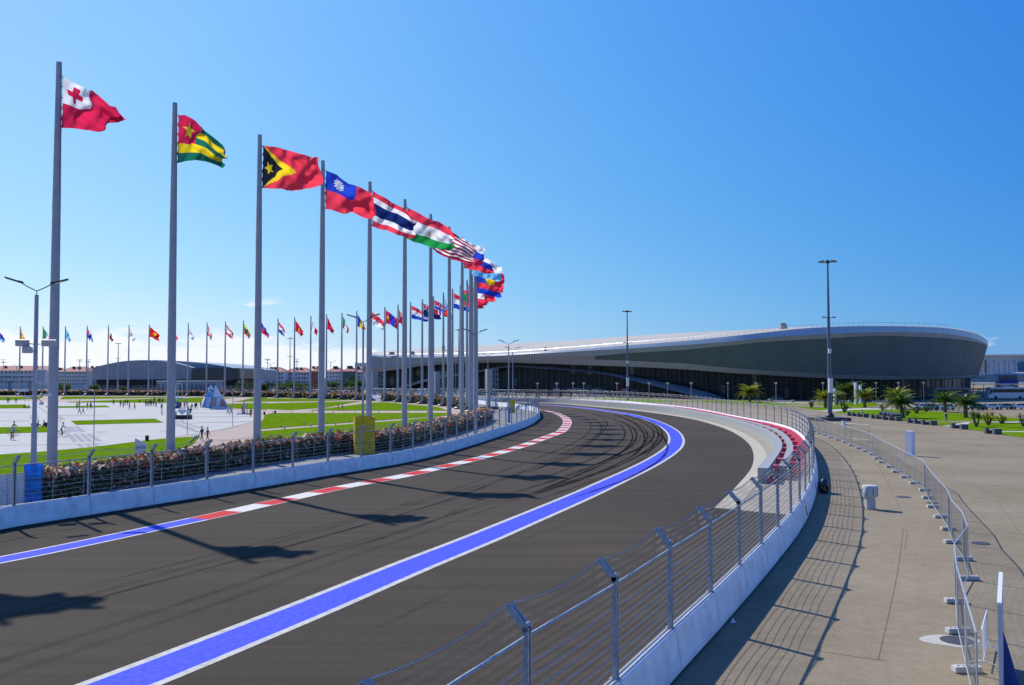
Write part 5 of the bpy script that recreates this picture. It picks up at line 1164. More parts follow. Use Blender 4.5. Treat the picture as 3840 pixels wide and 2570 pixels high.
# vent bollard
r = simple('vent_bollard', *q('3', 1200, 441), 'stout pale grey vent bollard with a wider slotted head', 'bollard')
M_vent = mat('vent_paint', (.52, .52, .49), .6, .1, 5)
b = MB(); b.lathe([(.30, 0), (.30, .74)], M_vent, n=24); b.build('stem', r, True)
b = MB(); b.lathe([(.30, .70), (.43, .74), (.45, .78), (.45, 1.34), (.42, 1.40), (.2, 1.43), (.0, 1.44)], M_vent, n=28); b.build('head', r, True)
for a in np.linspace(0, 2 * PI, 9)[:8]: b = MB(); b.box((.452 * math.cos(a), .452 * math.sin(a), 1.06), (.012, .03, .42), M_dark, rz=a); b.build('slot', r)
r = simple('cabinet_column', *q('4', 1288, 1350), 'tall white leaning box column standing alone on the apron', 'column', .62)
b = MB(); b.add([(-.32, -.32, 0), (.32, -.32, 0), (.32, .32, 0), (-.32, .32, 0), (-.37, -.35, 2.42), (.37, -.35, 2.42), (.37, .35, 2.42), (-.37, .35, 2.42)], [(0,3,2,1), (4,5,6,7), (0,1,5,4), (1,2,6,5), (2,3,7,6), (3,0,4,7)], mat('column_white', (.74, .75, .80), .6, .06, 2)); b.build('body', r)
b = MB(); b.box((0, 0, 2.44), (.76, .72, .04), M_boxw); b.build('cap', r)
r = simple('litter_bin', *q('4', 690, 1075), 'small white litter bin with dark rim beside the mast plinth', 'bin'); b = MB(); b.lathe([(.36, 0), (.38, .78)], M_boxw, n=16); b.build('body', r, True); b = MB(); b.lathe([(.39, .76), (.39, .88), (.3, .9)], M_dark, n=16); b.build('rim', r)
# manholes
for k, x, y, rx, lab in (('3', 1752, 1280, .47, 'round dark manhole cover with a pale concrete ring'), ('3', 1905, 660, .42, 'small drain cover right of the temporary fence'), ('3', 1412, 364, .45, 'small drain cover beside the vent bollard'), ('3', 1600, 402, .4, 'faint drain cover under a fence panel')):
    g0 = GQ(k, x, y); r = empty('manhole', (g0[0], g0[1], 0), 0, lab, 'manhole')
    b = MB(); n = 20; big = rx > .46
    if big: b.prism([(g_ * math.cos(a), g_ * math.sin(a)) for a, g_ in ((t, (.62 + .10 * math.sin(3 * t + 1) + .55 * max(0, math.cos(t - PI)) ** 6)) for t in np.linspace(0, 2 * PI, 28)[:-1])], -.02, -.012, mat('fresh_concrete', (.48, .45, .38), .9, .12, 4)); b.build('ring', r)
    b = MB(); b.lathe([(rx, -.015), (rx, .0), (rx * .93, .004)], mat('cast_iron', (.06, .065, .07), .6, .4, 9), n=24); b.build('cover', r)
# black bundle leaning on the barrier
g0 = GQ('3', 905, 338); r = empty('sandbag', (g0[0], g0[1], 0), .9, 'crumpled black plastic bundle leaning on the outside of the barrier', 'bag')
bm = bmesh.new(); bmesh.ops.create_icosphere(bm, subdivisions=4, radius=1)
for v in bm.verts:
    n_ = noise.noise(v.co * 1.7) * .3 + noise.noise(v.co * 5) * .10; v.co = v.co * (1 + n_); v.co.x *= .62; v.co.y *= .36; v.co.z = v.co.z * .5 + .48
me = bpy.data.meshes.new('bag'); bm.to_mesh(me); bm.free(); me.materials.append(mat('black_plastic', (.012, .012, .014), .28, spec=.6)); link('bag', me, r)
# paper scrap, orange strap
r = simple('litter', *q('3', 322, 1172), 'white scrap of paper at the foot of the near barrier', 'litter'); b = MB(); b.add([(-.08, 0, 0), (.1, -.03, .03), (.02, .1, .16), (-.06, .05, .02)], [(0, 1, 2), (0, 2, 3), (1, 3, 2)], M_boxw); b.build('scrap', r)
g0 = GQ('3', 778, 395, 1.15); r = empty('strap', (g0[0], g0[1], 0), 0, 'frayed orange strap hanging over the outer barrier', 'strap')
gb = GQ('3', 800, 480, .55); d_ = (gb - g0); b = MB(); b.tube([(0, 0, 1.16), (d_[0] * .4, d_[1] * .4, .98), (d_[0] * .6, d_[1] * .55, .8), (d_[0] * .95, d_[1] * .9, .55)], [.03, .045, .02, .04], mat('strap_orange', (.55, .16, .06), .8, .4, 30), 5); b.build('webbing', r)
# crowd barrier and edge-on board, bottom right
a = W(*q('G', 1003, 612), 26.3); r = empty('crowd_barrier', (a.x, 26.3, 0), math.atan2(-26.3, -a.x) - .06, 'white tubular crowd barrier standing end-on near the board', 'crowd barrier')
b = MB(); L = 2.3; b.tube([(0, 0, .2), (0, 0, 1.1), (L, 0, 1.1), (L, 0, .2), (0, 0, .2)], .02, M_boxw, 6); [b.tube([(k * L / 14, 0, .2), (k * L / 14, 0, 1.1)], .008, M_boxw, 4) for k in range(1, 14)]; b.build('frame', r)
for x in (.3, L - .3): b = MB(); b.tube([(x, -.35, 0), (x, -.3, .12), (x, 0, .2), (x, .3, .12), (x, .35, 0)], .018, M_boxw, 6); b.build('foot', r)
p1 = W(*q('G', 1178, 172), 24.8); r = empty('notice_board', (p1.x, 24.8, 0), math.atan2(-24.8, -p1.x) - .012, 'tall narrow white board seen edge-on at the bottom right', 'board')
b = MB(); b.box((1.9, 0, 1.3), (3.8, .085, 2.4), mat('board_shaded', (.52, .56, .62), .5)); b.build('panel', r); b = MB(); b.box((1.9, 0, 2.52), (3.82, .10, .05), M_boxw); b.build('top_edge', r)  # white board: grey panel paints its shaded side, whiter edge its sunlit top
b = MB(); b.add([(3.0, .05, 0), (3.2, .5, 0), (3.05, .06, 1.7), (2.9, .05, 0), (3.1, .5, 0), (2.95, .06, 1.7)], [(0, 1, 2), (3, 5, 4), (0, 3, 4, 1), (1, 4, 5, 2), (0, 2, 5, 3)], mat('board_blue', (.04, .09, .32), .5)); b.build('brace', r)

# white mesh screens behind the fence at the far left
ms_ = empty('mesh_screen', (0, 0, 0), 0, 'white perforated screen behind the fence at the left edge, beside the blue wrap', 'screen')
sc0 = GQ('5', 152, 408); sc1 = GQ('5', -420, 470); n = 5
M_perf = mat('perforated_white', (.55, .57, .60), .7, .35, 14, detail=3, lo=.4, hi=.6)
for k in range(n):
    a = sc0 + (sc1 - sc0) * k / n; c = sc0 + (sc1 - sc0) * (k + 1) / n; mid = (a + c) / 2; L = float(np.linalg.norm(c - a)); b = MB(); b.box((mid[0], mid[1], .95), (L - .06, .03, 1.85), M_perf, rz=math.atan2(c[1] - a[1], c[0] - a[0])); b.build('panel', ms_)
    b = MB(); b.tube([(a[0], a[1], 0), (a[0], a[1], 2.0)], .04, M_lamp, 6); b.build('post', ms_)
b = MB(); b.tube([(sc0[0], sc0[1], 1.92), (sc1[0], sc1[1], 1.92)], .035, M_steel, 6); b.build('top_rail', ms_)
# ------------------------------------------------------------------ palms, yuccas, trees
M_bark = mat('palm_bark', (.17, .11, .065), .95, .4, 6, bump=.6)
def frond_mesh(m, L=3.0, droop=1.0):
    b = MB(); n = 14; pts = []
    for k in range(n + 1):
        t = k / n; pts.append((L * t * (1 - .12 * t * t), 0, L * (.42 * t - .72 * droop * t * t)))
    b.tube(pts, [.035 * (1 - .8 * k / n) for k in range(n + 1)], m, 4)
    for k in range(2, 2 * n):
        t = k / (2 * n); i = min(n - 1, int(t * n)); f = t * n - i; p = Vector(pts[i]).lerp(Vector(pts[i + 1]), f); ll = .62 * math.sin(min(1, t * 1.25 + .12) * PI) ** .6 + .12
        for s in (-1, 1):
            tip = p + Vector((.38 * ll, s * ll * .8, -.30 * ll - .05)); wv = Vector((.055, 0, .012)); b.add([p - wv, p + wv, tip], [(0, 1, 2)], m)
    return b.mesh('frond')
M_fr = leaf_mat('frond_green', [(0, (.05, .10, .02)), (.4, (.08, .15, .025)), (.75, (.13, .20, .03)), (.95, (.22, .22, .05))])
M_fry = leaf_mat('frond_yellow', [(0, (.12, .16, .015)), (.3, (.26, .27, .02)), (.6, (.46, .40, .02)), (.85, (.55, .38, .03))])
FM = {(m.name, d): frond_mesh(m, 3.0, d) for m in (M_fr, M_fry) for d in (.75, 1.15)}
def palm(px, py, label, th, R_, m, lean=0.0, seed=0, D=None):
    g0 = G(px, py) if D is None else W(px, 1414, D)
    rs = random.Random(seed); r = empty('palm_tree', (g0[0], g0[1], 0), 0, label, 'palm tree', 'palm trees on the lawns before the arena')
    b = MB(); pr = []
    for k in range(13): t = k / 12; pr.append((lean * t * t * th, 0, th * t))
    b.tube(pr, [(.42 - .10 * (k / 12)) * (1.12 if k % 2 else .94) * (1.25 if k > 10 else 1) for k in range(13)], M_bark, 10); b.build('trunk', r)
    top = pr[-1]; n = 34
    for k in range(n):
        el = 1.15 - 1.55 * (k / n); az = k * 2.399 + rs.uniform(-.15, .15); s = R_ / 3.0 * 1.45 * rs.uniform(.85, 1.1)
        mm = m if rs.random() < .8 else M_fr
        o = link('frond', FM[(mm.name, .75 if k < n * .5 else 1.15)], r, (top[0], top[1], th - .1), scale=s); o.rotation_euler = (0, -el * .75, az)
    return r
palm(*q('4', 520, 915), 'yellow-leaved palm half behind the tall near mast', 2.6, 3.0, M_fry, seed=1)
palm(*q('4', 698, 862), 'tall green palm behind the yellow ones, right of the near mast', 3.3, 4.2, M_fr, seed=2)
palm(*q('4', 775, 862), 'green palm just behind the white pylon', 3.4, 3.6, M_fr, seed=3)
palm(*q('4', 622, 885), 'small yellowish palm touching the near mast', 2.0, 2.6, M_fry, seed=31)
palm(*q('4', 875, 914), 'yellow-green palm right of the white pylon', 2.9, 3.0, M_fry, seed=4)
palm(*q('4', 1168, 928), 'yellow-tinged palm overlapped by the big leaning one', 3.0, 3.3, M_fry, seed=5)
palm(*q('4', 1218, 1007), 'big palm with slightly leaning trunk beside the round planters', 2.9, 3.0, M_fr, lean=-.16, seed=6)
palm(*q('4', 1603, 955), 'dark green palm above the walking man', 2.6, 3.1, M_fr, seed=7)
palm(*q('4', 1788, 1004), 'dark green palm left of the parked cars', 2.7, 2.9, M_fr, seed=8)
palm(*q('7', 2200, 866), 'lone yellow-green palm near the foot of the arena beam', 2.9, 4.1, M_fry, seed=9)
palm(*q('4', 392, 912), 'tiny young palm on the lawn left of the near mast', 1.0, .9, M_fr, seed=10)
for i, (x, D, hh) in enumerate(((1098, 395, 3.6), (1128, 390, 3.0), (1245, 392, 4.0), (1326, 385, 4.2), (1348, 380, 4.6), (1062, 400, 2.6))):
    palm(x, 0, ('far palm behind the plaza hedge, ' + ['left of the second lamp mast', 'right of the second lamp mast', 'below the dark red flag', 'left of the wide truss tower', 'touching the tall white tower', 'in front of the balconied houses'][i]), hh, 3.4, M_fr, seed=20 + i, D=D)
# yuccas
def blade_tuft(m, n=46, L=.75, rs=random.Random(3)):
    b = MB()
    for k in range(n):
        az = rs.uniform(0, 2 * PI); el = rs.uniform(-.3, 1.4); d = Vector((math.cos(az) * math.cos(el), math.sin(az) * math.cos(el), math.sin(el))); s = Vector((-math.sin(az), math.cos(az), 0)) * .03; l = L * rs.uniform(.7, 1.1)
        b.add([-s, s, d * l * .6 + s + Vector((0, 0, -.02)), d * l + Vector((0, 0, -.08)), d * l * .6 - s], [(0, 1, 2, 4), (4, 2, 3)], m)
    return b.mesh('leaf_tuft')
TG = blade_tuft(M_fr); TY = blade_tuft(M_fry)
def yucca(k, x, y, label, s=1.0, yel=False, seed=0):
    rs = random.Random(seed); g0 = GQ(k, x, y); r = empty('yucca', (g0[0], g0[1], 0), 0, label, 'yucca', 'yucca plants on the right lawns')
    for j in range(4):
        a = j * 1.7 + seed; h_ = rs.uniform(.4, 1.3) * s; tip = (math.cos(a) * .45 * s, math.sin(a) * .35 * s, h_)
        b = MB(); b.tube([(0, 0, 0), (tip[0] * .6, tip[1] * .6, h_ * .5), tip], [.14 * s, .10 * s, .09 * s], M_bark, 6); b.build('stem', r); link('leaf_tuft', TY if yel else TG, r, tip, a, scale=s)
yucca('4', 690, 957, 'dark yucca left of the benches with the seated person', 1.5, seed=1)
yucca('4', 1253, 990, 'yucca right of the leaning palm trunk', 1.15, seed=2)
yucca('4', 1348, 968, 'yucca in front of the white hatchback', 1.1, seed=3)
yucca('4', 1432, 952, 'yucca in front of the dark parked car', 1.0, seed=4)
yucca('4', 1885, 1090, 'broad dark yucca, nearest one to the benches at right', 1.45, seed=5)
yucca('4', 1995, 1075, 'tall yellowish yucca between two others at right', 1.4, True, seed=6)
yucca('4', 2116, 1060, 'golden yucca, third of the right-hand group', 1.2, True, seed=7)
yucca('4', 2308, 1085, 'yucca cut by the right edge of the view', 1.2, seed=8)
yucca('4', 1035, 940, 'small yucca behind the round planters', .9, seed=9)
# far deciduous trees
M_tleaf = leaf_mat('tree_leaf', [(0, (.03, .07, .015)), (.5, (.05, .11, .02)), (.85, (.09, .16, .03))]); M_tleaf2 = leaf_mat('tree_leaf_light', [(0, (.08, .14, .02)), (.5, (.13, .21, .03)), (.85, (.20, .26, .05))])
def tree(x, D, hh, R_, label, m, n=900, seed=0):
    p = W(x, 1414, D); rs_ = np.random.default_rng(seed); r = empty('tree', (p.x, p.y, 0), 0, label, 'tree', 'small trees beyond the plaza'); b = MB()
    b.tube([(0, 0, 0), (.05, 0, hh * .35), (0, .05, hh * .6)], [.16, .12, .07], M_bark, 7)
    for k in range(5): a = k * 1.3; b.tube([(0, 0, hh * .35), (math.cos(a) * R_ * .5, math.sin(a) * R_ * .5, hh * .68)], [.07, .03], M_bark, 5)
    b.build('trunk', r)
    cs = rs_.normal(size=(9, 3)) * np.array([R_ * .42, R_ * .42, hh * .14]) + np.array([0, 0, hh * .66]); idx = rs_.integers(0, 9, n); v = rs_.normal(size=(n, 3)); v /= np.linalg.norm(v, axis=1)[:, None]
    P_ = cs[idx] + v * (rs_.uniform(.5, 1, (n, 1)) ** .4) * R_ * .48; leaves('crown', P_, np.full(n, .34), m, r, rs=rs_); return r
pos_ = [(985, 405, 5.5, 2.2, 'dark tree at the left end of the far tree line'), (1012, 415, 6, 2.6, 'dark round tree below the first red-roofed houses'), (1045, 420, 5.2, 2.2, 'low tree under the red white and blue flag'), (1075, 425, 6.5, 2.4, 'tree left of the thin light mast'), (1110, 418, 5.6, 2.8, 'tree right of the thin light mast'), (1150, 415, 5.6, 2.4, 'tree under the white and crimson flag'), (1205, 420, 6.4, 2.6, 'tree just right of the fourth big pole'), (1262, 412, 6.8, 2.8, 'tree under the plain crimson flag'), (1300, 410, 6.0, 2.4, 'tree under the green white and red flag'), (1318, 400, 8.2, 2.4, 'tall tree under the hanging tricolour'),
        (232, 430, 6.0, 3.2, 'pale green tree left of the arched hall'), (250, 428, 5.2, 2.6, 'pale bush at the corner of the cream block'), (352, 440, 4.6, 2.2, 'yellow-green tree at the foot of the arched hall'), (893, 425, 5.0, 2.2, 'tree at the right foot of the dark glass wing'), (915, 425, 5.2, 2.4, 'tree just left of the third big pole'), (940, 425, 5.0, 2.4, 'tree hidden partly by the third big pole'), (462, 432, 3.4, 1.6, 'yellow-green bush before the arched hall')]
for i, (x, D, hh, R_, lab) in enumerate(pos_): tree(x, D, hh, R_, lab, M_tleaf2 if 10 <= i <= 12 or i == 16 else M_tleaf, seed=i)

# ------------------------------------------------------------------ benches and planters on the right
M_gran = mat('granite', (.085, .09, .10), .6, .2, 9); M_seat = mat('pale_slab', (.52, .52, .50), .7)
bb = MB(); bb.box((-.55, 0, .34), (.38, .8, .68), M_gran); ME_bs = bb.mesh('side_block'); bb = MB(); bb.box((.1, 0, .42), (.92, .78, .10), M_seat); ME_bt = bb.mesh('seat'); bb = MB(); bb.box((.1, 0, .18), (.8, .5, .36), M_gran); ME_bb = bb.mesh('base')
def bench(k, x, y, label, rz=-.15, s=1.0):
    g0 = GQ(k, x, y); r = empty('bench', (g0[0], g0[1], 0), rz, label, 'bench', 'granite block benches along the lawn edge'); link('side_block', ME_bs, r, scale=s); link('seat', ME_bt, r, scale=s); link('base', ME_bb, r, scale=s); return r
for x, y, lab in ((757, 987, 'first block bench from the left, by the dark yucca'), (800, 992, 'second block bench from the left'), (848, 997, 'block bench with a person sitting on it'), (975, 1012, 'low block bench left of the round planters'), (1018, 1017, 'block bench before the first round planter'), (1078, 1024, 'block bench before the middle round planters'), (1140, 1030, 'block bench before the last round planter'), (1308, 1051, 'first bench of the group right of the leaning palm'), (1368, 1058, 'second bench of the group right of the leaning palm'), (1440, 1068, 'third bench of the group right of the leaning palm'), (1712, 1100, 'block bench at the path corner'), (2020, 1148, 'last block bench toward the right edge')):
    bench('4', x, y, lab, s=1.15)
for x, y, lab in ((885, 1003, 'dark granite cube at the end of the first bench row'), (1495, 1073, 'dark granite cube right of the bench group'), (1773, 1110, 'dark granite cube beside the path corner'), (2072, 1155, 'dark granite cube near the right edge'), (1180, 1034, 'dark granite block ending the planter row')):
    g0 = GQ('4', x, y); r = empty('stone_cube', (g0[0], g0[1], 0), -.15, lab, 'stone block'); b = MB(); b.box((0, 0, .36), (.95, .9, .7), M_gran); b.build('block', r); b = MB(); b.box((0, 0, .73), (1.0, .95, .04), mat('granite_top', (.16, .17, .18), .5)); b.build('top', r)
for j, (x, y) in enumerate(((1052, 1005), (1085, 1012), (1125, 1018), (1160, 1028))):
    g0 = GQ('4', x, y); r = empty('planter', (g0[0], g0[1], 0), 0, ['round dark planter, leftmost of the four', 'second round dark planter from the left', 'third round dark planter from the left', 'round dark planter, rightmost and nearest'][j], 'planter', 'round dark planters')
    b = MB(); b.lathe([(.95, 0), (1.0, .05), (1.0, .8), (.92, .86)], mat('planter_dark', (.035, .045, .06), .35, .2, 4), n=20); b.build('tub', r, True); b = MB(); b.lathe([(.93, .86), (1.02, .92), (1.02, 1.12), (.9, 1.18), (.5, 1.2)], mat('planter_rim', (.10, .12, .14), .3), n=20); b.build('rim', r, True)
for x, y, lab in ((150, 866, 'left'), (450, 866, 'middle'), (660, 868, 'right'), (1010, 872, 'far right')):
    g0 = GQ('4', x, y); r = empty('bench', (g0[0], g0[1], 0), 0, 'white looped bench before the arena, ' + lab + ' one', 'bench'); b = MB(); b.tube([(-2.2, 0, 0), (-2.1, 0, .5), (2.1, 0, .5), (2.2, 0, 0)], .12, M_boxw, 6); b.build('seat', r); b = MB(); b.box((2.6, 0, .35), (.7, .6, .7), mat('bench_end', (.4, .42, .42), .6)); b.build('end_block', r)
# lawn lights
b = MB(); b.tube([(0, 0, 0), (0, 0, .5)], .10, M_dark, 8); lm1 = b.mesh('stem'); b = MB(); b.lathe([(.13, .5), (.16, .6), (.1, .68)], M_boxw, n=8); lm2 = b.mesh('cap')
rows_ = [('2', 'far lawn edge under the flags', [(92, 1108), (205, 1108), (325, 1107)]), ('2', 'slanting path behind the two walkers', [(430, 1163), (672, 1135), (815, 1112)]), ('2', 'long middle path', [(150, 1207), (325, 1208), (510, 1206), (700, 1205), (895, 1206), (1110, 1205), (1375, 1205), (1550, 1207)]),
 ('2', 'far side of the long middle path', [(1060, 1180), (1258, 1178), (1490, 1178), (1560, 1180)]), ('2', 'upper edge of the nearest slanting path', [(228, 1335), (435, 1315), (645, 1300), (842, 1285), (1230, 1252)]), ('2', 'lower edge of the nearest slanting path', [(258, 1350), (495, 1328), (720, 1312), (1158, 1278), (1372, 1262)]), ('1', 'pink walk by the walking couple', [(1720, 1245), (1735, 1230), (1748, 1218), (1762, 1205), (1778, 1195), (1795, 1188)])]
ow = ['first', 'second', 'third', 'fourth', 'fifth', 'sixth', 'seventh', 'eighth']
for k, rn, pts_ in rows_:
    for j, (x, y) in enumerate(pts_):
        g0 = GQ(k, x, y); r = empty('lawn_light', (g0[0], g0[1], 0), 0, ow[j].capitalize() + ' dark lawn light from the left on the ' + rn, 'lawn light', 'small lawn lights along the plaza paths'); r.scale = (.7,) * 3; link('stem', lm1, r); link('cap', lm2, r)
for k, x, y, lab in (('1', 1330, 1217, 'dark square litter bin by the near lawn'), ('1', 1262, 868, 'black litter bin far across the plaza'), ('2', 76, 1222, 'left black litter bin by the pink path'), ('2', 173, 1213, 'right black litter bin by the pink path'), ('B', 1015, 940, 'black bin beside the two seated people')):
    g0 = GQ(k, x, y); r = empty('litter_bin', (g0[0], g0[1], 0), 0, lab, 'bin'); b = MB(); b.box((0, 0, .33), (.34, .34, .66), M_black); b.build('body', r); b = MB(); b.box((0, 0, .68), (.38, .38, .05), M_dark); b.build('lid', r)
# plaza lamp posts: thin poles with a short arm
for k, x, y, hh, lab in (('1', 848, 1265, 6.4, 'thin bent lamp pole on the near edge of the white paving'), ('1', 1694, 1158, 4.9, 'thin pole right of the heart stage'), ('1', 2104, 1085, 5.6, 'thin pole right of the pyramid'), ('B', 540, 395, 9.5, 'thin far pole at the left of the plaza'), ('B', 1755, 372, 9.5, 'thin far pole above the group with the green vest'), ('1', 1157, 832, 9, 'thin far pole under the white and orange flag')):
    g0 = GQ(k, x, y); r = empty('lamp_pole', (g0[0], g0[1], 0), 0, lab, 'pole'); b = MB(); b.tube([(0, 0, 0), (0, 0, hh - .2), (-.15, 0, hh), (-.9, 0, hh + .12)], .05, M_lamp, 6); b.build('post', r); b = MB(); b.box((-1.1, 0, hh + .13), (.5, .2, .07), M_dark); b.build('lamp_head', r)
# ------------------------------------------------------------------ people
SKIN = (.50, .30, .21)
def person_mesh(pose):
    """one continuous skinned body; returns list of (verts, faces) evaluated mesh"""
    J = {}; E_ = []; Rr = {}
    def j(n, co, r, parent=None):
        J[n] = co; Rr[n] = r
        if parent: E_.append((parent, n))
    hip = .93; lean = 0; bent = 0
    if pose == 'sit': hip = .50
    if pose == 'ground': hip = .14
    if pose == 'cycle': hip = 1.02
    j('pelvis', (0, 0, hip), .15)
    fw = .28 if pose == 'cycle' else (.10 if pose in ('sit', 'ground') else .02)
    j('waist', (0, fw * .35, hip + .18), .125, 'pelvis'); j('chest', (0, fw * .75, hip + .38), .155, 'waist'); j('neck0', (0, fw * 1.0, hip + .53), .10, 'chest')
    j('neck', (0, fw * 1.08, hip + .60), .052, 'neck0'); j('head0', (0, fw * 1.12 + .01, hip + .68), .078, 'neck'); j('head', (0, fw * 1.14 + .02, hip + .78), .085, 'head0'); j('crown', (0, fw * 1.14, hip + .85), .06, 'head')
    for s, nm in ((-1, 'l'), (1, 'r')):
        if pose == 'walk': k1, k2, a1 = s * .14, s * .30, s * -.18
        else: k1 = k2 = a1 = 0
        j(nm + 'sh', (s * .17, fw, hip + .49), .07, 'chest')
        if pose == 'cycle': j(nm + 'el', (s * .23, fw + .18, hip + .28), .045, nm + 'sh'); j(nm + 'wr', (s * .24, fw + .38, hip + .16), .033, nm + 'el'); j(nm + 'ha', (s * .24, fw + .45, hip + .14), .035, nm + 'wr')
        elif pose in ('sit', 'ground'): j(nm + 'el', (s * .22, fw + .05, hip + .22), .045, nm + 'sh'); j(nm + 'wr', (s * .16, fw + .28, hip + .14), .033, nm + 'el'); j(nm + 'ha', (s * .13, fw + .36, hip + .12), .035, nm + 'wr')
        else: j(nm + 'el', (s * .23, a1 * .4, hip + .20), .045, nm + 'sh'); j(nm + 'wr', (s * .24, a1 + .04, hip - .03), .033, nm + 'el'); j(nm + 'ha', (s * .24, a1 + .07, hip - .11), .035, nm + 'wr')
        j(nm + 'hp', (s * .095, 0, hip - .05), .10, 'pelvis')
        if pose == 'sit': kn, an = (s * .12, .42, .50), (s * .12, .44, .10)
        elif pose == 'ground': kn, an = (s * .14, .40, .38), (s * .12, .62, .08)
        elif pose == 'cycle': kn, an = ((s * .10, .30, .72), (s * .10, .14, .32)) if s > 0 else ((s * .10, .22, .60), (s * .10, .10, .16))
        else: kn, an = (s * .10, k1 + .02, .50), (s * .10, k2, .09 + (.06 if k2 < 0 else 0))
        j(nm + 'kn', kn, .062, nm + 'hp'); j(nm + 'an', an, .042, nm + 'kn'); j(nm + 'to', (an[0], an[1] + .16, an[2] - .05), .038, nm + 'an')
    names = list(J); me = bpy.data.meshes.new('body'); me.from_pydata([J[n] for n in names], [(names.index(a), names.index(b)) for a, b in E_], [])
    o = bpy.data.objects.new('tmp', me); COL.objects.link(o)
    md = o.modifiers.new('s', 'SKIN')
    for k, n in enumerate(names):
        sv = me.skin_vertices[0].data[k]; r = Rr[n]; sv.radius = (r, r * (.72 if n in ('pelvis', 'waist', 'chest') else 1)); sv.use_root = (n == 'pelvis')
    sb = o.modifiers.new('u', 'SUBSURF'); sb.levels = 1; sb.render_levels = 1
    dg = bpy.context.evaluated_depsgraph_get(); dg.update(); ev = o.evaluated_get(dg); out = bpy.data.meshes.new_from_object(ev)
    V = [tuple(v.co) for v in out.vertices]; F = [tuple(p.vertices) for p in out.polygons]
    bpy.data.objects.remove(o); return V, F, hip, fw
PB = {p: person_mesh(p) for p in ('stand', 'walk', 'sit', 'ground', 'cycle')}
def cm(c, nm='fabric'): return mat(nm + '_%02d%02d%02d' % tuple(int(v * 99) for v in c), c, .85, spec=.2)
def person(pos, rz, pose, top, legs, label, hair=(.03, .02, .015), s=1.0, shorts=False, group='people on the plaza'):
    V, F, hip, fw = PB[pose]; r = empty('person', (pos[0], pos[1], pos[2] if len(pos) > 2 else 0.03), rz, label, 'person', group); r.scale = (s, s, s)
    me = bpy.data.meshes.new('body'); me.from_pydata(V, [], F); ms = [cm(top), cm(legs), mat('skin', SKIN, .6), cm((.02, .02, .02), 'shoe')]
    for m in ms: me.materials.append(m)
    mi = []
    for f in F:
        c = np.mean([V[i] for i in f], axis=0); z = c[2]
        k = 0
        if z > hip + .60: k = 2
        elif abs(c[0]) > .20 and pose in ('stand', 'walk') and z < hip - .02: k = 2
        elif z < hip + .02 and not (abs(c[0]) > .19 and pose not in ('sit', 'ground')): k = 1
        elif pose in ('sit', 'ground') and c[1] > .2 and z < hip + .1: k = 1
        if z < .09 and pose != 'ground': k = 3
        if shorts and k == 1 and z < hip - .42: k = 2
        mi.append(k)
    me.polygons.foreach_set('material_index', mi); me.polygons.foreach_set('use_smooth', [True] * len(F)); me.update(); link('body', me, r)
    b = MB(); b.lathe([(.01, -.10), (.088, -.07), (.100, 0), (.085, .07), (.03, .10)], cm(hair, 'hair'), (0, fw * 1.14 - .015, hip + .835), n=10); link('hair', b.mesh('hair', True), r)
    b = MB(); b.add([(-.012, fw * 1.14 + .10, hip + .75), (.012, fw * 1.14 + .10, hip + .75), (0, fw * 1.14 + .135, hip + .755), (0, fw * 1.14 + .10, hip + .79)], [(0, 1, 2), (1, 3, 2), (3, 0, 2)], mat('skin', SKIN, .6)); link('nose', b.mesh('nose'), r)
    return r
BK = (.02, .02, .025); GY = (.25, .25, .27); WHc = (.62, .62, .62); NV = (.02, .03, .08); RD = (.45, .03, .05); GN = (.25, .55, .05); BLc = (.05, .12, .35); BR = (.2, .12, .08)
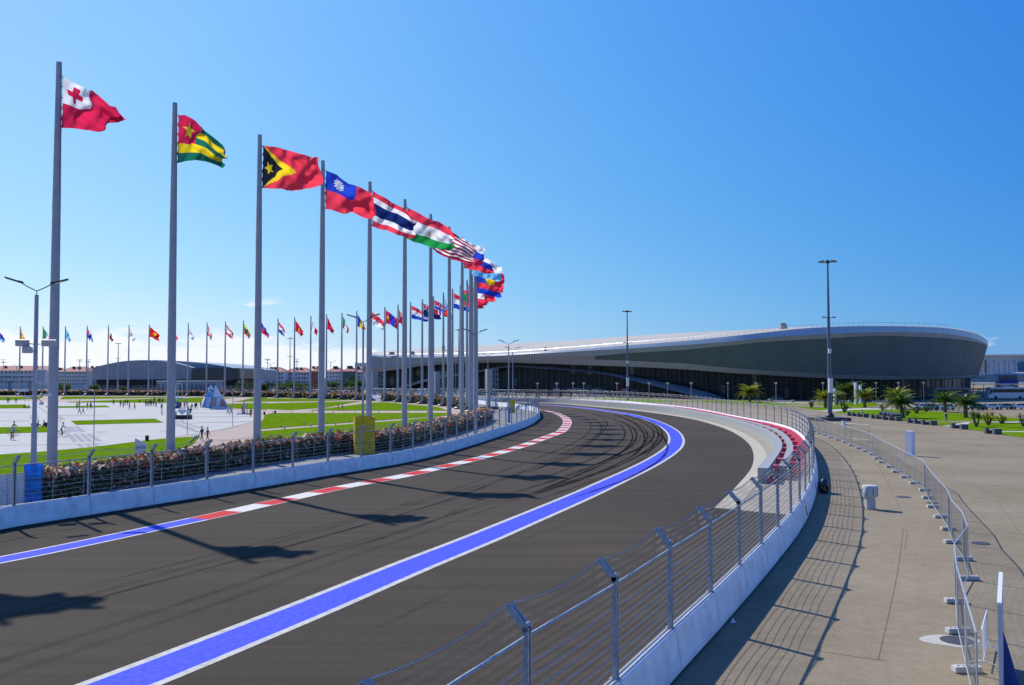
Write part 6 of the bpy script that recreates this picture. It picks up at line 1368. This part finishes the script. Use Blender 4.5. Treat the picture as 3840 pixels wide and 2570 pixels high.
PP = [
 ('1', 1825, 1222, -1.9, 'walk', NV, (.05, .09, .10), 'man in a dark jacket walking up the pink path, left of the couple', 1.02), ('1', 1877, 1220, -1.9, 'walk', (.42, .03, .08), BK, 'woman in a red jacket walking beside the man in dark', .94),
 ('2', 743, 1187, -1.6, 'stand', RD, RD, 'person in red on the middle path between lawns', 1), ('2', 780, 1187, -1.4, 'walk', NV, GY, 'person in navy with grey trousers beside the one in red', 1.02),
 ('B', 160, 425, .5, 'stand', (.12, .2, .18), BK, 'left one of two people standing at the far left of the plaza', 1), ('B', 195, 422, .2, 'stand', BK, BK, 'right one of two people in black at the far left of the plaza', 1), ('B', 350, 438, .3, 'stand', BK, BK, 'person in black leaning over a small cart', 1),
 ('B', 1690, 562, .3, 'stand', GN, BK, 'person in a bright green vest left of the third pole group', 1), ('B', 1742, 520, .3, 'stand', (.3, .22, .22), BR, 'person behind the pair in grey tops', 1), ('B', 1747, 670, 2.4, 'walk', (.38, .38, .48), BK, 'left walker in a pale lilac top', 1.02), ('B', 1826, 668, 2.4, 'walk', (.42, .43, .42), BK, 'right walker in a light grey top', .98),
 ('B', 1916, 566, 0, 'stand', (.16, .16, .17), GY, 'person in grey leaning by a pushchair', 1), ('B', 1992, 560, .4, 'stand', BK, BK, 'person in black with an arm up beside the pushchair', 1),
 ('1', 1027, 895, .4, 'walk', BK, BK, 'person in black near the far end of the grey bands', .95), ('1', 1090, 908, .3, 'stand', BK, BK, 'person in black, left of the loose group on the white paving', 1), ('1', 1115, 917, .3, 'stand', GY, BK, 'short person in grey and black in the loose group', .9), ('1', 1133, 898, .3, 'stand', BK, GY, 'person in a black top, behind in the loose group', 1), ('1', 1155, 899, .2, 'stand', NV, BK, 'person in navy, behind right in the loose group', 1),
 ('1', 1173, 937, 2.3, 'walk', BK, BK, 'striding person in black on the white paving', 1.02), ('1', 1218, 936, 2.6, 'walk', (.45, .12, .06), BK, 'walking person in an orange-red top', .98),
 ('1', 1318, 905, 0, 'stand', BK, BK, 'leftmost of the crowd behind the heart stage', 1), ('1', 1332, 903, 0, 'stand', (.35, .35, .4), BK, 'person in light grey in the crowd', 1), ('1', 1346, 902, 0, 'stand', (.3, .05, .06), BK, 'person in dark red in the crowd', 1), ('1', 1360, 900, 0, 'stand', BK, BK, 'person in black, middle of the crowd', 1), ('1', 1372, 902, 0, 'stand', (.35, .04, .05), BK, 'person in bright red in the crowd', 1), ('1', 1390, 905, 0, 'stand', (.04, .12, .08), BK, 'person in dark green in the crowd', 1), ('1', 1396, 872, 0, 'stand', BK, BK, 'person standing behind the crowd', 1), ('1', 1412, 915, 0, 'stand', (.32, .05, .07), NV, 'person in a red top at the right of the crowd', 1),
 ('1', 1436, 880, 0, 'stand', BK, BK, 'person in black left of the second big pole', 1), ('1', 1447, 884, 0, 'stand', (.1, .1, .12), BK, 'person beside the second big pole, behind', 1), ('1', 1470, 886, 0, 'walk', BK, BK, 'person just left of the second big pole', 1), ('1', 1462, 945, 0, 'stand', BK, BK, 'person in black beside the parked cycle', 1),
 ('1', 1635, 930, .2, 'stand', BK, BK, 'person in black right of the kiosk umbrella', 1), ('1', 1668, 924, 0, 'stand', (.35, .05, .09), BK, 'person in a crimson top beside the cycle', 1), ('1', 1690, 905, 0, 'stand', (.2, .2, .15), BK, 'person holding a cycle right of the kiosk', 1), ('1', 1736, 942, .9, 'walk', BK, BK, 'person in black walking toward the pyramid', .98), ('1', 1765, 931, 0, 'stand', (.1, .1, .12), BK, 'left of the two dark figures before the pyramid', 1), ('1', 1777, 930, 0, 'walk', BK, BK, 'right of the two dark figures before the pyramid', 1), ('1', 1816, 921, 0, 'stand', (.1, .2, .12), BK, 'person at the left foot of the pyramid', 1), ('1', 1722, 990, .2, 'stand', BK, BK, 'person in black right of the heart stage', 1), ('A', 617, 690, .2, 'stand', (.02, .28, .26), BK, 'person in teal on the right end of the heart stage', 1),
 ('A', 1110, 575, 0, 'stand', (.12, .15, .32), NV, 'person in blue at the foot of the pyramid', 1), ('1', 2063, 982, 2.9, 'walk', (.55, .58, .64), BK, 'person in a white top right of the pyramid', 1), ('1', 2090, 982, 2.9, 'walk', (.36, .36, .45), BK, 'person in pale grey right of the pyramid', .98),
 ('A', 1810, 650, .1, 'stand', (.18, .02, .06), NV, 'person in dark red at the play stand', 1), ('A', 1850, 650, .1, 'stand', (.4, .45, .75), (.4, .4, .5), 'child in pale blue at the play stand', .75), ('A', 1995, 735, .1, 'stand', BK, BK, 'person in black half hidden by the third big pole', 1),
 ('7', 2270, 903, .2, 'walk', (.5, .5, .5), (.4, .4, .42), 'person in white behind the far bend of the fence', 1)]
for k, x, y, rz, pose, tp, lg, lab, s in PP:
    g0 = GQ(k, x, y); z = .03 if g0[0] < -5 else 0
    if 'on the right end of the heart stage' in lab: pass
    person((g0[0], g0[1], z), rz, pose, tp, lg, lab, s=s)
for k, x, y, lab in (('B', 822, 948, 'left seated person in black on the lawn edge'), ('B', 948, 948, 'right seated person in black on the lawn edge'), ('B', 520, 536, 'person sitting on the far left lawn strip'), ('B', 625, 536, 'dark figure sitting at the end of the far left lawn strip')):
    g0 = GQ(k, x, y); person((g0[0], g0[1], .05), -1.2, 'ground', BK, BK, lab)
g0 = GQ('4', 848, 999); person((g0[0], g0[1] - .1, .03), -2.7, 'sit', (.42, .36, .40), NV, 'person in a pale pink top sitting on the third block bench')
g0 = GQ('4', 1613, 1046); person((g0[0], g0[1], 0), -.7, 'walk', (.62, .62, .62), (.04, .10, .42), 'man in a white shirt and bright blue trousers walking on the lawn', s=1.03)
b = MB(); b.box((0, -.17, 1.22), (.28, .16, .42), M_black); o = b.build('backpack', None); o.location = (g0[0], g0[1], 0); o.rotation_euler = (0, 0, -.7); tag(o, 'black backpack on the back of the man in blue trousers', 'backpack')
# bicycles
def bicycle(pos, rz, label, fc):
    r = empty('bicycle', (pos[0], pos[1], .03), rz, label, 'bicycle', 'bicycles on the plaza'); wb = MB(); wb.tube([(0, .33 * math.cos(a), .33 * math.sin(a)) for a in np.linspace(0, 2 * PI, 21)], .022, M_black, 6)
    for a in np.linspace(0, PI, 7)[:-1]: wb.tube([(0, .32 * math.cos(a), .32 * math.sin(a)), (0, -.32 * math.cos(a), -.32 * math.sin(a))], .004, M_steel, 3)
    wm_ = wb.mesh('wheel')
    for y in (-.5, .55): link('wheel', wm_, r, (0, y, .35))
    m = cm(fc, 'frame'); b = MB(); P1 = (0, -.5, .35); P2 = (0, -.05, .30); P3 = (0, -.18, .78); P4 = (0, .36, .82); P5 = (0, .55, .35)
    for a, c in ((P1, P2), (P2, P3), (P3, P4), (P2, P4), (P1, P3), (P4, P5)): b.tube([a, c], .02, m, 6)
    b.build('frame', r); b = MB(); b.tube([(-.28, .33, 1.0), (0, .36, 1.0), (.28, .33, 1.0)], .016, M_dark, 5); b.tube([P4, (0, .34, 1.0)], .018, M_dark, 5); b.build('handlebar', r)
    b = MB(); b.tube([P3, (0, -.2, .93)], .014, M_dark, 5); b.box((0, -.2, .95), (.14, .26, .05), M_black); b.build('saddle', r); return r
for (x, y, rz, tp, lg, lab, fl, sh) in ((268, 1238, .25, (.42, .44, .62), RD, 'front cyclist with a yellow cap and grey shirt', (.55, .45, .05), True), (290, 1132, -PI / 2, BK, BK, 'cyclist in black riding behind the front one', None, False), (1368, 1166, -PI / 2, (.48, .48, .52), BK, 'cyclist in a grey top right of the nearest pole', None, False), (752, 775, -PI / 2, BK, BK, 'cyclist mostly hidden by the nearest lamp post', None, False)):
    g0 = GQ('B', x, y); bicycle((g0[0], g0[1]), rz, lab.replace('cyclist', 'bicycle under the cyclist', 1) if lab.startswith('cyclist') else 'bicycle of the front rider with the yellow cap', (.1, .1, .1) if x != 752 else (.3, .3, .35))
    dx, dy = -.2 * -math.sin(rz) * -1, 0
    ox, oy = math.sin(rz) * .2, -math.cos(rz) * .2
    person((g0[0] + ox, g0[1] + oy, .03), rz, 'cycle', tp, lg, lab, hair=fl or (.03, .02, .015), shorts=sh)
g0 = GQ('1', 1465, 985); bicycle((g0[0], g0[1]), .5, 'parked bicycle left of the heart stage', (.05, .05, .05)); g0 = GQ('1', 1682, 925); bicycle((g0[0], g0[1]), -1.4, 'bicycle held beside the kiosk group', (.3, .3, .3))
# heart stage
g0 = GQ('A', 460, 780); sc_ = 168 / FPX; st = empty('stage', (g0[0], g0[1], 0.02), 0, 'low black stage with a white heart between letters', 'stage'); b = MB(); b.box((0, .8, .38), (3.15, 1.6, .76), mat('stage_black', (.008, .012, .016), .6)); b.build('platform', st)
hp_ = [(16 * math.sin(t) ** 3, 13 * math.cos(t) - 5 * math.cos(2 * t) - 2 * math.cos(3 * t) - math.cos(4 * t)) for t in np.linspace(0, 2 * PI, 33)[:-1]]
b = MB(); n = len(hp_); vs = [(x * .052, .45, 1.45 + z * .036) for x, z in hp_] + [(x * .052, .65, 1.45 + z * .036) for x, z in hp_]; tri = tessellate_polygon([[Vector((x, z, 0)) for x, z in hp_]])
b.add(vs, [tuple(t) for t in tri] + [tuple(i + n for i in t) for t in tri] + [(i, (i + 1) % n, (i + 1) % n + n, i + n) for i in range(n)], mat('heart_white', (.60, .62, .70), .6)); b.build('heart', st)
b = MB(); b.box((-1.25, .55, 1.15), (.42, .2, .75), M_boxw); b.build('letter', st); b = MB(); b.box((1.12, .55, 1.2), (.5, .2, .85), M_boxw); b.build('letter', st)
# mirrored pyramid
g0 = GQ('A', 1200, 560); py = empty('pyramid', (g0[0], g0[1], 0.02), 0, 'white slanted pyramid sculpture with mirrored corner and coloured panels', 'sculpture'); S = g0[1] / FPX
def pz(x, y): return ((x - 1200) * .1707 * S, (585 - y) * .1707 * S)
def pan(pts, y0, m, name, th=.12):
    p = [pz(*a) for a in pts]; n = len(p); b = MB(); tri = tessellate_polygon([[Vector((a, c, 0)) for a, c in p]]); zmax = 6.0
    f = lambda z: y0 + z * .22
    b.add([(a, f(c), c) for a, c in p] + [(a, f(c) + th, c) for a, c in p], [tuple(t) for t in tri] + [tuple(i + n for i in t) for t in tri] + [(i, (i + 1) % n, (i + 1) % n + n, i + n) for i in range(n)], m); b.build(name, py)
Mp = mat('sculpt_white', (.62, .64, .70), .5); 
pan([(1170, 60), (1545, 600), (1180, 585), (1110, 570)], .3, Mp, 'front_face'); pan([(1160, 80), (1110, 575), (900, 545), (985, 250), (1050, 70)], .35, mat('mirror', (.55, .58, .55), .12, .3, 2, metal=.9), 'mirror_face')
pan([(1135, 330), (1225, 320), (1200, 515), (1120, 520)], .12, mat('panel_sand', (.34, .30, .19), .7), 'colour_panel'); pan([(1330, 345), (1400, 430), (1465, 530), (1310, 520)], .12, mat('panel_rose', (.38, .20, .16), .7), 'colour_panel'); pan([(1005, 320), (1105, 320), (1095, 545), (1000, 540)], .12, mat('panel_lilac', (.42, .47, .66), .6), 'colour_panel'); pan([(1230, 310), (1320, 320), (1290, 520), (1210, 515)], .12, mat('panel_pale', (.50, .54, .66), .6), 'colour_panel')
for x, y, r_ in ((1075, 95, 34), (1035, 130, 30), (1110, 130, 26), (1060, 190, 28), (1120, 230, 20)):
    a, c = pz(x, y); b = MB(); bmx = bmesh.new(); bmesh.ops.create_icosphere(bmx, subdivisions=2, radius=r_ * .1707 * S); b.add([(v.co.x + a, v.co.y + .2 + c * .22, v.co.z + c) for v in bmx.verts], [tuple(v.index for v in f.verts) for f in bmx.faces], mat('mirror_ball', (.6, .65, .7), .08, metal=1)); bmx.free(); b.build('mirror_ball', py)
for k in range(14):
    a, c = pz(1150 + k * 26, 575 + (k % 3) * 8); b = MB(); b.lathe([(.02, 0), (.16, .05), (.14, .35), (.05, .5)], M_boxw, (a, -.5 - .3 * (k % 2), 0), n=8); b.build('ornament', py)
# two metal arches, kiosk umbrella, play stand
for x, lab in ((330, 'left metal arch behind the kiosk umbrella'), (415, 'right metal arch behind the kiosk umbrella')):
    g0 = GQ('A', x, 395); r = empty('arch', (g0[0], g0[1], 0.02), 0, lab, 'arch'); b = MB(); w_ = 2.0; b.tube([(-w_ / 2, 0, 0), (-w_ / 2, 0, 5)] + [(-w_ / 2 * math.cos(a), 0, 5 + math.sin(a)) for a in np.linspace(.2, PI - .2, 9)] + [(w_ / 2, 0, 5), (w_ / 2, 0, 0)], .12, M_silver, 7); b.build('tube', r, True); b = MB(); b.box((-w_ / 2, 0, .05), (.5, .5, .1), M_steel); b.box((w_ / 2, 0, .05), (.5, .5, .1), M_steel); b.build('base', r)
g0 = GQ('A', 345, 535); r = empty('kiosk', (g0[0], g0[1], 0.02), 0, 'small blue kiosk under a turquoise umbrella beside the second big pole', 'kiosk'); b = MB(); b.box((0, 0, .8), (2.0, 1.3, 1.6), mat('kiosk_navy', (.02, .05, .22), .5)); b.build('counter', r); b = MB(); b.tube([(0, 0, 0), (0, 0, 3.0)], .04, M_steel, 6); b.build('pole', r); b = MB(); b.lathe([(1.35, 2.45), (.7, 2.8), (.02, 3.05)], mat('turquoise_cloth', (.05, .42, .60), .7), n=10); b.build('canopy', r); b = MB(); b.box((.1, -.68, .9), (.7, .05, .7), M_boxw); b.build('sign', r)
g0 = GQ('A', 1850, 670); r = empty('play_stand', (g0[0], g0[1], 0.02), 0, 'low play platform with pink panel and green post, left of the third big pole', 'play stand'); b = MB(); b.box((0, 0, .1), (3.0, 1.2, .2), mat('teal_mat', (.08, .22, .2), .7)); b.build('platform', r)
b = MB(); b.add([(-.55, 0, .2), (.2, 0, .2), (.05, 0, 3.2), (-.2, 0, 2.6), (-.55, .1, .2), (.2, .1, .2), (.05, .1, 3.2), (-.2, .1, 2.6)], [(0, 1, 2, 3), (7, 6, 5, 4), (0, 4, 5, 1), (1, 5, 6, 2), (2, 6, 7, 3), (3, 7, 4, 0)], mat('panel_pink', (.45, .33, .36), .6)); b.build('sign_panel', r); b = MB(); b.tube([(.6, 0, .2), (.6, 0, 2.1)], .08, mat('green_post', (.03, .30, .22), .5), 6); b.lathe([(.02, 2.1), (.16, 2.2), (.02, 2.45)], mat('green_post', (.03, .30, .22), .5), (.6, 0, 0), n=8); b.build('post', r)
# white slant-topped sign on the near lawn
g0 = GQ('1', 1270, 1405); D_ = float(g0[1]); r = empty('lawn_sign', (g0[0], g0[1], 0.05), .12, 'white slant-topped sign with grey lettering on the near lawn', 'sign')
kx = D_ / FPX * .4145; b = MB(); w_ = 98 * kx; z1 = (1405 - 1197) * kx; z2 = (1405 - 1248) * kx
b.add([(-w_ / 2, 0, 0), (w_ / 2, 0, 0), (w_ / 2, 0, z2), (-w_ / 2, 0, z1), (-w_ / 2, .08, 0), (w_ / 2, .08, 0), (w_ / 2, .08, z2), (-w_ / 2, .08, z1)], [(0, 1, 2, 3), (7, 6, 5, 4), (0, 4, 5, 1), (1, 5, 6, 2), (2, 6, 7, 3), (3, 7, 4, 0)], mat('sign_white', (.52, .54, .66), .6)); b.build('panel', r)
fc_ = bpy.data.curves.new('lettering', 'FONT'); fc_.body = 'sochi'; fc_.size = .42; fc_.align_x = 'CENTER'; fc_.extrude = .004; fo = bpy.data.objects.new('tmp', fc_); COL.objects.link(fo)
dg = bpy.context.evaluated_depsgraph_get(); fm_ = bpy.data.meshes.new_from_object(fo.evaluated_get(dg)); bpy.data.objects.remove(fo); fm_.materials.clear(); fm_.materials.append(mat('letter_grey', (.08, .08, .12), .6)); o = link('lettering', fm_, r, (0, -.012, (1405 - 1290) * kx)); o.rotation_euler = (PI / 2, 0, 0); fm_.name = 'lettering'

# ------------------------------------------------------------------ cars and coaches
M_tyre = mat('tyre', (.015, .015, .016), .8); M_rim = mat('rim', (.35, .36, .38), .35, metal=.7); M_cg = mat('car_glass', (.010, .014, .018), .2, spec=.35)
wb = MB(); wb.lathe([(.20, -.11), (.32, -.11), (.335, -.06), (.335, .06), (.32, .11), (.20, .11)], M_tyre, n=18); wb.lathe([(.02, -.10), (.205, -.10), (.205, .10), (.02, .10)], M_rim, n=12); ME_wh = wb.mesh('wheel')
def car(pos, rz, col, label, suv=False, s=1.0):
    r = empty('parked_car', (pos[0], pos[1], 0), rz, label, 'car', 'cars parked at the right'); r.scale = (s, s, s); h = .12 if suv else 0
    paint = mat('paint_%02d%02d%02d' % tuple(int(v * 99) for v in col), col, .25, coat=.8)
    prof = [(-2.2, .35), (-2.22, .62 + h), (-2.1, .86 + h), (-1.35, .95 + h), (-.75, 1.38 + h), (.55, 1.46 + h), (1.45, 1.36 + h) if suv else (1.3, 1.30), (1.95, .98 + h), (2.2, .9 + h), (2.22, .5), (2.15, .3)]
    b = MB(); n = len(prof); vs = []
    for y, k in ((-.86, 0), (-.80, 1), (.80, 1), (.86, 0)):
        for x, z in prof: vs.append((x * (.985 if k == 0 else 1), y * (.80 if z > 1.1 else 1), z if k else z - .03))
    fs = [(a * n + i, a * n + i + 1, (a + 1) * n + i + 1, (a + 1) * n + i) for a in range(3) for i in range(n - 1)] + [tuple(range(n)), tuple(reversed(range(3 * n, 4 * n)))]
    b.add(vs, fs, paint); b.build('body', r, True)
    for sy in (-1, 1):
        for (x0, x1, x2, x3) in ((-1.15, -.62, -.02, -.02), (.06, .06, .55, .62), (.70, .70, 1.2, 1.55)):
            b = MB(); y1, y2 = .868 * sy, .715 * sy; b.add([(x0, y1, .98 + h), (x3, y1, .98 + h), (x2, y2, 1.34 + h), (x1, y2, 1.34 + h)], [(0, 1, 2, 3)], M_cg); b.build('side_window', r)
        b = MB(); b.box((-2.17, sy * .62, .68 + h), (.12, .34, .16), M_lens); b.build('headlight', r); b = MB(); b.box((2.18, sy * .66, .78 + h), (.08, .26, .2), mat('tail_red', (.3, .01, .01), .3)); b.build('tail_light', r); b = MB(); b.box((-.85, sy * .95, 1.0 + h), (.12, .18, .12), paint); b.build('mirror', r)
        for x in (-1.38, 1.38): o = link('wheel', ME_wh, r, (x, sy * .78, .335)); o.rotation_euler = (PI / 2, 0, 0)
    b = MB(); b.add([(-1.36, -.72, .97 + h), (-1.36, .72, .97 + h), (-.78, .62, 1.37 + h), (-.78, -.62, 1.37 + h)], [(0, 1, 2, 3)], M_cg); o = b.build('windscreen', r); o.location = (-.02, 0, .012)
    b = MB(); b.box((-2.2, 0, .5), (.06, 1.0, .22), M_dark); b.build('grille', r); return r
for x, y, rz, c, lab, suv in ((1390, 935, .25, (.62, .64, .62), 'white hatchback parked left, behind the yuccas', True), (1455, 938, .2, (.05, .06, .08), 'dark car beside the white hatchback', True), (1606, 936, .2, (.55, .56, .55), 'white car behind the dark palm trunk', False), (1880, 934, .12, (.035, .05, .075), 'dark blue car right of the second dark palm', False), (2005, 932, .12, (.62, .62, .62), 'white saloon car, middle of the parked row', False), (2135, 930, .1, (.22, .23, .24), 'grey saloon car in the parked row', False), (2262, 929, .1, (.64, .64, .64), 'white saloon car cut by the right edge', False)):
    g0 = GQ('4', x, y); car((g0[0], g0[1]), rz, c, lab, suv)
p = W(*q('4', 70, 846), 283); car((p.x, 283), .1, (.008, .01, .015), 'black car parked in the shade before the arena', True)
def coach(pos, rz, col, label, L=12.6, s=1.0):
    r = empty('coach', (pos[0], pos[1], 0), rz, label, 'coach', 'coaches parked before the arena'); r.scale = (1, 1, s); paint = mat('coach_%02d' % int(col[0] * 99), col, .3, coat=.6)
    b = MB(); prof = [(-L/2 + .1, .35), (-L/2, 1.0), (-L/2 + .15, 2.0), (-L/2 + .75, 3.25), (-L/2 + 1.2, 3.45), (L/2 - .4, 3.45), (L/2, 3.2), (L/2, .4)]; n = len(prof)
    vs = [(x, -1.25, z) for x, z in prof] + [(x, 1.25, z) for x, z in prof]; tri = tessellate_polygon([[Vector((x, z, 0)) for x, z in prof]])
    b.add(vs, [tuple(t) for t in tri] + [tuple(i + n for i in t) for t in tri] + [(i, (i+1) % n, (i+1) % n + n, i + n) for i in range(n)], paint); b.build('body', r)
    for k in range(7):
        x0 = -L/2 + 1.5 + k * (L - 2.2) / 7
        for sy in (-1, 1): b = MB(); b.box((x0 + (L - 2.2) / 14, sy * 1.255, 2.45), ((L - 2.2) / 7 - .05, .03, 1.0), M_cg); b.build('side_window', r)
    b = MB(); b.add([(-L/2 + .13, -1.15, 1.25), (-L/2 + .13, 1.15, 1.25), (-L/2 + .7, 1.1, 3.1), (-L/2 + .7, -1.1, 3.1)], [(0, 1, 2, 3)], M_cg); o = b.build('windscreen', r); o.location = (-.06, 0, .02)
    for sy in (-1, 1):
        b = MB(); b.add([(-L/2 + .2, sy * 1.262, 1.3), (-L/2 + 1.4, sy * 1.262, 1.9), (-L/2 + 1.4, sy * 1.262, 2.9), (-L/2 + .72, sy * 1.262, 3.0)], [(0, 1, 2, 3)], M_cg); b.build('front_side_window', r)
        for x in (-L/2 + 2.6, L/2 - 3.6): o = link('wheel', ME_wh, r, (x, sy * 1.12, .5), scale=1.5); o.rotation_euler = (PI / 2, 0, 0)
        b = MB(); b.box((-L/2 - .15, sy * 1.3, 2.5), (.15, .2, .6), M_dark); b.tube([(-L/2 - .1, sy * 1.25, 2.9), (-L/2 + .5, sy * 1.2, 3.2)], .04, M_dark, 4); b.build('mirror', r)
    b = MB(); b.box((0, 0, 3.55), (3.2, 1.9, .28), paint); b.build('air_unit', r)
    for k in range(5): b = MB(); b.box((L/2 - 1.6, -1.262, .9 + k * .16), (1.6, .02, .05), M_dark); b.build('vent', r)
    return r
p = W(*q('4', 1648, 850), 290); coach((p.x, 290), .06, (.07, .10, .19), 'dark blue coach parked close to the arena', 12.6, 1.22)
p = W(*q('4', 2165, 838), 303); coach((p.x, 303), .02, (.62, .63, .64), 'white coach with dark windows at the right edge', 14.5, 1.20)
# scattered parked cars and trucks far beyond the plaza at the left
ME_far = {}; seen = {}; LM = [(245, 'sky blue flag'), (327, 'union canton flag pole'), (404, 'maroon flag pole'), (481, 'white and orange flag pole'), (557, 'scarlet flag pole'), (635, 'second big pole'), (704, 'navy emblem flag pole'), (776, 'narrow striped flag pole'), (844, 'red-edged flag pole'), (911, 'yellow green red flag pole'), (962, 'third big pole'), (1041, 'far tricolour flag pole'), (1102, 'gold emblem flag pole'), (1165, 'white and crimson flag pole'), (1225, 'plain crimson flag pole'), (1281, 'eagle flag pole'), (1336, 'hanging tricolour pole')]
for i in range(46):
    x = 250 + i * 24 + random.uniform(-9, 9) if i < 30 else 985 + (i - 30) * 24; yy = random.choice([1449, 1453, 1457]); D = {1449: 455, 1453: 440, 1457: 425}[yy]
    if x > 1400: continue
    c = random.choice([(.6, .6, .6), (.6, .6, .6), (.3, .3, .32), (.04, .04, .05), (.35, .05, .05), (.1, .15, .3)])
    if c not in ME_far:
        b = MB(); pt = mat('far_%02d%02d' % (int(c[0] * 99), int(c[2] * 99)), c, .3, coat=.5); b.box((0, 0, .65), (4.4, 1.8, .7), pt); b.add([(-1.3, -.8, 1.0), (1.6, -.8, 1.0), (1.6, .8, 1.0), (-1.3, .8, 1.0), (-.7, -.65, 1.5), (1.1, -.65, 1.5), (1.1, .65, 1.5), (-.7, .65, 1.5)], [(4,5,6,7), (0,1,5,4), (1,2,6,5), (2,3,7,6), (3,0,4,7)], M_cg)
        b.box((.2, 0, 1.5), (1.7, 1.25, .06), pt); [b.box((sx * 1.4, sy * .8, .32), (.62, .2, .62), M_tyre) for sx in (-1, 1) for sy in (-1, 1)]; ME_far[c] = b.mesh('parked_car')
    p = W(x, 1414, D); o = link('parked_car', ME_far[c], None, (p.x, D, 0), random.uniform(-.2, .2)); cn = {.6: 'white', .3: 'grey', .04: 'black', .35: 'red', .1: 'blue'}[c[0]]
    rowt = {1449: 'farthest', 1453: 'middle', 1457: 'nearest'}[yy]
    nb = min(range(len(LM)), key=lambda j: abs(LM[j][0] - x)); kx_ = (cn, rowt, nb); seen[kx_] = seen.get(kx_, 0) + 1
    side_ = ('left of' if x < LM[nb][0] else 'right of') if abs(x - LM[nb][0]) > 12 else 'behind'
    tag(o, 'far %s car in the %s row, %s the %s' % (cn, rowt, side_, LM[nb][1]), 'car', 'far parked cars beyond the plaza')
# raised steel viaduct, far left
v = empty('viaduct', (0, 0, 0), 0, 'blue-grey steel viaduct behind the far hedge at the left edge', 'bridge'); a = W(-150, 1424, 470); c = W(150, 1424, 470); ztop = W(0, 1412, 470).z; zb_ = W(0, 1431, 470).z
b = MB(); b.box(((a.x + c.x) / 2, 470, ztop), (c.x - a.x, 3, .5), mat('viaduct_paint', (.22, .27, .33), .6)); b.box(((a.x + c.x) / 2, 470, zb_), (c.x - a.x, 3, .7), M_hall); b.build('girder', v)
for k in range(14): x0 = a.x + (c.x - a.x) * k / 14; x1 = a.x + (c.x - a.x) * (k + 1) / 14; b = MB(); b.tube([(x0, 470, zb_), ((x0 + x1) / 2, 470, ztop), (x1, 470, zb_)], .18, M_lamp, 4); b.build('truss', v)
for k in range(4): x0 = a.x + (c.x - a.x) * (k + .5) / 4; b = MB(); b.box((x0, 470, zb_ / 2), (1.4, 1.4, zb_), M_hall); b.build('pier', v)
